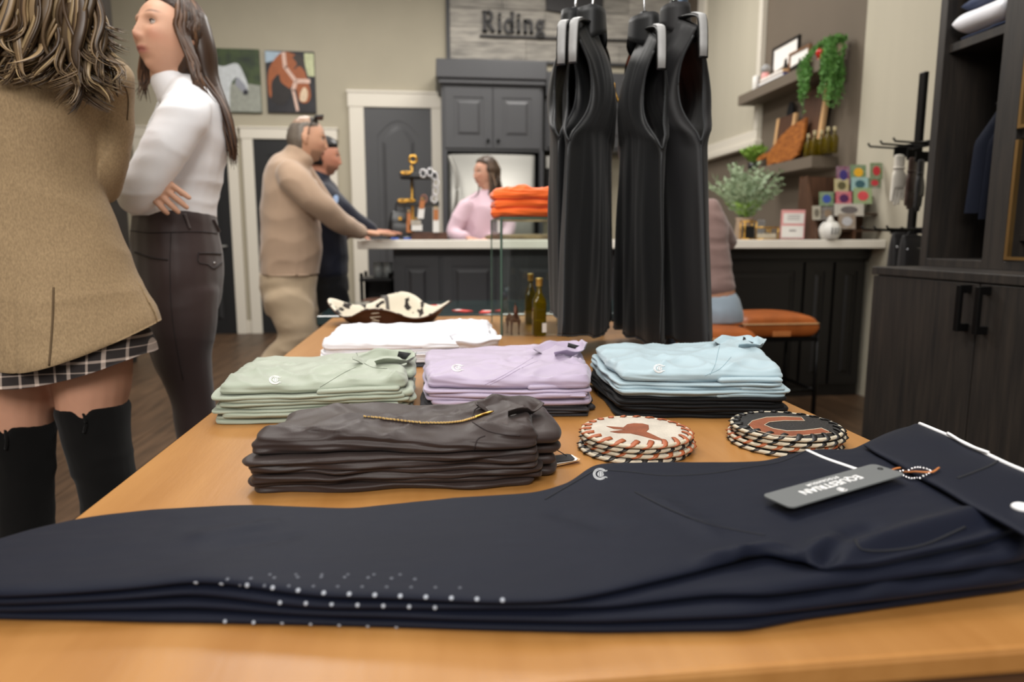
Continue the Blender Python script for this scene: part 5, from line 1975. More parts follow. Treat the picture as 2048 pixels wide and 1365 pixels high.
# wooden tray with tagged keyrings
a, b = P(825, 468, JY)[0], P(893, 468, JY)[0]
wt = thing('wooden_tray', 'low walnut tray holding tagged keyrings on the counter', 'tray', ((a + b) / 2, JY - .14, CT))
cube('floor_board', (a, JY - .22, CT), (b, JY - .1, CT + .012), M['walnut2'] if 'walnut2' in M else M['olivewood'], wt, .002)
cube('front_rail', (a, JY - .222, CT + .001), (b, JY - .21, CT + .042), M['brownleather'], wt, .002)
cube('back_rail', (a, JY - .11, CT + .001), (b, JY - .098, CT + .042), M['brownleather'], wt, .002)
for i, (px, py, py2, m_, lab) in enumerate(((845, 400, 438, 'whitepaper', 'tan leather keyring with a long white tag, tilted on the tray'), (872, 418, 466, 'lightleather', 'tan leather keyring with a white tag, right end of the tray'), (832, 440, 462, 'whitepaper', 'cream pouch tag lying at the front of the tray'), (818, 425, 466, 'lightleather', 'tan tassel keyring at the left end of the tray'))):
    p0, p1 = P(px, py, JY - .235), P(px + (-4 if i == 0 else 0), py2, JY - .235)
    p1[2] = max(p1[2], CT + .004)
    t = thing('keyring', lab, 'keyring', p1, 'keyrings on the tray')
    d = p0 - p1
    sd = np.array((1., 0, 0))
    wv = .017 if i < 2 else (.035 if i == 2 else .014)
    MB().obox(p1 + d * .3, sd * wv, (0, .002, 0), d * .28).build('tag', M['whitepaper'] if i in (0, 1, 2) else M['lightleather'], t)
    MB().obox(p1 + d * .75, sd * wv * .8, (0, .004, 0), d * .22).build('fob', M['lightleather'] if i != 2 else M['hidewhite'], t)
    MB().tube([p0 + np.array((.009 * math.cos(q_), 0, .009 * math.sin(q_))) for q_ in np.linspace(0, 6.283, 14, endpoint=False)], .002, 6, closed=True).build('ring', M['gold'], t, True)
# black handbag behind
a, b = P(775, 430, JY - .02)[0], P(818, 430, JY - .02)[0]
hb = thing('handbag', 'black leather handbag beside the jewellery stand', 'bag', ((a + b) / 2, JY + .22, CT))
zt1 = P(800, 418, JY + .2)[2]
v, f = loft([((a + b) / 2, JY + .25, CT + .004, (b - a) / 2 + .02, .05), ((a + b) / 2, JY + .25, CT + .1, (b - a) / 2 + .01, .045), ((a + b) / 2, JY + .25, zt1 - .02, (b - a) / 2 - .005, .02)], n=28, power=5)
v[:, 2] = np.maximum(v[:, 2], CT)
mesh_obj('body', v, f, M['blackplastic'], hb)
MB().tube(cr([((a + b) / 2 - .03, JY + .25, zt1 - .02), ((a + b) / 2 - .02, JY + .25, zt1 + .04), ((a + b) / 2 + .02, JY + .25, zt1 + .04), ((a + b) / 2 + .03, JY + .25, zt1 - .02)], 16), .005, 8).build('handle', M['blackplastic'], hb, True)
cube('clasp', ((a + b) / 2 - .01, JY + .196, CT + .12), ((a + b) / 2 + .01, JY + .204, CT + .14), M['gold'], hb)
M['bluebead'] = mat('blue_glass_bead', S(60, 96, 190), .15, var=.1)
for i, px in enumerate((790, 815)):
    c = on_counter(px, JY - .2)
    t = thing('bead_bracelet', ('blue bead bracelet lying on the counter beside the hand', 'blue bead bracelet lying on the counter before the tray')[i], 'bracelet', c, 'blue bracelets')
    mb = MB()
    for a in np.linspace(0, 2 * math.pi, 12, endpoint=False):
        mb.sphere(c + np.array((.018 * math.cos(a), .018 * math.sin(a), .006)), .006, 6, 5)
    mb.build('beads', M['bluebead'], t, True)
    MB().tube([c + np.array((.018 * math.cos(a), .018 * math.sin(a), .006)) for a in np.linspace(0, 2 * math.pi, 16, endpoint=False)], .002, 5, closed=True).build('cord', M['chrome'], t, True)
# long rustic board on the counter behind the case and a white cup
a, b = P(972, 465, 4.2)[0], P(1160, 465, 4.2)[0]
M['rustic'] = mat('rustic_driftwood', S(140, 120, 88), .8, col2=S(84, 68, 50), vs=12, st=(1, 6, 6), bump=.3, bs=30)
rb = thing('rustic_board', 'rough driftwood board lying on the counter behind the glass case', 'board', ((a + b) / 2, 4.2, CT))
v, f = pillow((a, 4.12), (b, 4.12), (b, 4.28), (a, 4.28), lambda X, Y: CT + 0 * X, .032, 30, 14, p=20, wr=lambda X, Y, U, V: .004 * nz(X * 20, Y * 20, 3), edge=fold_edge(4, .015))
mesh_obj('slab', v, f, M['rustic'], rb)
for k in range(2):
    x_ = a + .06 + k * (b - a - .12)
    cube('foot', (x_ - .03, 4.14, CT), (x_ + .03, 4.26, CT + .004), M['rustic'], rb)

# ------------------------------------------------------------------ right end of the counter
def leafy(name, parent, c, n, length, width, m, spread, droop, seed, up=1.0, base_r=.02):
    """leaves as small folded blades along curved stems, one mesh"""
    r = np.random.default_rng(seed)
    st, lf = MB(), MB()
    for i in range(n):
        a = r.uniform(0, 2 * math.pi)
        sp = spread * r.uniform(.15, 1)
        L_ = length * r.uniform(.6, 1.05)
        d = np.array((math.cos(a) * sp, math.sin(a) * sp, up))
        d /= np.linalg.norm(d)
        p0 = np.array(c) + np.array((math.cos(a), math.sin(a), 0)) * base_r * r.random()
        pts = [p0 + d * L_ * t + np.array((0, 0, -droop * L_ * t * t)) for t in np.linspace(0, 1, 7)]
        st.tube(pts, [.0022] * 6 + [.0008], 5)
        for t in np.linspace(.2, 1, 9):
            p = p0 + d * L_ * t + np.array((0, 0, -droop * L_ * t * t))
            for sgn in (-1, 1):
                sd = np.cross(d, (0.2, .1, 1))
                sd = sd / (np.linalg.norm(sd) + 1e-9) * sgn
                dirv = sd * .8 + d * .7 + r.normal(0, .25, 3)
                dirv /= np.linalg.norm(dirv)
                nrm = np.cross(dirv, r.normal(0, 1, 3))
                nrm /= np.linalg.norm(nrm)
                w_ = np.cross(nrm, dirv) * width
                ll = width * 5 * r.uniform(.7, 1.2)
                q = p + dirv * ll
                mid = p + dirv * ll * .5 + nrm * width * .2
                lf.add([p, mid + w_, q, mid - w_, mid - nrm * width * .25], [(0, 1, 4), (1, 2, 4), (2, 3, 4), (3, 0, 4), (0, 3, 2, 1)])
    st.build('stems', m, parent, True)
    tag(lf.build('foliage', m, parent), kind='stuff')


RYc = 4.25
c = on_counter(1487, RYc)
pl_ = thing('potted_plant', 'bushy grey green plant in a beige pot on the counter', 'plant', c)
ph = P(1487, 436, RYc)[2] - CT
MB().lathe(c, [(.055, 0), (.06, .005), (.05, ph * .9), (.058, ph), (.05, ph), (.045, ph * .85)], 28).build('pot', M['stone'], pl_, True)
leafy('foliage', pl_, (c[0], c[1], CT + ph * .9), 60, .44, .009, M['sagegreen'], .85, .22, 3)
leafy('foliage', pl_, (c[0], c[1], CT + ph * .9), 14, .20, .008, M['limegreen'], .8, .2, 5)
# gold framed glass boxes
for i, (a, b, y_, lab) in enumerate(((1489, 1512, 443, 'tall glass box with gold edges beside the plant pot'), (1512, 1556, 455, 'flat glass box with gold edges and clasp on the counter'))):
    x0_, x1_ = P(a, 470, 4.05)[0], P(b, 470, 4.05)[0]
    z1_ = P(a, y_, 4.05)[2]
    t = thing('glass_box', lab, 'box', ((x0_ + x1_) / 2, 4.1, CT), 'gold edged glass boxes')
    yd = 4.05 + (.06 if i == 0 else .1)
    mb = MB()
    r_ = .004
    for X_ in (x0_, x1_):
        for Y_ in (4.05, yd):
            mb.tube([(X_, Y_, CT + r_), (X_, Y_, z1_)], r_, 6)
        for Z_ in (CT + r_, z1_):
            mb.tube([(X_, 4.05, Z_), (X_, yd, Z_)], r_, 6)
    for Y_ in (4.05, yd):
        for Z_ in (CT + r_, z1_):
            mb.tube([(x0_, Y_, Z_), (x1_, Y_, Z_)], r_, 6)
    mb.build('gold_edges', M['gold'], t, True)
    cube('lid_pane', (x0_, 4.05, z1_ - .002), (x1_, yd, z1_ + .001), M['glass'], t)
    cube('filling', (x0_ + .006, 4.058, CT + .005), (x1_ - .006, yd - .006, CT + (z1_ - CT) * (.75 if i == 0 else .5)), M['blackplastic'] if i == 0 else M['rimcream'], t, .003)
    if i:
        MB().sphere(((x0_ + x1_) / 2, 4.045, z1_ - .02), .008, 8, 6).build('clasp', M['gold'], t, True)
# grey phone stand / card reader
x_ = P(1527, 470, 4.3)[0]
gs_ = thing('card_reader', 'small grey card reader on a blue foot behind the glass box', 'card reader', (x_, 4.35, CT))
MB().obox((x_, 4.35, CT + .075), (.024, 0, 0), (0, .008, .003), (0, -.012, .05)).build('body', M['hangergrey'], gs_)
cube('foot', (x_ - .025, 4.32, CT), (x_ + .025, 4.39, CT + .02), mat('blue_plastic', S(58, 78, 120), .5, var=.05), gs_, .003)
# notice in an acrylic stand
a, b = P(1565, 470, 4.05)[0], P(1613, 470, 4.05)[0]
z1_ = P(1590, 420, 4.08)[2]
ns = thing('notice_stand', 'pink bordered paper notice in an acrylic stand on the counter', 'sign', ((a + b) / 2, 4.08, CT))
cube('paper', (a, 4.078, CT + .004), (b, 4.08, z1_), M['pinkpaper'], ns)
hmid = (CT + z1_) / 2
cube('upper_print', (a + .014, 4.076, hmid + .008), (b - .008, 4.0775, z1_ - .02), M['whitepaper'], ns)
cube('lower_print', (a + .006, 4.076, CT + .012), (b - .008, 4.0775, hmid - .006), M['whitepaper'], ns)
M['inkgrey'] = mat('grey_ink', S(150, 146, 146), .7, var=.05)
mb = MB()
for k in range(3):
    mb.box((a + .04, 4.0752, hmid + .03 + k * .012), (b - .035, 4.0758, hmid + .034 + k * .012))
mb.box((a + .055, 4.0752, hmid - .04), (b - .055, 4.0758, hmid - .03))
mb.build('lettering', M['inkgrey'], ns)
cube('acrylic_foot', (a, 4.06, CT), (b, 4.12, CT + .003), M['glass'], ns)
# card rack of dark wood with greeting cards
cb = P(1773, 470, 4.04)[0]
zrk = P(1765, 352, 4.1)[2]
rkx0 = P(1630, 470, 4.0)[0]
cr2 = thing('card_rack', 'dark walnut stepped rack for greeting cards at the counter end', 'card rack', ((rkx0 + cb) / 2, 4.1, CT))
prof = [(0, 0), (.42, 0), (.42, zrk - CT), (.34, zrk - CT), (0, .06)]
mb = MB()
for X_ in (rkx0, (rkx0 + cb) / 2 - .005, cb - .012):
    if X_ == cb - .012 or True:
        mb2 = MB().prism([(0, 0), (.22, 0), (.22, zrk - CT - .02), (.16, zrk - CT), (0, .05)], (X_, 3.985, CT), (0, 1, 0), (0, 0, 1), (.012, 0, 0))
        mb2.build('side_board', M['walnut'], cr2)
cube('back_board', (rkx0, 4.206, CT), (cb, 4.218, zrk), M['walnut'], cr2)
for k in range(3):
    s_ = k / 3
    cube('ledge', (rkx0 + .012, 4.015 + .17 * s_ - .012, CT + .05 + (zrk - CT - .08) * s_), (cb - .012, 4.015 + .17 * s_ + .03, CT + .058 + (zrk - CT - .08) * s_), M['walnut'], cr2)
M['walnutdark'] = M['walnut']
cards = [(1672, 1701, 333, 368, (120, 52, 92), (60, 50, 120), 'purple and pink'), (1700, 1733, 330, 360, (90, 130, 70), (236, 180, 44), 'yellow centred'), (1739, 1766, 326, 358, (104, 128, 70), (196, 50, 60), 'red centred with green'),
         (1668, 1698, 358, 385, (190, 176, 120), (96, 90, 60), 'olive'), (1702, 1737, 355, 382, (150, 196, 196), (60, 100, 110), 'aqua'), (1736, 1762, 356, 376, (90, 110, 60), (200, 60, 70), 'green and red strip'),
         (1638, 1668, 384, 412, (96, 130, 80), (60, 86, 170), 'blue centred'), (1671, 1704, 383, 411, (206, 76, 96), (84, 40, 90), 'pink and plum'), (1706, 1745, 376, 408, (150, 176, 110), (224, 84, 92), 'coral centred'),
         (1624, 1642, 412, 440, (176, 168, 146), (110, 104, 92), 'cream photo'), (1642, 1668, 414, 440, (96, 86, 76), (140, 120, 100), 'grey photo'), (1668, 1728, 408, 432, (206, 200, 188), (110, 104, 104), 'wide landscape'), (1676, 1712, 428, 458, (150, 128, 104), (196, 196, 200), 'brown and white photo')]
for i, (x0_, x1_, y0_, y1_, c1_, c2_, lab) in enumerate(cards):
    lev = np.interp(y1_, [360, 460], [4.035, 3.985])
    a, b = P(x0_, y1_, lev), P(x1_, y0_, lev)
    t = thing('greeting_card', '%s greeting card in the walnut rack' % lab, 'card', a, 'greeting cards')
    k1, k2 = 'card_%d_%d_%d' % c1_, 'card_%d_%d_%d' % c2_
    for kk_, cc_ in ((k1, c1_), (k2, c2_)):
        if kk_ not in M:
            M[kk_] = mat(kk_, S(*cc_), .6, col2=tuple(.55 * q_ + .2 for q_ in S(*cc_)) if kk_ == k1 else None, var=.1, vs=34)
    w_, h_ = b[0] - a[0], b[2] - a[2]
    MB().obox(((a[0] + b[0]) / 2, lev, (a[2] + b[2]) / 2), (w_ / 2, 0, 0), (0, .002, 0), (0, h_ * .06, h_ / 2)).build('card', M[k1], t)
    n = 14
    poly = [(w_ * .3 * math.cos(q_), h_ * .3 * math.sin(q_)) for q_ in np.linspace(0, 6.283, n, endpoint=False)]
    MB().prism(poly, ((a[0] + b[0]) / 2, lev - .0035, (a[2] + b[2]) / 2), (1, 0, 0), (0, .12, 1), (0, .001, 0)).build('printed_motif', M[k2], t)
# white ribbed pumpkin jar
c = on_counter(1658, 3.975)
pj = thing('ceramic_jar', 'white ribbed pumpkin shaped ceramic jar on the counter', 'jar', c)
v, f = [], []
hj = P(1658, 444, 3.975)[2] - CT
n, m_ = 48, 10
for j in range(m_):
    s_ = j / (m_ - 1)
    rad = .062 * math.sin(math.pi * (.2 + .62 * s_)) ** .8
    for k in range(n):
        a = 2 * math.pi * k / n
        rr2 = rad * (1 + .07 * abs(math.sin(4 * a)) - .04)
        v.append((c[0] + rr2 * math.cos(a), c[1] + rr2 * math.sin(a), CT + hj * s_))
for j in range(m_ - 1):
    for k in range(n):
        f.append((j * n + k, j * n + (k + 1) % n, (j + 1) * n + (k + 1) % n, (j + 1) * n + k))
f += [tuple(range(n))[::-1], tuple((m_ - 1) * n + k for k in range(n))]
mesh_obj('body', v, f, M['whiteceramic'], pj)
MB().lathe((c[0], c[1], CT + hj), [(.02, 0), (.024, .008), (.014, .02), (.012, .03), (.004, .036)], 16).build('lid_knob', M['whiteceramic'], pj, True)
mb = MB()
for a in (-1.9, -1.57, -1.25):
    mb.tube([(c[0] + .061 * math.cos(a), c[1] + .061 * math.sin(a) - .002, CT + hj * .3), (c[0] + .0615 * math.cos(a), c[1] + .0615 * math.sin(a) - .003, CT + hj * .68)], .0035, 6)
mb.build('painted_strokes', M['blackplastic'], pj, True)

# ------------------------------------------------------------------ floating shelves on the side wall
sy0 = PX(1692, 140, XR)[1]
fx = P(1640, 130, sy0)[0]
sy1 = PX(1476, 195, fx)[1]
zs_top = PX(1640, 116, fx)[2]
zs_bot = PX(1640, 140, fx)[2]
s1 = cube('floating_shelf', (fx, sy0, zs_bot), (XR - .001, sy1, zs_top), M['taupe'], None, .003, label='upper taupe floating shelf with frames and trailing plant', cat='shelf')
zl1 = PX(1617, 313, fx)[2]
zl0 = PX(1617, 336, fx)[2]
sy1b = PX(1512, 350, fx)[1]
s2 = cube('floating_shelf', (fx, PX(1675, 320, XR)[1], zl0), (XR - .001, sy1b, zl1), M['taupe'], None, .003, label='lower taupe floating shelf with cutting boards and oil bottles', cat='shelf')


def on_shelf(px, py, X):
    return PX(px, py, X)


M['frameblack'] = mat('black_frame', S(26, 24, 22), .4, var=.05)
M['framebrown'] = mat('brown_frame', S(122, 88, 62), .45, var=.1)


def frame_pic(px0, py0, px1, py1, X, z0, label, fm):
    a, b = PX(px0, (py0 + py1) / 2, X), PX(px1, (py0 + py1) / 2, X)
    y0, y1 = min(a[1], b[1]), max(a[1], b[1])
    z1 = PX((px0 + px1) / 2, (py0), X)[2]
    t = thing('photo_frame', label, 'photo frame', (X, (y0 + y1) / 2, z0), 'photo frames on the shelf')
    mb = MB()
    w_ = .016
    for q in (((X - .01, y0, z0), (X + .012, y0 + w_, z1)), ((X - .01, y1 - w_, z0), (X + .012, y1, z1)), ((X - .01, y0 + w_, z0), (X + .012, y1 - w_, z0 + w_)), ((X - .01, y0 + w_, z1 - w_), (X + .012, y1 - w_, z1))):
        mb.box(*[np.array(k) for k in q])
    mb.build('frame', fm, t)
    cube('mat_board', (X - .002, y0 + w_, z0 + w_), (X + .008, y1 - w_, z1 - w_), M['whitepaper'], t)
    hh = z1 - z0
    yy = (y0 + y1) / 2
    # a dark standing figure and ground, as a printed photograph
    k_ = (y1 - y0)
    MB().prism([(y0 + w_ - yy, .02), (y1 - w_ - yy, .02), (y1 - w_ - yy, hh * .34), (.05 * k_, hh * .4), (.02 * k_, hh * .56), (-.06 * k_, hh * .58), (-.1 * k_, hh * .4), (y0 + w_ - yy, hh * .3)], (X - .0026, yy, z0), (0, 1, 0), (0, 0, 1), (.0006, 0, 0)).build('print', M['inkgrey2'] if 'inkgrey2' in M else M['frameblack'], t)
    return t


zt1_ = zs_top + .001
frame_pic(1547, 84, 1598, 130, fx + .105, zt1_, 'large black framed horse photo leaning at the back of the upper shelf', M['frameblack'])
frame_pic(1580, 98, 1620, 130, fx + .05, zt1_, 'smaller framed black and white photo in front on the upper shelf', M['framebrown'])
bk0, bk1 = PX(1524, 150, fx + .03)[1], PX(1576, 120, fx + .03)[1]
for i, (m_, dz, lab) in enumerate(((mat('blue_book_cloth', S(52, 58, 110), .6, var=.05), 0, 'blue book lying under a tan book on the upper shelf'), (M['lightwood'], .026, 'tan book lying on the blue book on the upper shelf'))):
    t = thing('book', lab, 'book', (fx + .05, (bk0 + bk1) / 2, zt1_ + dz), 'books on the upper shelf')
    cube('cover', (fx + .004, bk1 + .01 * i, zt1_ + dz), (fx + .1, bk0 - .02 * i, zt1_ + dz + .024), m_, t, .002)
    cube('pages', (fx + .002, bk1 + .012 + .01 * i, zt1_ + dz + .004), (fx + .097, bk0 - .012 - .02 * i, zt1_ + dz + .02), M['whitepaper'], t)
for i, (px, h_, r_, m_, lab) in enumerate(((1513, .11, .028, 'whiteceramic', 'white ceramic cylinder vase at the far end of the upper shelf'), (1531, .10, .03, 'pinkpaper', 'pale pink jar with silver ball lid on the upper shelf'))):
    p = PX(px, 150, fx + .045)
    p[2] = zt1_
    t = thing('shelf_jar', lab, 'jar', p, 'jars on the upper shelf')
    MB().lathe(p, [(r_ * .9, 0), (r_, .006), (r_, h_ * .9), (r_ * .8, h_), (r_ * .7, h_)], 22).build('body', M[m_], t, True)
    if i:
        MB().sphere(p + np.array((0, 0, h_ + .028)), .036, 14, 10).build('ball_lid', M['hangergrey'], t, True)
    else:
        MB().lathe(p + np.array((0, 0, h_)), [(r_ * .6, -.01), (r_ * .6, .002), (r_ * .5, .002)], 18).build('rim', M['whiteceramic'], t, True)
# red apple ornament
p = PX(1641, 116, fx + .035)
p[2] = zt1_
ap_ = thing('apple_ornament', 'glossy red apple ornament on a small stand on the upper shelf', 'ornament', p)
M['redgloss'] = mat('red_gloss', S(196, 34, 26), .15, coat=.5, var=.08)
MB().lathe(p, [(.026, 0), (.02, .012), (.012, .016)], 18).build('stand', M['redgloss'], ap_, True)
MB().lathe(p + np.array((0, 0, .016)), [(.008, 0), (.024, .006), (.034, .028), (.034, .04), (.024, .054), (.01, .056), (.004, .05)], 24).build('apple', M['redgloss'], ap_, True)
MB().tube([p + np.array((0, 0, .064)), p + np.array((.004, 0, .082))], .002, 6).build('stem', M['walnut'], ap_, True)
# trailing plant
p = PX(1675, 100, fx + .11)
p[2] = zt1_
tp = thing('trailing_plant', 'green trailing plant spilling over the upper shelf', 'plant', p)
MB().lathe(p, [(.04, 0), (.045, .005), (.055, .075), (.05, .075)], 22).build('pot', M['stone'], tp, True)
r = np.random.default_rng(8)
st_m, lf = MB(), MB()
for i in range(70):
    a = r.uniform(0, 2 * math.pi)
    top_ = p + np.array((r.normal(0, .02), r.normal(0, .03), .085 + r.random() * .04))
    if i < 20:
        out = np.array((fx - .018 - r.random() * .012, PX(1611, 140, fx - .02)[1] + r.normal(0, .025), zt1_ + .015))
        ln = r.uniform(.1, .34)
    else:
        out = np.array((fx - .012 + r.random() * .14, sy0 - .022 - r.random() * .06, zt1_ + .02))
        ln = r.uniform(.10, .34)
    pts = cr([top_, (top_ + out) / 2 + np.array((0, 0, .05)), out, out + np.array((r.normal(0, .008), r.normal(0, .01), -ln * .5)), out + np.array((r.normal(0, .012), r.normal(0, .015), -ln))], 26)
    st_m.tube(pts, .0013, 4)
    for q in pts[2:]:
        for _ in range(3):
            d = r.normal(0, 1, 3)
            d[2] -= .5
            d /= np.linalg.norm(d)
            nn = np.cross(d, r.normal(0, 1, 3))
            nn /= np.linalg.norm(nn)
            w_ = .0055
            lf.add([q, q + d * .012 + nn * w_, q + d * .022, q + d * .012 - nn * w_], [(0, 1, 2, 3)])
st_m.build('vines', M['green'], tp, True)
tag(lf.build('foliage', M['green'], tp), kind='stuff')
# lower shelf things
zb_ = zl1 + .001


def leaning_board(px0, px1, pyt, X, thick, label, m, poly=None, tilt=.12, rail=None):
    a, b = PX(px0, 300, X), PX(px1, 300, X)
    y0, y1 = min(a[1], b[1]), max(a[1], b[1])
    h = PX((px0 + px1) / 2, pyt, X)[2] - zb_
    t = thing('cutting_board', label, 'cutting board', (X, (y0 + y1) / 2, zb_), 'boards on the lower shelf')
    poly = poly or [(0, 0), (1, 0), (1, .96), (.96, 1), (.04, 1), (0, .96)]
    pl = [(y1 - (y1 - y0) * u, v * h) for u, v in poly]
    MB().prism([(p[0], p[1]) for p in pl], (X, 0, zb_), (0, 1, 0), (tilt, 0, 1), (thick, 0, 0)).build('board', m, t)
    if rail:
        for s_ in rail:
            yy = y1 - (y1 - y0) * s_
            MB().prism([(yy - .02, 0), (yy + .02, 0), (yy + .02, h), (yy - .02, h)], (X - .004, 0, zb_), (0, 1, 0), (tilt, 0, 1), (thick + .004, 0, 0)).build('edge_strip', M['lightwood'], t)
    return t


leaning_board(1594, 1634, 172, fx + .09, .02, 'tall walnut cutting board with pale edge strip behind the oil bottles', M['walnut'], rail=(.98,), tilt=.1)
leaning_board(1545, 1577, 233, fx + .085, .018, 'square walnut board with pale side strips behind the live edge board', M['walnut'], rail=(.0, 1.0), tilt=.1)
leaning_board(1563, 1576, 205, fx + .115, .012, 'black paddle board with round head at the back of the lower shelf', M['blackplastic'],
              poly=[(.3, 0), (.7, 0), (.65, .55), (.8, .65), (1, .8), (.8, .97), (.5, 1), (.2, .97), (0, .8), (.2, .65), (.35, .55)], tilt=.06)
leaning_board(1512, 1598, 250, fx + .03, .02, 'live edge olive wood board with a curved handle on the lower shelf', M['olivewood'],
              poly=[(.02, .3), (.0, .22), (.1, .2), (.25, .26), (.3, .02), (.36, .0), (.45, .05), (.55, .02), (.7, .04), (.82, .02), (.95, .12), (1, .5), (.99, 1), (.9, .97), (.7, .9), (.5, .72), (.36, .5), (.28, .38), (.12, .36)], tilt=.14)
for i, px in enumerate((1615, 1627, 1640, 1653, 1666)):
    p = PX(px, 312, fx + (.04 if i % 2 else .075))
    p[2] = zb_
    oil_bottle(p, .17, .024, 'oil bottle with cream cap on the lower shelf, %s of five' % ('first', 'second', 'third', 'fourth', 'last')[i], 'oil bottles on the lower shelf', M['capcream'], True)
p = PX(1506, 330, fx + .06)
p[2] = zb_
sp2 = thing('shelf_plant', 'small light green plant in a black pot on the lower shelf', 'plant', p)
MB().lathe(p, [(.03, 0), (.036, .004), (.042, .06), (.036, .06)], 20).build('pot', M['blackplastic'], sp2, True)
leafy('foliage', sp2, p + np.array((0, 0, .055)), 26, .17, .011, M['limegreen'], .8, .3, 12)

# ------------------------------------------------------------------ wardrobe contents
M['navygarm'] = cloth('navy_hanging_cloth', (20, 26, 44), .6, .2)
M['royal'] = cloth('royal_navy_cloth', (28, 44, 78), .6, .2)


def hang_cloth(name, X, Y, w_, z0, z1, m, label, group, seed):
    t = thing(name, label, 'clothes', (X, Y, z1), group)
    n, k_ = 24, 20
    v, f = [], []
    for sgn in (1, -1):
        for i in range(n):
            u = i / (n - 1) * 2 - 1
            for j in range(k_):
                s_ = j / (k_ - 1)
                ww = w_ * (.55 + .45 * min(1, s_ * 3)) * (1 + .12 * s_)
                y = Y + sgn * .02 * math.sqrt(max(0, 1 - u * u)) + .008 * math.sin(u * 8 + seed) * s_
                v.append((X + u * ww, y, z0 - .05 * abs(u) * (1 - s_) - (z0 - z1) * s_))
    N = n * k_
    for i in range(n - 1):
        for j in range(k_ - 1):
            a = i * k_ + j
            f += [(a, a + 1, a + k_ + 1, a + k_), (N + a, N + a + k_, N + a + k_ + 1, N + a + 1)]
    mesh_obj('cloth', v, f, m, t)
    hk = cr([(X, Y, z0 + .0), (X, Y, rodz - .03), (X + .016, Y, rodz + .004), (X, Y, rodz + .016), (X - .016, Y, rodz)], 18)
    MB().tube(hk, .003, 6).build('hook', M['bmetal'], t, True)
    MB().tube(cr([(X - w_ * .6, Y, z0 - .045), (X - w_ * .3, Y, z0 - .01), (X, Y, z0 + .006), (X + w_ * .3, Y, z0 - .01), (X + w_ * .6, Y, z0 - .045)], 20), .012, 8).build('hanger', M['blackplastic'], t, True)
    return t


ym0, ym1 = ystl[1][1], ystl[0][0]
for i in range(3):
    y_ = ym0 + .05 + i * .06
    hang_cloth('hanging_jacket', UX + .25, y_, .17, rodz - .09, PX(1940, 455 - i * 12, UX + .25)[2], M['navygarm'], 'navy jacket on a black hanger in the open wardrobe, %s' % ('nearest the divider', 'middle of three', 'farthest from the divider')[i], 'navy jackets in the wardrobe', i)
z = zs1 + .001
for i, (m_, h_, lab, x0_) in enumerate(((M['royal'], .02, 'navy folded shirt lowest on the wardrobe top shelf', .03), (CL['white'], .075, 'white folded shirt drooping on the wardrobe top shelf', .0), (M['royal'], .05, 'royal navy folded shirt above the white one in the wardrobe', .03), (CL['white'], .05, 'white folded shirt at the top of the wardrobe pile', .03))):
    t = thing('folded_shirt', lab, 'folded shirt', (UX + .2, (ym0 + ym1) / 2, z), 'shirts on the wardrobe shelf')
    v, f = pillow((UX + x0_, ym0 + .02), (UX + .4, ym0 + .02), (UX + .4, ym1 - .03), (UX + x0_, ym1 - .03), lambda X, Y, z=z: z + 0 * X, h_, 30, 30, p=9, wr=lambda X, Y, U, V: .004 * nz(X * 20, Y * 20, i), edge=fold_edge(i, .01))
    mesh_obj('body', v, f, m_, t)
    z += h_
ys0, ys1 = ystl[2][1], ystl[1][0]
for base, cnt, nm in ((zs2 + .001, 3, 'middle'), (zs3 + .001, 3, 'lower')):
    z = base
    for i in range(cnt):
        m_ = CL['white'] if (i == 0 and nm == 'middle') else M['royal']
        t = thing('folded_shirt', '%s folded shirt on the %s framed wardrobe shelf, %s of three' % ('white' if m_ == CL['white'] else 'navy', nm, ('bottom', 'middle', 'top')[i]), 'folded shirt', (UX + .2, ys1 - .2, z), 'shirts in the framed bay')
        v, f = pillow((UX + .06, ys1 - .36), (UX + .4, ys1 - .36), (UX + .4, ys1 - .07), (UX + .06, ys1 - .07), lambda X, Y, z=z: z + 0 * X, .03, 24, 24, p=9, edge=fold_edge(i + 3, .008))
        mesh_obj('body', v, f, m_, t)
        z += .03
# glove rack beside the wardrobe
gX, gY = 2.2, 3.02
gr = thing('glove_rack', 'black peg rack hung with gloves beside the wardrobe', 'display rack', (gX, gY, 0))
zr1 = P(1865, 145, gY)[2]
cube('post', (gX, gY - .02, .0), (gX + .02, gY + .02, zr1), M['bmetal'], gr, .002)
cube('foot', (gX - .15, gY - .15, .0), (gX + .1, gY + .15, .012), M['bmetal'], gr, .002)
pegs = []
for k, (py, nrow) in enumerate(((292, 3), (462, 3))):
    zp = P(1830, py, gY)[2]
    cube('cross_bar', (gX - .012, gY - .1, zp - .014), (gX, gY + .12, zp + .014), M['bmetal'], gr, .002)
    for j in range(nrow):
        yy = gY - .08 + j * .09
        MB().tube([(gX, yy, zp), (gX - .16, yy, zp + .008), (gX - .17, yy, zp + .022)], .005, 6).build('peg', M['bmetal'], gr, True)
        pegs.append((gX - .05 - .045 * (j), yy, zp))
GL = dict(white=cloth('white_glove_leather', (214, 208, 196), .6, .1), brown=cloth('brown_glove_leather', (62, 44, 36), .5, .1), black=cloth('black_glove_leather', (28, 26, 27), .5, .1))


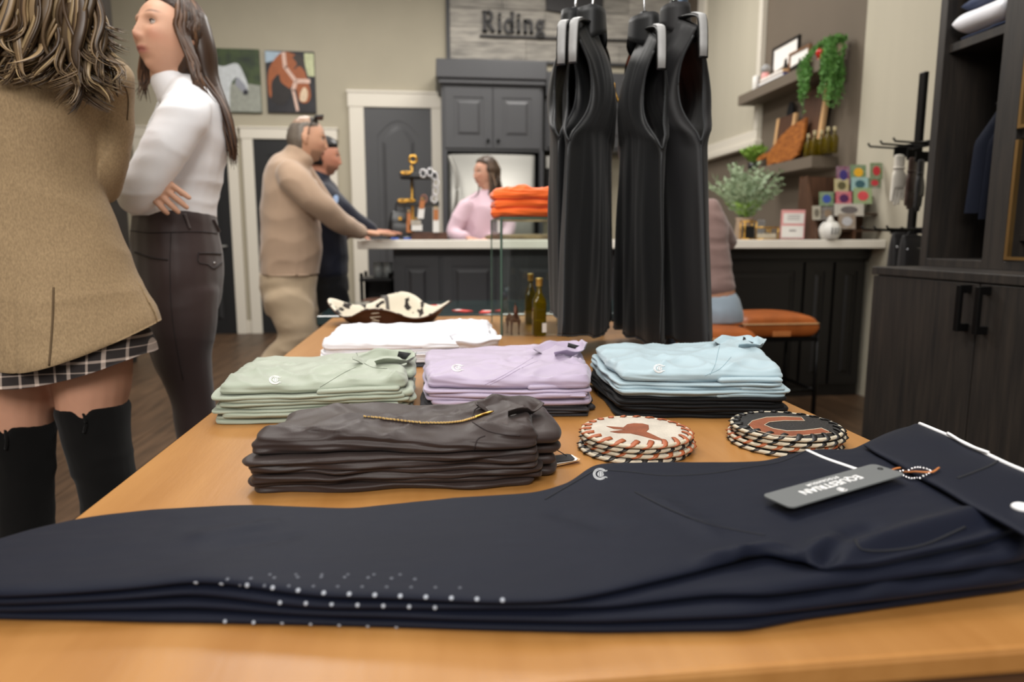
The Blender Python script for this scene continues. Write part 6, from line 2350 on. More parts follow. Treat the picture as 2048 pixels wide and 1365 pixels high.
def glove(c, m, label, group, ln=.24, yaw=0.0):
    t = thing('riding_glove', label, 'glove', (c[0], c[1], c[2] - ln), group)
    x, y, z = c
    sd = np.array((math.cos(yaw), math.sin(yaw), 0))
    R2 = lambda d, zz, a, b: (x + sd[0] * d, y + sd[1] * d, zz, a, b)
    gs = [loft([R2(0, z, .034, .012), R2(0, z - .06, .032, .013), R2(0, z - .09, .04, .014), R2(0, z - .14, .042, .014)], ref=sd, n=14)]
    for k, (d, l_) in enumerate(((-.03, .075), (-.01, .09), (.011, .085), (.031, .065))):
        gs.append(loft([R2(d, z - .13, .0095, .009), R2(d * 1.1, z - .13 - l_ * .5, .009, .009), R2(d * 1.15, z - .13 - l_, .0075, .007)], ref=sd, n=10))
    gs.append(loft([R2(.03, z - .08, .012, .011), R2(.052, z - .11, .011, .010), R2(.06, z - .15, .008, .008)], ref=sd, n=10))
    v, f, _ = remesh(gs, .004, 2)
    mesh_obj('hand', v, f, m, t)
    MB().tube([(x + sd[0] * .034 * math.cos(a), y + sd[1] * .034 * math.cos(a) + .014 * math.sin(a), z - .055) for a in np.linspace(0, 6.283, 20, endpoint=False)], .004, 6, closed=True).build('wrist_strap', m, t, True)
    cube('header_card', (x - .03, y - .004, z - .005), (x + .03, y + .004, z + .04), M['bmetal'], t)


for i, (px, py, Y_, m_, lab) in enumerate(((1800, 312, 3.02, 'white', 'white riding glove hanging at the front of the glove rack'), (1826, 318, 2.96, 'brown', 'brown riding glove hanging beside the white one'), (1843, 322, 2.9, 'black', 'black riding glove hanging nearest the wardrobe'))):
    glove(P(px, py, Y_), GL[m_], lab, 'riding gloves', yaw=.3 + i * .2)
for i, (px, py, Y_, lab) in enumerate(((1803, 468, 3.03, 'black pouch bag on the lower pegs, left one'), (1824, 472, 2.95, 'black pouch bag on the lower pegs, right one'))):
    c = P(px, py, Y_)
    t = thing('pouch_bag', lab, 'bag', (c[0], c[1], c[2] - .17), 'pouch bags')
    v, f = loft([(c[0], c[1], c[2], .045, .01), (c[0], c[1], c[2] - .05, .05, .022), (c[0], c[1], c[2] - .16, .052, .03)], n=20, power=4)
    mesh_obj('body', v, f, GL['black'], t)
    MB().tube(cr([c + np.array((-.03, 0, -.005)), c + np.array((0, 0, .03)), c + np.array((.03, 0, -.005))], 12), .003, 6).build('loop', M['bmetal'], t, True)
    MB().tube([c + np.array((-.035, -.02, -.06)), c + np.array((.035, -.02, -.055))], .0025, 6).build('zip', M['chrome'], t, True)

# ------------------------------------------------------------------ people
def nrm3(v):
    v = np.array(v, float)
    return v / np.linalg.norm(v)


def basis(fwd, tilt=(0, 0, 1)):
    f = nrm3(fwd)
    r = nrm3(np.cross(f, tilt))
    return np.array([r, f, np.cross(r, f)])      # rows: right, forward, up


def head_local(n=84, m_=72, male=False):
    th = np.linspace(0, math.pi, m_ + 2)[1:-1]
    ph = np.linspace(0, 2 * math.pi, n, endpoint=False)
    T, Pp = np.meshgrid(th, ph, indexing='ij')
    x, y, z = np.sin(T) * np.sin(Pp), np.sin(T) * np.cos(Pp), np.cos(T)
    X, Y, Z = x * .0745, y * .094, z * .112
    lo = np.clip(-Z / .112, 0, 1)
    X = X * (1 - (.34 if not male else .24) * lo ** 1.4)
    Y = np.where(Y < 0, Y * (1 - .42 * lo ** 1.2), Y * (1 - .02 * lo))
    X = X * (1 + .05 * np.clip(Z / .112, 0, 1))
    Y = np.where(Y > .078, .078 + (Y - .078) * .6, Y)     # flatter face plane
    F_ = np.clip(Y / .05, 0, 1)                            # only the front

    def gs(cx, cz, sx, sz):
        return np.exp(-((X - cx) / sx) ** 2 - ((Z - cz) / sz) ** 2) * F_
    # nose
    ridge = np.exp(-(X / .0085) ** 2) * F_
    prof = np.interp(Z, [-.040, -.033, -.024, .0, .022, .034], [0, .014, .022, .012, .005, 0])
    dY = ridge * prof
    dY += .008 * (gs(.011, -.028, .006, .007) + gs(-.011, -.028, .006, .007))
    # sockets, brow, cheekbones
    dY -= .0105 * (gs(.031, .012, .016, .011) + gs(-.031, .012, .016, .011))
    dY += .0045 * (gs(.03, .031, .024, .008) + gs(-.03, .031, .024, .008))
    dY += .005 * (gs(.045, -.016, .018, .016) + gs(-.045, -.016, .018, .016))
    # mouth, chin
    dY += .0075 * gs(0, -.054, .020, .0045) + .0075 * gs(0, -.064, .017, .005) - .0045 * gs(0, -.0588, .022, .0022)
    dY += .0085 * gs(0, -.093, .017, .013) - .003 * gs(0, -.077, .02, .006)
    dY += .004 * gs(0, -.045, .016, .008)
    Y = Y + dY
    v = np.stack([X, Y, Z], -1).reshape(-1, 3)
    v = np.vstack([v, [[0, 0, .112], [0, .01, -.112]]])
    f = []
    for i in range(m_ - 1):
        for k in range(n):
            k2 = (k + 1) % n
            f.append((i * n + k, (i + 1) * n + k, (i + 1) * n + k2, i * n + k2))
    a, b = len(v) - 2, len(v) - 1
    for k in range(n):
        f.append((a, k, (k + 1) % n))
        f.append((b, (m_ - 1) * n + (k + 1) % n, (m_ - 1) * n + k))
    return v, f


def ear_geo(side):
    p = [(side * .072, -.004, .018, .006, .012), (side * .080, -.010, .014, .006, .016), (side * .080, -.010, -.008, .006, .013), (side * .074, -.004, -.026, .005, .007)]
    return loft(p, ref=(1, 0, 0), n=10)


def head_world(c, B, sc, male=False, ears=True):
    v, f = head_local(male=male)
    gs = [(np.array(c) + (v * sc) @ B, f)]
    if ears:
        for s_ in (-1, 1):
            e, ef = ear_geo(s_)
            gs.append((np.array(c) + (e * sc) @ B, ef))
    return gs


def hand_geo(wrist, d, nrm, side, curl=.35, sc=1.0, spread=.06, thumb=(.75, .6, -.1), fl=None):
    d, nrm = nrm3(d), nrm3(nrm)
    nrm = nrm3(nrm - d * np.dot(d, nrm))
    s = np.cross(d, nrm) * side            # towards the thumb
    w = np.array(wrist, float)
    R = lambda p, a, b: (*p, a * sc, b * sc)
    gs = [loft([R(w - d * .02 * sc, .026, .019), R(w + d * .015 * sc, .029, .017), R(w + d * .05 * sc, .039, .015), R(w + d * .088 * sc, .041, .0125)], ref=s, n=16)]
    for k, (o, l_) in enumerate(((.031, .072), (.0105, .081), (-.0105, .076), (-.031, .06))):
        p = w + d * (.082 - abs(o - .005) * .15) * sc + s * o * sc
        ang = 0
        pts = [R(p, .0095, .0088)]
        c_ = (fl[k] if fl else curl)
        dd = nrm3(d + s * o * spread / .03)
        for seg, q in ((.46, .7), (.30, 1.0), (.24, .7)):
            ang += c_ * q
            v = dd * math.cos(ang) - nrm * math.sin(ang)
            p = p + v * l_ * seg * sc
            pts.append(R(p, .0088 if seg > .25 else .0070, .0082 if seg > .25 else .0065))
        gs.append(loft(pts, ref=s, n=10, sub=4))
    p = w + d * .02 * sc + s * .026 * sc
    tv = nrm3(d * thumb[0] + s * thumb[1] + nrm * thumb[2])
    gs.append(loft([R(p, .013, .012), R(p + tv * .035 * sc, .0115, .0105), R(p + tv * .062 * sc + d * .006 * sc, .0088, .008)], ref=s, n=10, sub=4))
    return gs


SKIN = np.array(S(206, 158, 132))


def skin_mat(name, rough=.5):
    m = mat(name, (1, 1, 1), rough, spec=.35, attr='Col', var=.05, vs=40)
    b = m.node_tree.nodes['Principled BSDF']
    b.inputs['Subsurface Weight'].default_value = .08
    b.inputs['Subsurface Radius'].default_value = (.02, .008, .004)
    b.inputs['Subsurface Scale'].default_value = .3
    return m


M['skin'] = skin_mat('skin')


def face_colors(v, c, B, sc, base=SKIN, lips=S(176, 92, 84), brow=S(70, 50, 38), beard=None, blush=.3):
    L = ((v - np.array(c)) @ B.T) / sc
    col = np.tile(base, (len(v), 1))
    X, Y, Z = L[:, 0], L[:, 1], L[:, 2]
    inside = (np.abs(X) < .1) & (np.abs(Z) < .12) & (Y > .02) & (Y < .14)

    def blend(w_, cc):
        nonlocal col
        w_ = np.clip(w_ * inside, 0, 1)[:, None]
        col = col * (1 - w_) + np.array(cc) * w_
    if beard is not None:
        blend(.6 * np.clip(sstep(-.04, -.06, Z) + 0, 0, 1) * sstep(-.125, -.1, Z), beard)
    blend(blush * np.exp(-((np.abs(X) - .042) / .018) ** 2 - ((Z + .022) / .016) ** 2), S(214, 132, 112))
    blend(.4 * np.exp(-(X / .012) ** 2 - ((Z + .03) / .01) ** 2), S(210, 138, 118))
    lw = np.exp(-(X / .021) ** 4 - ((Z + .0585) / .009) ** 4)
    blend(.85 * lw, lips)
    blend(.9 * np.exp(-(X / .018) ** 4 - ((Z + .0588) / .0016) ** 2), tuple(np.array(lips) * .45))
    arch = .034 + .006 * np.cos((np.abs(X) - .03) / .02)
    blend(.8 * np.exp(-((np.abs(X) - .031) / .018) ** 4 - ((Z - arch) / .0035) ** 2), brow)
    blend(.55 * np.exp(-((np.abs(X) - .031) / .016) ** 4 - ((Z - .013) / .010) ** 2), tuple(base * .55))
    return col


def add_eyes(parent, c, B, sc, iris=S(70, 52, 40)):
    if 'eyewhite' not in M:
        M['eyewhite'] = mat('eye_white', S(176, 164, 156), .4, var=.01)
        M['lash'] = mat('lash_line', S(40, 28, 24), .6, var=.05)
    key = 'iris_%d' % int(iris[0] * 1000)
    if key not in M:
        M[key] = mat(key, iris, .35, var=.1, vs=300)
    for s_ in (-1, 1):
        ce = np.array(c) + (np.array((s_ * .0305, .0672, .012)) * sc) @ B
        t = MB().sphere(ce, .0112 * sc, 18, 12).build('eye', M['eyewhite'], parent, True)
        ci = ce + B[1] * .0088 * sc
        pts = MB()
        pts.add([tuple(ci + (B[0] * math.cos(a) + B[2] * math.sin(a)) * .0064 * sc) for a in np.linspace(0, 6.283, 14, endpoint=False)] + [tuple(ci + B[1] * .0034 * sc)], [(k, (k + 1) % 14, 14) for k in range(14)])
        pts.build('iris', M[key], t, True)
        lid = []
        for a in np.linspace(-.95, .95, 12):
            lid.append(ce + (B[0] * math.sin(a) * 1.05 + B[1] * math.cos(a) * 1.02 + B[2] * (.45 - .28 * a * a)) * .0112 * sc)
        MB().tube(np.array(lid), .0014 * sc, 6).build('upper_lid', M['lash'], t, True)


def locks_mesh(paths, r0, base_cols, seed, flat=.45, n=6, rings=18, ref=(0, 1, 0), taper=True, prof=None):
    r = np.random.default_rng(seed)
    mb = MB()
    cols = []
    for p in paths:
        q = cr(p, rings)
        rad = r0 * r.uniform(.7, 1.25)
        t = np.linspace(0, 1, rings)
        rr = rad * np.clip(np.minimum(.55 + t * 2.5, 1), 0, 1) * (np.clip((1 - t) * 3.2, .06, 1) if taper else 1)
        v, f = tube_geo(q, rr, n, flat, ref, True)
        mb.add(v, f)
        cc = np.array(base_cols[r.integers(len(base_cols))]) * r.uniform(.75, 1.25)
        along = np.repeat(np.clip(1 + .25 * np.sin(t * 9 + r.uniform(0, 6)), .6, 1.4), n)
        cols.append(cc[None, :] * along[:, None])
    v, f = mb.arr()
    return v, f, np.concatenate(cols)


M['hair'] = mat('hair', (1, 1, 1), .38, spec=.45, attr='Col', var=.3, vs=30, st=(1, 1, .05))


def hair_cap(c, B, sc, test, thick, col, parent, name='hair', noise=.0, mtl=None):
    v, f = head_local(60, 54)
    L = v.copy()
    n_ = L / np.array((.0745, .094, .112)) ** 2
    n_ /= np.linalg.norm(n_, axis=1)[:, None]
    keep = test(L[:, 0], L[:, 1], L[:, 2])
    w_ = np.clip(keep / .012, -1, 1)
    off = thick * np.clip(w_, -.4, 1)[:, None]
    L2 = L + n_ * off
    if noise:
        L2 += n_ * (noise * nz(L[:, 0] * 90, L[:, 1] * 90, L[:, 2] * 90))[:, None]
    ff = [q for q in f if all(keep[i] > -.008 for i in q)]
    used = sorted({i for q in ff for i in q})
    mp = {i: k for k, i in enumerate(used)}
    V = np.array(c) + (L2[used] * sc) @ B
    FF = [[mp[i] for i in q] for q in ff]
    return V, FF


def wrinkle(v, n_, amp, fx_, fy_, fz_, seed):
    d = nz(v[:, 0] * fx_, v[:, 1] * fy_, v[:, 2] * fz_ + seed)
    r = np.clip(1 - np.abs(nz(v[:, 0] * fx_ * .6 + 3, v[:, 1] * fy_ * .6, v[:, 2] * fz_ * .6 + seed)) * 3, 0, 1) ** 2
    return v + n_ * (amp * (d + r * .8))[:, None]


def garment(name, geos, voxel, m, parent, smooth=5, wr=None, post=None, hem=None):
    v, f, n_ = remesh(geos, voxel, smooth)
    if wr:
        v = wrinkle(v, n_, *wr)
    if post:
        v = post(v)
    if hem is not None:
        v[:, 2] = np.maximum(v[:, 2], hem)
    o = mesh_obj(name, v, f, m, parent)
    return o, v, f


def rows(fn, lst):
    """(px, py, dy, rx, ry) -> world rows"""
    return [(*fn(a, b, d), r1, r2) for a, b, d, r1, r2 in lst]


def inner(ref, *rws):
    return [loft([(*q[:3], q[3] * .55, q[4] * .55) for q in w_], ref=ref if i == 0 else (.2, .3, .9)) for i, w_ in enumerate(rws)]


# ---------------------------------------------------------------- woman in white, arms folded
YW = 2.07
W = lambda px, py, dy=0.0: P(px, py, YW + dy)
fwd = nrm3((-.90, -.30, 0))
lat = nrm3(np.cross((0, 0, 1), fwd))          # her left, towards the camera
pw_ = thing('person', 'woman in a white fitted top and dark brown breeches with arms folded', 'person', (W(380, 700)[0], YW, 0))
M['whitetop'] = cloth('white_stretch_top', (240, 241, 245), .55, .2)
M['brownbreech'] = cloth('brown_breeches_cloth', (52, 38, 37), .55, .25)
tor = rows(W, [(350, 178, 0, .05, .05), (366, 194, 0, .10, .066), (380, 224, 0, .138, .088), (381, 268, 0, .138, .098), (378, 318, 0, .128, .094), (368, 360, 0, .122, .096), (356, 402, 0, .128, .104), (350, 445, 0, .138, .110)])
armL = rows(W, [(380, 205, -.115, .05, .05), (366, 238, -.160, .056, .058), (318, 318, -.195, .050, .052), (288, 368, -.20, .047, .050), (274, 390, -.185, .046, .048)])
foreL = rows(W, [(274, 390, -.185, .046, .048), (272, 396, -.06, .042, .044), (285, 388, .06, .036, .036), (300, 378, .13, .03, .03)])
armR = rows(W, [(360, 205, .12, .05, .05), (330, 270, .15, .05, .05), (285, 365, .13, .045, .045)])
foreR = rows(W, [(285, 368, .13, .044, .044), (268, 372, -.02, .038, .038), (290, 372, -.11, .032, .030), (312, 370, -.135, .027, .026)])
coll = rows(W, [(356, 188, 0, .058, .056), (343, 168, 0, .052, .050), (338, 157, 0, .050, .048)])
top_o, tv, tf = garment('top', [loft(tor, ref=lat), loft(armL, ref=lat), loft(foreL, ref=(0, 0, 1)), loft(armR, ref=lat), loft(foreR, ref=(0, 0, 1)), loft(coll, ref=lat)], .0065, M['whitetop'], pw_, 6, (.0042, 7, 7, 24, 4.0), hem=W(350, 434)[2])
tb_ = bvh_of(tv, tf)
# head, neck and the visible hand
cH = W(342, 80)
Bh = basis((-.60, -.78, .17))
hs = 1.0
neck = rows(W, [(342, 168, 0, .046, .048), (340, 148, 0, .045, .05), (345, 120, 0, .047, .055), (348, 100, .0, .045, .052)])
hg = hand_geo(W(281, 345, -.185), W(326, 385, -.20) - W(281, 345, -.185), W(330, 380, -.6) - W(330, 380, -.2), -1, fl=(.10, .22, .25, .28), sc=.88, spread=.10, thumb=(.6, .15, -.9))
v, f, n_ = remesh(head_world(cH, Bh, hs) + [loft(neck, ref=lat)] + hg + inner(lat, tor, armR, foreR) + [loft(rows(W, [(268, 372, -.02, .022, .022), (272, 352, -.13, .022, .02), (284, 347, -.185, .024, .018)]), ref=(0, 0, 1))], .0034, 2, .35)
col = face_colors(v, cH, Bh, hs, np.array(S(206, 160, 134)), S(168, 96, 88))
mesh_obj('body', v, f, M['skin'], pw_, colors=col)
add_eyes(pw_, cH, Bh, hs)
ep = cH + (np.array((-.081, .0, -.034)) * hs) @ Bh
MB().sphere(ep, .0045, 8, 6).build('earring', M['chrome'], pw_, True)
# hair
hc = [S(74, 52, 38), S(92, 66, 48), S(58, 40, 30), S(110, 80, 58)]
V, FF = hair_cap(cH, Bh, hs, lambda x, y, z: np.maximum(z - (.040 + .62 * np.maximum(y, -.02)), -.010 - y - .12 * z), .013, None, None)
paths = []
r = np.random.default_rng(4)
for i in range(330):
    a = r.uniform(.38 * math.pi, 1.62 * math.pi)     # azimuth from the face direction
    side = a < math.pi
    st = []
    for th in np.linspace(.12, 1.55, 6):
        q = np.array((.080 * math.sin(th) * math.sin(a), .099 * math.sin(th) * math.cos(a), .119 * math.cos(th)))
        st.append(cH + (q * hs * r.uniform(1.03, 1.09)) @ Bh)
    near = (st[-1][1] - cH[1]) < 0
    u = r.random()
    if a > math.pi * 1.52 or (a < math.pi * .48):
        # front locks: near side goes behind the shoulder, far side falls by the neck
        if near:
            en = [W(388 + 6 * r.normal(), 130, -.085), W(396 + 8 * r.normal(), 165, -.09), W(410 + 12 * r.normal(), 186 + 8 * r.normal(), -.075)]
        else:
            en = [W(292 + 8 * r.normal(), 150, .08), W(284 + 10 * r.normal(), 190 + 8 * r.normal(), .07)]
    else:
        k_ = r.normal(0, 1)
        en = [W(405 + 14 * u + 5 * k_, 150, .02 * k_ + .02), W(430 + 16 * u, 205, .01 + .03 * k_), W(450 + 16 * u, 262 + 10 * r.normal(), .0 + .03 * k_), W(460 + 12 * u + 4 * r.normal(), 308 + 12 * r.normal(), .0 + .03 * k_)]
    paths.append(np.array(st + en))
v1, f1, c1_ = locks_mesh(paths, .0068, hc, 5, .6, rings=26, n=5)
mb = MB().add(V, FF)
core = loft(rows(W, [(385, 40, .02, .05, .04), (402, 100, .02, .055, .04), (412, 160, .03, .06, .036), (444, 230, .02, .05, .026), (464, 285, .02, .03, .016)]), ref=lat, n=16)
mb.add(*core)
nb = mb.n
mb.add(v1, f1)
hv, hf = mb.arr()
mesh_obj('hair', hv, hf, M['hair'], pw_, colors=np.vstack([np.tile(np.array(S(64, 45, 33)), (nb, 1)), c1_]))
# breeches
hips = rows(W, [(351, 430, 0, .138, .108), (352, 470, 0, .152, .114), (357, 530, 0, .166, .120), (358, 580, 0, .165, .115), (356, 615, 0, .15, .105)])
lg1 = rows(W, [(362, 580, -.075, .085, .098), (364, 650, -.08, .082, .090), (366, 710, -.08, .072, .076), (384, 790, -.075, .056, .058), (394, 850, -.07, .055, .058), (405, 950, -.07, .048, .05), (418, 1090, -.07, .036, .038)])
lg2 = rows(W, [(352, 580, .075, .085, .098), (352, 650, .08, .08, .088), (356, 710, .09, .07, .074), (382, 790, .10, .055, .056), (394, 850, .10, .054, .056), (405, 950, .10, .046, .05), (415, 1075, .10, .036, .038)])
bro, bv_, bf_ = garment('breeches', [loft(hips, ref=lat), loft(lg1, ref=lat), loft(lg2, ref=lat)], .007, M['brownbreech'], pw_, 6, (.0012, 8, 8, 20, 2.0))
bbv = bvh_of(bv_, bf_)


def cam_line(bvh, pts, n=26, lift=.001):
    out = []
    for x, y in cr(np.array(pts, float), n):
        h = bvh.ray_cast(CAMO, Vector(ray(x, y)).normalized())
        if h[0] is not None:
            out.append(np.array(h[0]) + np.array(h[1]) * lift)
    return np.array(out)


M['brownseam'] = cloth('brown_seam', (34, 24, 24), .7, .1)
for pts, r_, nm in (([(262, 462), (300, 466), (345, 465), (400, 464), (440, 468)], .0016, 'waist_seam'), ([(342, 466), (340, 540), (345, 640), (366, 760)], .0012, 'side_seam'), ([(270, 505), (300, 515), (336, 520)], .0028, 'pocket_edge'),
                    ([(396, 507), (420, 507), (442, 508)], .0026, 'pocket_flap_edge'), ([(396, 508), (397, 525), (414, 529), (427, 537), (444, 525)], .0018, 'pocket_flap_edge')):
    l = cam_line(bbv, pts)
    if len(l) > 4:
        MB().tube(l, r_, 6).build(nm, M['brownseam'], bro, True)
for pts in ([(369, 428), (375, 445), (379, 458)], [(424, 440), (432, 455), (436, 464)]):
    l = cam_line(bbv, pts, 10, .002)
    if len(l) > 4:
        MB().tube(l, .006, 8, .35).build('belt_loop', M['brownbreech'], bro, True)
h = cam_line(bbv, [(427, 526), (427.5, 526)], 2, .002)
if len(h):
    MB().sphere(h[0], .003, 8, 6).build('snap', M['chrome'], bro, True)
M['bootbrown'] = cloth('dark_boot_leather', (30, 24, 22), .4, .0)
for s_, lg in ((0, lg1), (1, lg2)):
    e = np.array(lg[-1][:3])
    d = fwd
    gs = [loft([(e[0], e[1], e[2] + .06, .045, .048), (e[0], e[1], .08, .042, .046), (e[0] + d[0] * .02, e[1] + d[1] * .02, .045, .04, .05)], ref=lat), loft([(e[0] - d[0] * .05, e[1] - d[1] * .05, .035, .036, .034), (e[0] + d[0] * .06, e[1] + d[1] * .06, .035, .042, .032), (e[0] + d[0] * .15, e[1] + d[1] * .15, .024, .036, .022)], ref=lat)]
    v, f, _ = remesh(gs, .007, 3)
    v[:, 2] -= v[:, 2].min()
    mesh_obj('boot', v, f, M['bootbrown'], pw_)

# ---------------------------------------------------------------- woman in tweed, seen from behind
YA = 1.60
A_ = lambda px, py, dy=0.0: P(px, py, YA + dy)
pa = thing('person', 'woman seen from behind in a tan tweed jacket, plaid skirt and black boots', 'person', (A_(85, 800)[0], YA, 0))
M['tweed'] = mat('tan_tweed', S(156, 132, 99), .85, col2=S(133, 111, 82), vs=330, st=(1, 1, .45), sheen=.1, bump=.03, bs=700, det=2)
XA = lambda px: A_(px, 479)[0]
zc = lambda py: A_(85, py)[2]
xm_ = XA(84)
axr = np.array((1., .08, 0))
axr /= np.linalg.norm(axr)
jr = [(zc(88), .060, .055), (zc(104), .095, .07), (zc(128), .145, .085), (zc(160), .166, .098), (zc(210), .158, .105), (zc(290), .128, .105), (zc(370), .126, .104), (zc(450), .148, .112), (zc(550), .180, .128), (zc(640), .208, .146), (zc(690), .222, .154), (zc(712), .226, .156), (zc(760), .228, .156)]
body_g = loft([(xm_, YA - .0, z, a, b) for z, a, b in jr], ref=axr, n=40)
armR_ = [(*A_(216, 152, 0)[:3], .050, .056), (*A_(220, 190, .02), .047, .056), (*A_(223, 260, .04), .041, .048), (*A_(212, 330, .05), .040, .046), (*A_(204, 372, .08), .039, .043)]
foreR_ = [(*A_(204, 372, .08), .039, .043), (*A_(184, 346, .15), .04, .042), (*A_(160, 300, .185), .034, .034)]
mir = lambda rr: [(2 * xm_ - q[0], *q[1:]) for q in rr]


def jpost(v):
    x = (v[:, 0] - xm_) / .225
    v[:, 2] = np.maximum(v[:, 2], zc(712))
    k = sstep(.98, .70, v[:, 2])
    v = v.copy()
    v[:, 2] += (.075 * np.clip(np.abs(x), 0, 1.1) ** 1.6 + .012 * np.clip((v[:, 1] - YA) / .16, -1, 1)) * sstep(.95, .72, v[:, 2])
    # centre vent and drape folds
    back_ = v[:, 1] < YA
    dv_ = -.007 * np.exp(-((v[:, 0] - xm_ - .004) / .004) ** 2) * sstep(.93, .86, v[:, 2]) * back_
    v[:, 1] -= dv_
    fl = .014 * np.sin((v[:, 0] - xm_) * 26 + 1.2 + v[:, 2] * 2) * k
    v[:, 1] += fl * np.where(back_, 1, -1)
    v[:, 1] += .012 * np.exp(-((v[:, 0] - xm_ - .115) / .028) ** 2) * np.exp(-((v[:, 2] - zc(300)) / .07) ** 2) * back_
    return v


jo, jv, jf = garment('jacket', [body_g, loft(armR_, ref=axr), loft(foreR_, ref=axr), loft(mir(armR_), ref=axr), loft(mir(foreR_), ref=axr)], .0062, M['tweed'], pa, 5, (.0035, 7, 7, 13, 6.0), jpost)
jb = bvh_of(jv, jf)
M['tweedseam'] = mat('tweed_seam', S(92, 74, 52), .9, var=.1)
for pts, r_, nm in (([(107, 575), (105, 640), (101, 700), (97, 741)], .0022, 'vent_edge'), ([(236, 158), (250, 175), (256, 200), (254, 240)], .0016, 'sleeve_seam')):
    l = cam_line(jb, pts, 26, .0006)
    if len(l) > 4:
        MB().tube(l, r_, 6).build(nm, M['tweedseam'], jo, True)
# plaid skirt
M['plaid'] = mat('plaid_wool', S(40, 33, 31), .9, var=.1)
nt = M['plaid'].node_tree
L = nt.links.new
tcn = nt.nodes.new('ShaderNodeTexCoord')
sx = nt.nodes.new('ShaderNodeSeparateXYZ')
L(tcn.outputs['Object'], sx.inputs[0])


def stripe(sock, freq, width, ph=0.0):
    a = nt.nodes.new('ShaderNodeMath'); a.operation = 'MULTIPLY_ADD'
    L(sock, a.inputs[0]); a.inputs[1].default_value = freq; a.inputs[2].default_value = ph
    b = nt.nodes.new('ShaderNodeMath'); b.operation = 'FRACT'
    L(a.outputs[0], b.inputs[0])
    c = nt.nodes.new('ShaderNodeMath'); c.operation = 'LESS_THAN'
    L(b.outputs[0], c.inputs[0]); c.inputs[1].default_value = width
    return c.outputs[0]


def addn(a, b, w_):
    m = nt.nodes.new('ShaderNodeMath'); m.operation = 'MULTIPLY_ADD'
    L(b, m.inputs[0]); m.inputs[1].default_value = w_
    m.inputs[2].default_value = 0.0
    L(a, m.inputs[2]) if a is not None else None
    return m.outputs[0]


acc = addn(None, stripe(sx.outputs[0], 17, .12), .55)
acc = addn(acc, stripe(sx.outputs[0], 17, .07, .42), .5)
acc = addn(acc, stripe(sx.outputs[2], 24, .13, .1), .5)
acc = addn(acc, stripe(sx.outputs[2], 24, .06, .55), .45)
rp = nt.nodes.new('ShaderNodeValToRGB')
rp.color_ramp.elements[0].color = (*S(38, 32, 31), 1)
rp.color_ramp.elements[1].color = (*S(190, 172, 160), 1)
L(acc, rp.inputs[0])
L(rp.outputs[0], nt.nodes['Principled BSDF'].inputs['Base Color'])
sk_g = loft([(xm_, YA, zc(560), .16, .12), (xm_ + .004, YA, zc(650), .18, .128), (xm_ + .008, YA, zc(738), .200, .140), (xm_ + .008, YA, zc(800), .202, .142)], ref=axr, n=40)


def spost(v):
    v = v.copy()
    v[:, 2] = np.maximum(v[:, 2], zc(752))
    v[:, 2] += (.05 * np.clip(np.abs((v[:, 0] - xm_) / .2), 0, 1) ** 1.6) * sstep(.85, .70, v[:, 2])
    v[:, 1] += .012 * np.sin((v[:, 0] - xm_) * 34) * sstep(.85, .68, v[:, 2])
    return v


garment('skirt', [sk_g], .008, M['plaid'], pa, 3, None, spost)
# legs (body) with neck, head, hands
legs = []
for px0, px1, px2 in ((34, 36, 44), (180, 184, 214)):
    a, b, c_ = A_(px0, 700), A_(px1, 800), A_(px2, 960)
    legs.append(loft([(a[0], YA, zc(690), .085, .09), (a[0], YA, zc(760), .078, .082), (b[0], YA, zc(830), .068, .072), (c_[0], YA, zc(960), .055, .058)], ref=axr))
cA = np.array((xm_ - .01, YA + .03, zc(88) + .175))
BA = basis((.1, 1, .02))
nk = loft([(xm_, YA + .0, zc(95), .05, .052), (xm_, YA + .01, zc(60), .047, .05), (xm_ - .005, YA + .02, zc(20), .05, .055)], ref=axr)
hands = []
for sgn in (1, -1):
    hands += hand_geo((xm_ + sgn * (A_(156, 292, .19)[0] - xm_), YA + .19, A_(156, 292, .19)[2]), (-sgn * .7, .05, .7), (0, 1, .1), -sgn, .4)
v, f, _ = remesh(head_world(cA, BA, .95) + [nk, loft([(xm_, YA, zc(130), .1, .07), (xm_, YA, zc(400), .11, .08), (xm_, YA, zc(700), .14, .09)], ref=axr)] + legs + inner(axr, armR_, foreR_, mir(armR_), mir(foreR_)) + hands, .006, 3, .4)
mesh_obj('body', v, f, M['skin'], pa, colors=face_colors(v, cA, BA, .95, np.array(S(198, 148, 122))))
add_eyes(pa, cA, BA, .95)
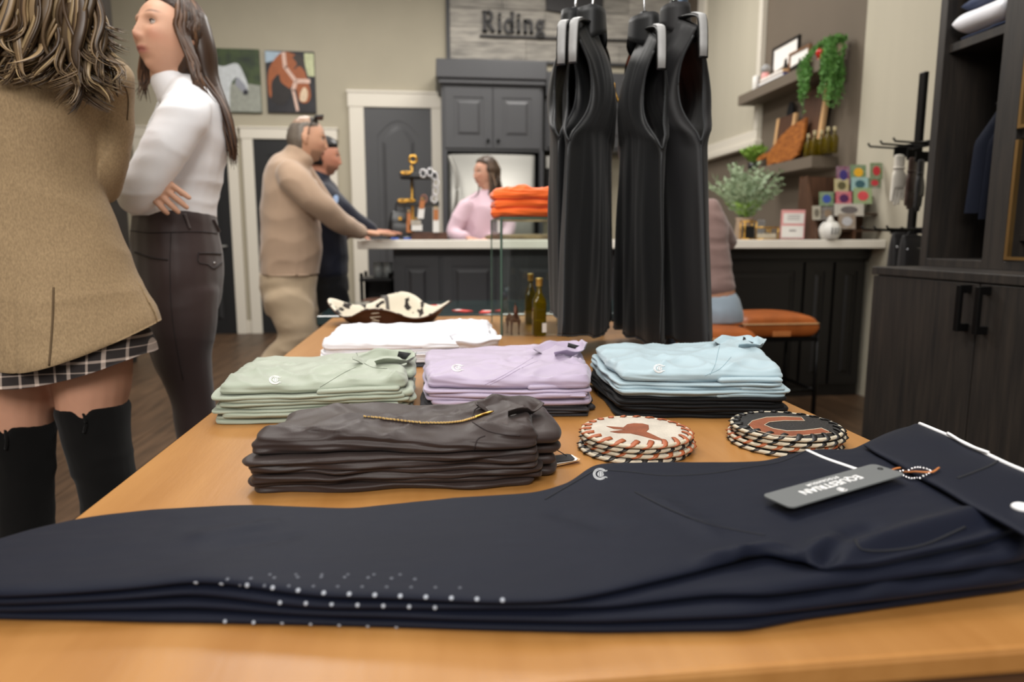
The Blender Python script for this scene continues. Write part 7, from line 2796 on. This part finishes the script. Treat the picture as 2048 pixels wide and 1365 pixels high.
# over-knee boots
M['suede'] = mat('black_suede', S(12, 11, 11), .95, sheen=.08, spec=.2, var=.15, vs=20)
for i, (pts) in enumerate((((34, 848), (40, 900), (46, 960), (48, 1040)), ((184, 815), (196, 880), (214, 960), (220, 1010)))):
    q = [A_(*p) for p in pts]
    rad = (.075, .068, .060, .058)
    rw = [(q[k][0], YA, q[k][2], rad[k], rad[k] + .004) for k in range(4)]
    xe = q[-1][0]
    rw += [(xe, YA, .36, .058, .062), (xe, YA + .005, .22, .050, .054), (xe, YA, .12, .040, .046)]
    foot = [(xe, YA - .05, .045, .036, .042), (xe, YA + .06, .04, .042, .036), (xe, YA + .16, .028, .038, .024)]

    def bpost(v, zt=q[0][2], xc=q[0][0]):
        v = v.copy()
        k = sstep(zt - .05, zt, v[:, 2])
        v[:, 2] -= .022 * np.exp(-((v[:, 0] - xc - .012) / .012) ** 2) * (v[:, 1] < YA) * k
        v[:, 2] -= min(0, 0)
        return v
    bo, bv2, bf2 = garment('boot', [loft(rw, ref=axr), loft(foot, ref=axr), loft([(xe, YA - .055, .03, .028, .03), (xe, YA - .058, .008, .026, .028)], ref=axr)], .0065, M['suede'], pa, 4, (.004, 8, 8, 20, i * 3.0), bpost)
    bb2 = bvh_of(bv2, bf2)
    lx_ = pts[0][0] + (-25 if i == 0 else -18)
    l = cam_line(bb2, [(lx_, pts[0][1] + 8), (lx_ + 6, pts[0][1] + 25), (lx_ + 3, pts[0][1] + 50)], 16, .003)
    if len(l) > 4:
        MB().tube(l, .003, 6).build('tie_lace', M['suede'], bo, True)
# wavy highlighted hair
hcA = [S(112, 90, 64), S(86, 68, 48), S(140, 116, 84), S(66, 50, 36), S(98, 78, 56), S(158, 134, 98), S(76, 58, 42)]
V, FF = hair_cap(cA, BA, 1.0, lambda x, y, z: np.maximum(z - (.05 + .6 * np.maximum(y, -.02)), .0 - y), .02, None, None)
paths = []
r = np.random.default_rng(21)
for i in range(150):
    x_end = r.uniform(-70, 218)
    lay = r.random()
    yb = YA - .075 - .07 * lay
    low = np.interp(x_end, [-50, 0, 60, 100, 150, 188, 212], [196, 204, 212, 216, 244, 276, 232])
    yend = low - (8 + 95 * r.random() ** 1.3) * (.35 + .65 * lay)
    root_px = 85 + (x_end - 85) * .6
    ph_, fr_ = r.uniform(0, 6.28), r.uniform(3.5, 6.0)
    amp = r.uniform(.010, .026)
    curl = r.choice([-1, 1], p=[.25, .75]) if x_end > 110 else r.choice([-1, 1])
    fl_ = r.uniform(.02, .06)
    n_ = 22
    for _ in range(9):
        ox, oy, dph, dl = r.normal(0, .0055), r.normal(0, .005), r.normal(0, .16), r.normal(0, 5)
        pts = []
        for k in range(n_):
            t = k / (n_ - 1)
            px = root_px + (x_end - root_px) * t ** 1.2
            p = P(px, -150 + (yend + dl + 150) * t, yb)
            g = sstep(.2, .85, t)
            p = p + np.array((amp * math.sin(ph_ + dph + fr_ * t * 2.0) * g + ox * (1.1 - .5 * t), .6 * amp * math.cos(ph_ + dph + fr_ * t * 2.0) * g + oy, 0))
            e_ = max(0, (t - .72) / .28)
            p = p + np.array((curl * fl_ * e_ ** 1.5, -.012 * e_, .030 * e_ ** 2.0))
            pts.append(p)
        paths.append(np.array(pts))
for i in range(60):                            # flicks on the right side
    y0, ye = -60, r.uniform(70, 150)
    pts = []
    for k in range(18):
        t = k / 17
        px = 160 + 18 * math.sin(t * 3 + i * .4) + 36 * t + 46 * max(0, (t - .7) / .3) ** 1.4
        py = y0 + (ye - y0) * t - 12 * max(0, (t - .8) / .2) ** 2
        pts.append(P(px, py, YA - .09 - .05 * r.random()))
    paths.append(np.array(pts))
v1, f1, c1_ = locks_mesh(paths, .0036, hcA, 8, .6, rings=30, n=5, ref=(0, 1, 0))
v2, f2, c2_ = locks_mesh(paths[4:1350:9], .0105, hcA, 9, .22, rings=30, n=6, ref=(0, 1, 0))
f1 = list(f1) + [tuple(i + len(v1) for i in q) for q in f2]
v1, c1_ = np.vstack([v1, v2]), np.vstack([c1_, c2_])
mb = MB().add(V, FF)
mb.add(*loft([(cA[0], YA - .02, cA[2] + .02, .085, .07), (xm_ - .005, YA - .055, zc(20), .10, .05), (xm_ + .0, YA - .075, zc(90), .10, .035), (xm_ + .015, YA - .09, zc(150), .095, .022)], ref=axr, n=24))
nb = mb.n
mb.add(v1, f1)
hv, hf = mb.arr()
mesh_obj('hair', hv, hf, M['hair'], pa, colors=np.vstack([np.tile(np.array(S(62, 46, 33)), (nb, 1)), c1_]))

# ---------------------------------------------------------------- man in the tan sweater
YC = 3.75
C_ = lambda px, py, dy=0.0: P(px, py, YC + dy)
pc = thing('person', 'man in a tan sweater and khaki trousers leaning a hand on the counter', 'person', (C_(590, 600)[0], YC, 0))
M['sweater'] = cloth('tan_knit', (180, 153, 130), .85, .3, bs=300)
M['khaki'] = cloth('khaki_twill', (188, 167, 140), .8, .2)
latc = nrm3((.35, -.94, 0))
tor = rows(C_, [(600, 318, 0, .07, .068), (592, 328, 0, .12, .09), (582, 350, 0, .185, .125), (580, 400, 0, .185, .142), (582, 450, 0, .172, .148), (583, 500, 0, .166, .156), (580, 535, 0, .16, .150), (579, 560, 0, .158, .146)])
arm = rows(C_, [(578, 345, -.14, .07, .07), (595, 365, -.18, .075, .078), (630, 402, -.17, .066, .068), (662, 430, -.10, .060, .062), (690, 450, .0, .052, .053), (722, 464, .12, .042, .042)])
arm2 = rows(C_, [(600, 345, .15, .07, .07), (640, 400, .2, .062, .062), (680, 440, .26, .05, .05), (722, 466, .30, .04, .04)])
cl_ = rows(C_, [(600, 322, 0, .08, .078), (597, 310, 0, .074, .072), (594, 303, 0, .072, .07)])
so, sv, sf = garment('sweater', [loft(tor, ref=latc), loft(arm, ref=(0, 0, 1)), loft(arm2, ref=(0, 0, 1)), loft(cl_, ref=latc)], .010, M['sweater'], pc, 5, (.006, 7, 7, 12, 1.0), hem=C_(579, 549)[2])
hips = rows(C_, [(579, 545, 0, .148, .138), (577, 575, 0, .155, .145), (580, 610, 0, .15, .135)])
l1 = rows(C_, [(572, 590, -.08, .095, .12), (592, 650, -.08, .085, .10), (585, 690, -.08, .075, .085), (548, 730, -.08, .07, .075), (520, 800, -.08, .065, .07), (518, 842, -.08, .06, .065)])
l2 = rows(C_, [(590, 590, .09, .09, .115), (604, 680, .10, .08, .09), (610, 760, .1, .07, .075), (612, 838, .1, .06, .065)])
garment('trousers', [loft(hips, ref=latc), loft(l1, ref=latc), loft(l2, ref=latc)], .011, M['khaki'], pc, 5, (.008, 7, 7, 14, 8.0))
cC = C_(614, 281)
Bc = basis((.97, .18, -.08))
hsC = 1.02
hands = hand_geo(C_(728, 466, .15), (1, .15, -.03), (0, 0, 1), 1, .05, 1.05) + hand_geo(C_(726, 467, .32), (1, .0, -.03), (0, 0, 1), -1, .05, 1.05)
nk = loft(rows(C_, [(598, 318, 0, .06, .062), (603, 306, 0, .060, .062), (610, 292, 0, .06, .066)]), ref=latc)
v, f, _ = remesh(head_world(cC, Bc, hsC, True) + [nk] + inner(latc, tor, arm, arm2) + hands, .0045, 2, .35)
v[:, 2] = np.where(v[:, 2] < CT + .2, np.maximum(v[:, 2], CT + .001), v[:, 2]) if False else v[:, 2]
mesh_obj('body', v, f, M['skin'], pc, colors=face_colors(v, cC, Bc, hsC, np.array(S(204, 156, 128)), S(170, 104, 92), S(90, 72, 58), S(120, 96, 80), .2))
add_eyes(pc, cC, Bc, hsC)
V, FF = hair_cap(cC, Bc, hsC, lambda x, y, z: np.minimum(np.maximum(z - (.058 + .2 * y), np.minimum(-.018 - y, z + .055)), .05 - y), .006, None, None, noise=.004)
hcol = np.tile(np.array(S(120, 110, 100)), (len(V), 1))
Lh = ((V - cC) @ Bc.T) / hsC
hcol = np.where((Lh[:, 2] > .085)[:, None] & (Lh[:, 1] > -.02)[:, None], np.array(S(60, 52, 46)), hcol)
hcol = np.where((np.abs(Lh[:, 0]) < .06)[:, None] & (Lh[:, 1] < .01)[:, None] & (Lh[:, 2] > .075)[:, None], np.array(S(178, 146, 124)), hcol)
mesh_obj('hair', V, FF, M['hair'], pc, colors=hcol)
# sunglasses pushed back on his head
gl = thing('sunglasses', 'dark sunglasses pushed up on the head of the man in tan', 'sunglasses', cC + np.array((0, 0, .1)))
for s_ in (-1, 1):
    pts = [cC + (np.array(q) * hsC) @ Bc for q in ((s_ * .080, .005, .02), (s_ * .084, .01, .06), (s_ * .07, .03, .105))]
    MB().tube(cr(pts, 12), .0028, 6).build('temple', M['blackplastic'], gl, True)
for s_ in (-1, 1):
    q = cC + (np.array((s_ * .034, .052, .118)) * hsC) @ Bc
    MB().obox(q, Bc[0] * .03, Bc[1] * .022 + Bc[2] * .004, Bc[2] * .004 - Bc[1] * .001).build('lens', M['blackplastic'], gl)
M['shoe'] = cloth('brown_shoe_leather', (70, 50, 38), .5, .0)
for lg in (l1, l2):
    e = lg[-1]
    v, f, _ = remesh([loft([(e[0] - .06, e[1], .05, .045, .045), (e[0] + .06, e[1], .045, .05, .04), (e[0] + .17, e[1], .03, .045, .026)], ref=(0, 1, 0)), loft([(e[0] - .02, e[1], .1, .045, .05), (e[0], e[1], .05, .045, .055)], ref=(0, 1, 0))], .009, 3)
    v[:, 2] -= v[:, 2].min()
    mesh_obj('shoe', v, f, M['shoe'], pc)

# ---------------------------------------------------------------- man in navy behind him
YD = 4.35
D_ = lambda px, py, dy=0.0: P(px, py, YD + dy)
pd = thing('person', 'man in a navy jacket and dark trousers standing behind the man in tan', 'person', (D_(650, 600)[0], YD, 0))
M['navyjk'] = cloth('navy_softshell', (20, 26, 44), .6, .2)
M['darkjean'] = cloth('dark_denim', (18, 20, 26), .8, .2)
latd = nrm3((.2, -.97, 0))
tor = rows(D_, [(632, 362, 0, .075, .07), (634, 372, 0, .13, .1), (640, 400, 0, .2, .13), (644, 450, 0, .19, .14), (648, 500, 0, .18, .145), (654, 548, 0, .17, .13)])
arm = rows(D_, [(645, 385, -.17, .07, .07), (680, 415, -.18, .062, .064), (712, 442, -.12, .052, .054), (745, 462, -.06, .042, .042)])
arm2 = rows(D_, [(640, 385, .17, .07, .07), (655, 440, .22, .06, .06), (690, 470, .15, .045, .045)])
jo2, v, f = garment('jacket', [loft(tor, ref=latd), loft(arm, ref=(0, 0, 1)), loft(arm2, ref=(0, 0, 1)), loft(rows(D_, [(633, 366, 0, .08, .078), (637, 352, 0, .07, .068)]), ref=latd)], .011, M['navyjk'], pd, 5, (.005, 7, 7, 11, 5.0))
jb2 = bvh_of(v, f)
h = jb2.ray_cast(CAMO, Vector(ray(671, 400)).normalized())
if h[0] is not None:
    q_ = Vector((0, 0, 1)).rotation_difference(h[1])
    X_, Y_ = np.array(q_ @ Vector((1, 0, 0))), np.array(q_ @ Vector((0, 1, 0)))
    p = np.array(h[0]) + np.array(h[1]) * .001
    MB().prism([(.016 * math.cos(a), .03 * math.sin(a)) for a in np.linspace(0, 6.283, 16, endpoint=False)], p, X_, Y_, np.array(h[1]) * .002).build('chest_badge', mat('pale_blue_badge', S(150, 176, 214), .6, var=.2, vs=60), jo2)
hips = rows(D_, [(652, 545, 0, .165, .125), (655, 580, 0, .165, .13)])
l1 = rows(D_, [(655, 575, -.08, .09, .105), (668, 620, -.08, .085, .1), (664, 700, -.08, .07, .075), (655, 785, -.08, .055, .06)])
l2 = rows(D_, [(650, 575, .09, .09, .105), (655, 640, .09, .08, .09), (650, 720, .09, .065, .07), (645, 782, .09, .055, .06)])
garment('trousers', [loft(hips, ref=latd), loft(l1, ref=latd), loft(l2, ref=latd)], .012, M['darkjean'], pd, 5, (.006, 7, 7, 14, 3.0))
cD = D_(648, 315)
Bd = basis((.98, .1, -.08))
hands = hand_geo(D_(750, 464, -.05), (1, -.05, -.02), (0, 0, 1), 1, .08, 1.0) + hand_geo(D_(694, 471, .14), (1, -.3, 0), (0, .2, 1), -1, .3, 1.0)
v, f, _ = remesh(head_world(cD, Bd, 1.0, True) + [loft(rows(D_, [(634, 362, 0, .06, .06), (640, 345, 0, .056, .06), (645, 328, 0, .056, .062)]), ref=latd)] + inner(latd, tor, arm, arm2) + hands, .0048, 2, .35)
mesh_obj('body', v, f, M['skin'], pd, colors=face_colors(v, cD, Bd, 1.0, np.array(S(198, 140, 116)), S(160, 90, 82), S(40, 32, 28), S(84, 62, 52), .35))
add_eyes(pd, cD, Bd, 1.0)
V, FF = hair_cap(cD, Bd, 1.0, lambda x, y, z: np.minimum(np.maximum(z - (.046 + .2 * y), np.minimum(-.0 - y, z + .055)), .075 - y), .016, None, None, noise=.004)
mesh_obj('hair', V, FF, M['hair'], pd, colors=np.tile(np.array(S(30, 28, 30)), (len(V), 1)))
for lg in (l1, l2):
    e = lg[-1]
    v, f, _ = remesh([loft([(e[0] - .06, e[1], .05, .045, .045), (e[0] + .06, e[1], .045, .05, .04), (e[0] + .17, e[1], .03, .045, .026)], ref=(0, 1, 0)), loft([(e[0] - .02, e[1], .12, .045, .05), (e[0], e[1], .05, .045, .055)], ref=(0, 1, 0))], .01, 3)
    v[:, 2] -= v[:, 2].min()
    mesh_obj('shoe', v, f, M['bootbrown'], pd)

# ---------------------------------------------------------------- woman in pink behind the counter
YE = 5.2
E_ = lambda px, py, dy=0.0: P(px, py, YE + dy)
pe = thing('person', 'woman with long brown hair in a pale pink sweatshirt behind the counter', 'person', (E_(965, 500)[0], YE, 0))
M['pink'] = cloth('pale_pink_fleece', (214, 184, 196), .85, .3, bs=300)
late = nrm3((.75, -.66, 0))
tor = rows(E_, [(976, 392, 0, .07, .065), (972, 400, 0, .12, .09), (965, 420, 0, .19, .12), (962, 450, 0, .185, .13), (960, 490, 0, .18, .13), (960, 530, 0, .18, .13)])
a1 = rows(E_, [(935, 412, -.05, .065, .065), (918, 440, -.08, .06, .062), (908, 468, -.12, .052, .054), (930, 476, -.25, .045, .045)])
a2 = rows(E_, [(1000, 412, .05, .065, .065), (1014, 440, .02, .058, .06), (1012, 470, -.06, .05, .05), (985, 478, -.2, .044, .044)])
so2, v, f = garment('sweatshirt', [loft(tor, ref=late), loft(a1, ref=late), loft(a2, ref=late), loft(rows(E_, [(978, 398, 0, .085, .08), (980, 388, .02, .075, .07)]), ref=late)], .012, M['pink'], pe, 5, (.008, 7, 7, 9, 2.0))
garment('trousers', [loft(rows(E_, [(960, 520, 0, .165, .12), (960, 560, 0, .17, .125)]), ref=late), loft(rows(E_, [(945, 560, 0, .085, .1), (945, 640, 0, .07, .08), (945, 738, 0, .055, .06)]), ref=late), loft(rows(E_, [(975, 560, 0, .085, .1), (975, 640, 0, .07, .08), (975, 738, 0, .055, .06)]), ref=late)], .013, M['darkjean'], pe, 4)
cE = E_(971, 348)
Be = basis((-.88, -.46, -.02))
hands = hand_geo(E_(938, 478, -.27), (.6, -.6, -.1), (0, .1, 1), 1, .2) + hand_geo(E_(978, 479, -.22), (-.6, -.6, -.1), (0, .1, 1), -1, .2)
v, f, _ = remesh(head_world(cE, Be, .98) + [loft(rows(E_, [(976, 396, 0, .05, .05), (976, 380, 0, .047, .05), (976, 366, 0, .047, .055)]), ref=late)] + inner(late, tor, a1, a2) + hands, .005, 2, .35)
mesh_obj('body', v, f, M['skin'], pe, colors=face_colors(v, cE, Be, .98, np.array(S(202, 152, 128)), S(170, 96, 90)))
add_eyes(pe, cE, Be, .98)
V, FF = hair_cap(cE, Be, .98, lambda x, y, z: np.maximum(z - (.045 + .55 * np.maximum(y, -.02)), -.008 - y - .1 * z), .014, None, None)
paths = []
r = np.random.default_rng(14)
for i in range(120):
    a = r.uniform(.42 * math.pi, 1.58 * math.pi)
    st = []
    for th in np.linspace(.12, 1.5, 5):
        q = np.array((.082 * math.sin(th) * math.sin(a), .1 * math.sin(th) * math.cos(a), .12 * math.cos(th)))
        st.append(cE + (q * .98 * r.uniform(1.02, 1.08)) @ Be)
    front = (a < .45 * math.pi or a > 1.55 * math.pi)
    far = st[-1][0] < cE[0]
    if far and front:
        en = [E_(955 + 3 * r.normal(), 385, -.05), E_(940 + 5 * r.normal(), 406 + 5 * r.normal(), -.16)]
    else:
        en = [E_(988 + 7 * r.normal(), 385, .0 + .05 * r.normal()), E_(988 + 8 * r.normal(), 408 + 6 * r.normal(), -.06 + .05 * r.normal())]
    paths.append(np.array(st + en))
v1, f1, c1_ = locks_mesh(paths, .012, [S(86, 66, 50), S(104, 82, 64), S(70, 54, 42)], 3, .5, rings=20)
mb = MB().add(V, FF)
nb = mb.n
mb.add(v1, f1)
hv, hf = mb.arr()
mesh_obj('hair', hv, hf, M['hair'], pe, colors=np.vstack([np.tile(np.array(S(76, 58, 45)), (nb, 1)), c1_]))

# ---------------------------------------------------------------- person in mauve on the stool
YF = 3.13
F_ = lambda px, py, dy=0.0: P(px + 10, py, YF + dy)
pf = thing('person', 'person in a mauve top and light jeans sitting on the cognac stool', 'person', (F_(1400, 640)[0], YF, F_(1400, 652)[2]))
M['mauve'] = cloth('mauve_rib_knit', (138, 112, 106), .7, .25)
M['jean'] = cloth('light_denim', (156, 172, 186), .85, .2)
latf = nrm3((1, -.2, 0))
tor = rows(F_, [(1358, 405, .1, .06, .055), (1362, 418, .09, .12, .08), (1372, 450, .07, .165, .10), (1385, 500, .04, .148, .1), (1394, 545, .02, .138, .1), (1400, 585, 0, .14, .105)])
a1 = rows(F_, [(1404, 418, .06, .062, .062), (1418, 440, .06, .055, .056), (1438, 470, .10, .046, .048), (1446, 484, .18, .044, .046)])
a1b = rows(F_, [(1446, 484, .18, .042, .044), (1430, 470, .36, .036, .036), (1412, 462, .52, .03, .03)])
a2 = rows(F_, [(1318, 425, .1, .06, .06), (1300, 480, .12, .05, .05), (1320, 490, .35, .04, .04)])
garment('top', [loft(tor, ref=latf), loft(a1, ref=latf), loft(a1b, ref=(0, 0, 1)), loft(a2, ref=latf)], .009, M['mauve'], pf, 5, (.005, 6, 6, 26, 3.0))
hp = rows(F_, [(1403, 598, 0, .148, .11), (1402, 625, .01, .172, .13), (1400, 638, .04, .175, .135)])
th1 = [(F_(1430, 636)[0], YF + .03, F_(1430, 636)[2] + .02, .09, .085), (F_(1430, 640)[0], YF + .3, F_(1430, 640)[2] + .03, .08, .075), (F_(1430, 640)[0], YF + .43, F_(1430, 650)[2] + .03, .068, .068), (F_(1430, 640)[0], YF + .44, .35, .055, .06), (F_(1430, 640)[0], YF + .38, .16, .045, .05)]
th2 = [(2 * F_(1401, 636)[0] - q[0], *q[1:]) for q in th1]
jz0 = F_(1400, 652)[2] + .021


def fpost(v):
    v = v.copy()
    inside = (v[:, 1] < YF + .22)
    v[:, 2] = np.where(inside, np.maximum(v[:, 2], jz0), v[:, 2])
    return v


garment('jeans', [loft(hp, ref=latf), loft(th1, ref=latf), loft(th2, ref=latf)], .011, M['jean'], pf, 5, (.004, 7, 7, 14, 1.0), fpost)
cF = F_(1343, 345, .12)
Bf = basis((-.25, .95, -.1))
hands = hand_geo(F_(1409, 462, .53), (-.6, .7, -.1), (0, .1, 1), -1, .3) + hand_geo(F_(1322, 490, .37), (.3, .9, .1), (0, 0, 1), 1, .3)
waist = loft(rows(F_, [(1398, 560, .02, .128, .09), (1402, 590, .0, .135, .098), (1403, 612, 0, .14, .1)]), ref=latf)
torso_in = loft(rows(F_, [(1360, 420, .09, .05, .05), (1385, 500, .04, .10, .07), (1398, 565, .02, .12, .085)]), ref=latf)
shins = [loft([(q[0][0], YF + .39, .2, .04, .042), (q[0][0], YF + .38, .1, .035, .038)], ref=latf) for q in (th1, th2)]
v, f, _ = remesh(head_world(cF, Bf, .96) + [loft(rows(F_, [(1358, 410, .1, .05, .05), (1352, 392, .11, .047, .05), (1347, 370, .12, .047, .055)]), ref=latf), waist, torso_in] + inner(latf, tor, a1, a1b, a2) + hands, .006, 2, .35)
mesh_obj('body', v, f, M['skin'], pf, colors=face_colors(v, cF, Bf, .96, np.array(S(190, 140, 112))))
add_eyes(pf, cF, Bf, .96)
V, FF = hair_cap(cF, Bf, .96, lambda x, y, z: np.maximum(z - (.045 + .55 * np.maximum(y, -.02)), -.008 - y - .1 * z), .02, None, None)
mb = MB().add(V, FF)
mb.add(*loft(rows(F_, [(1345, 330, .05, .07, .05), (1348, 380, .04, .07, .04), (1352, 420, .02, .06, .025), (1355, 450, .0, .03, .012)]), ref=latf))
hv, hf = mb.arr()
mesh_obj('hair', hv, hf, M['hair'], pf, colors=np.tile(np.array(S(84, 62, 46)), (len(hv), 1)))
for q in (th1, th2):
    x_ = q[0][0]
    v, f, _ = remesh([loft([(x_, YF + .34, .07, .04, .04), (x_, YF + .44, .06, .045, .036), (x_, YF + .54, .05, .04, .022)], ref=(1, 0, 0)), loft([(x_, YF + .38, .17, .05, .052), (x_, YF + .38, .08, .04, .045)], ref=(1, 0, 0))], .009, 3)
    mesh_obj('shoe', v, f, M['bootbrown'], pf)
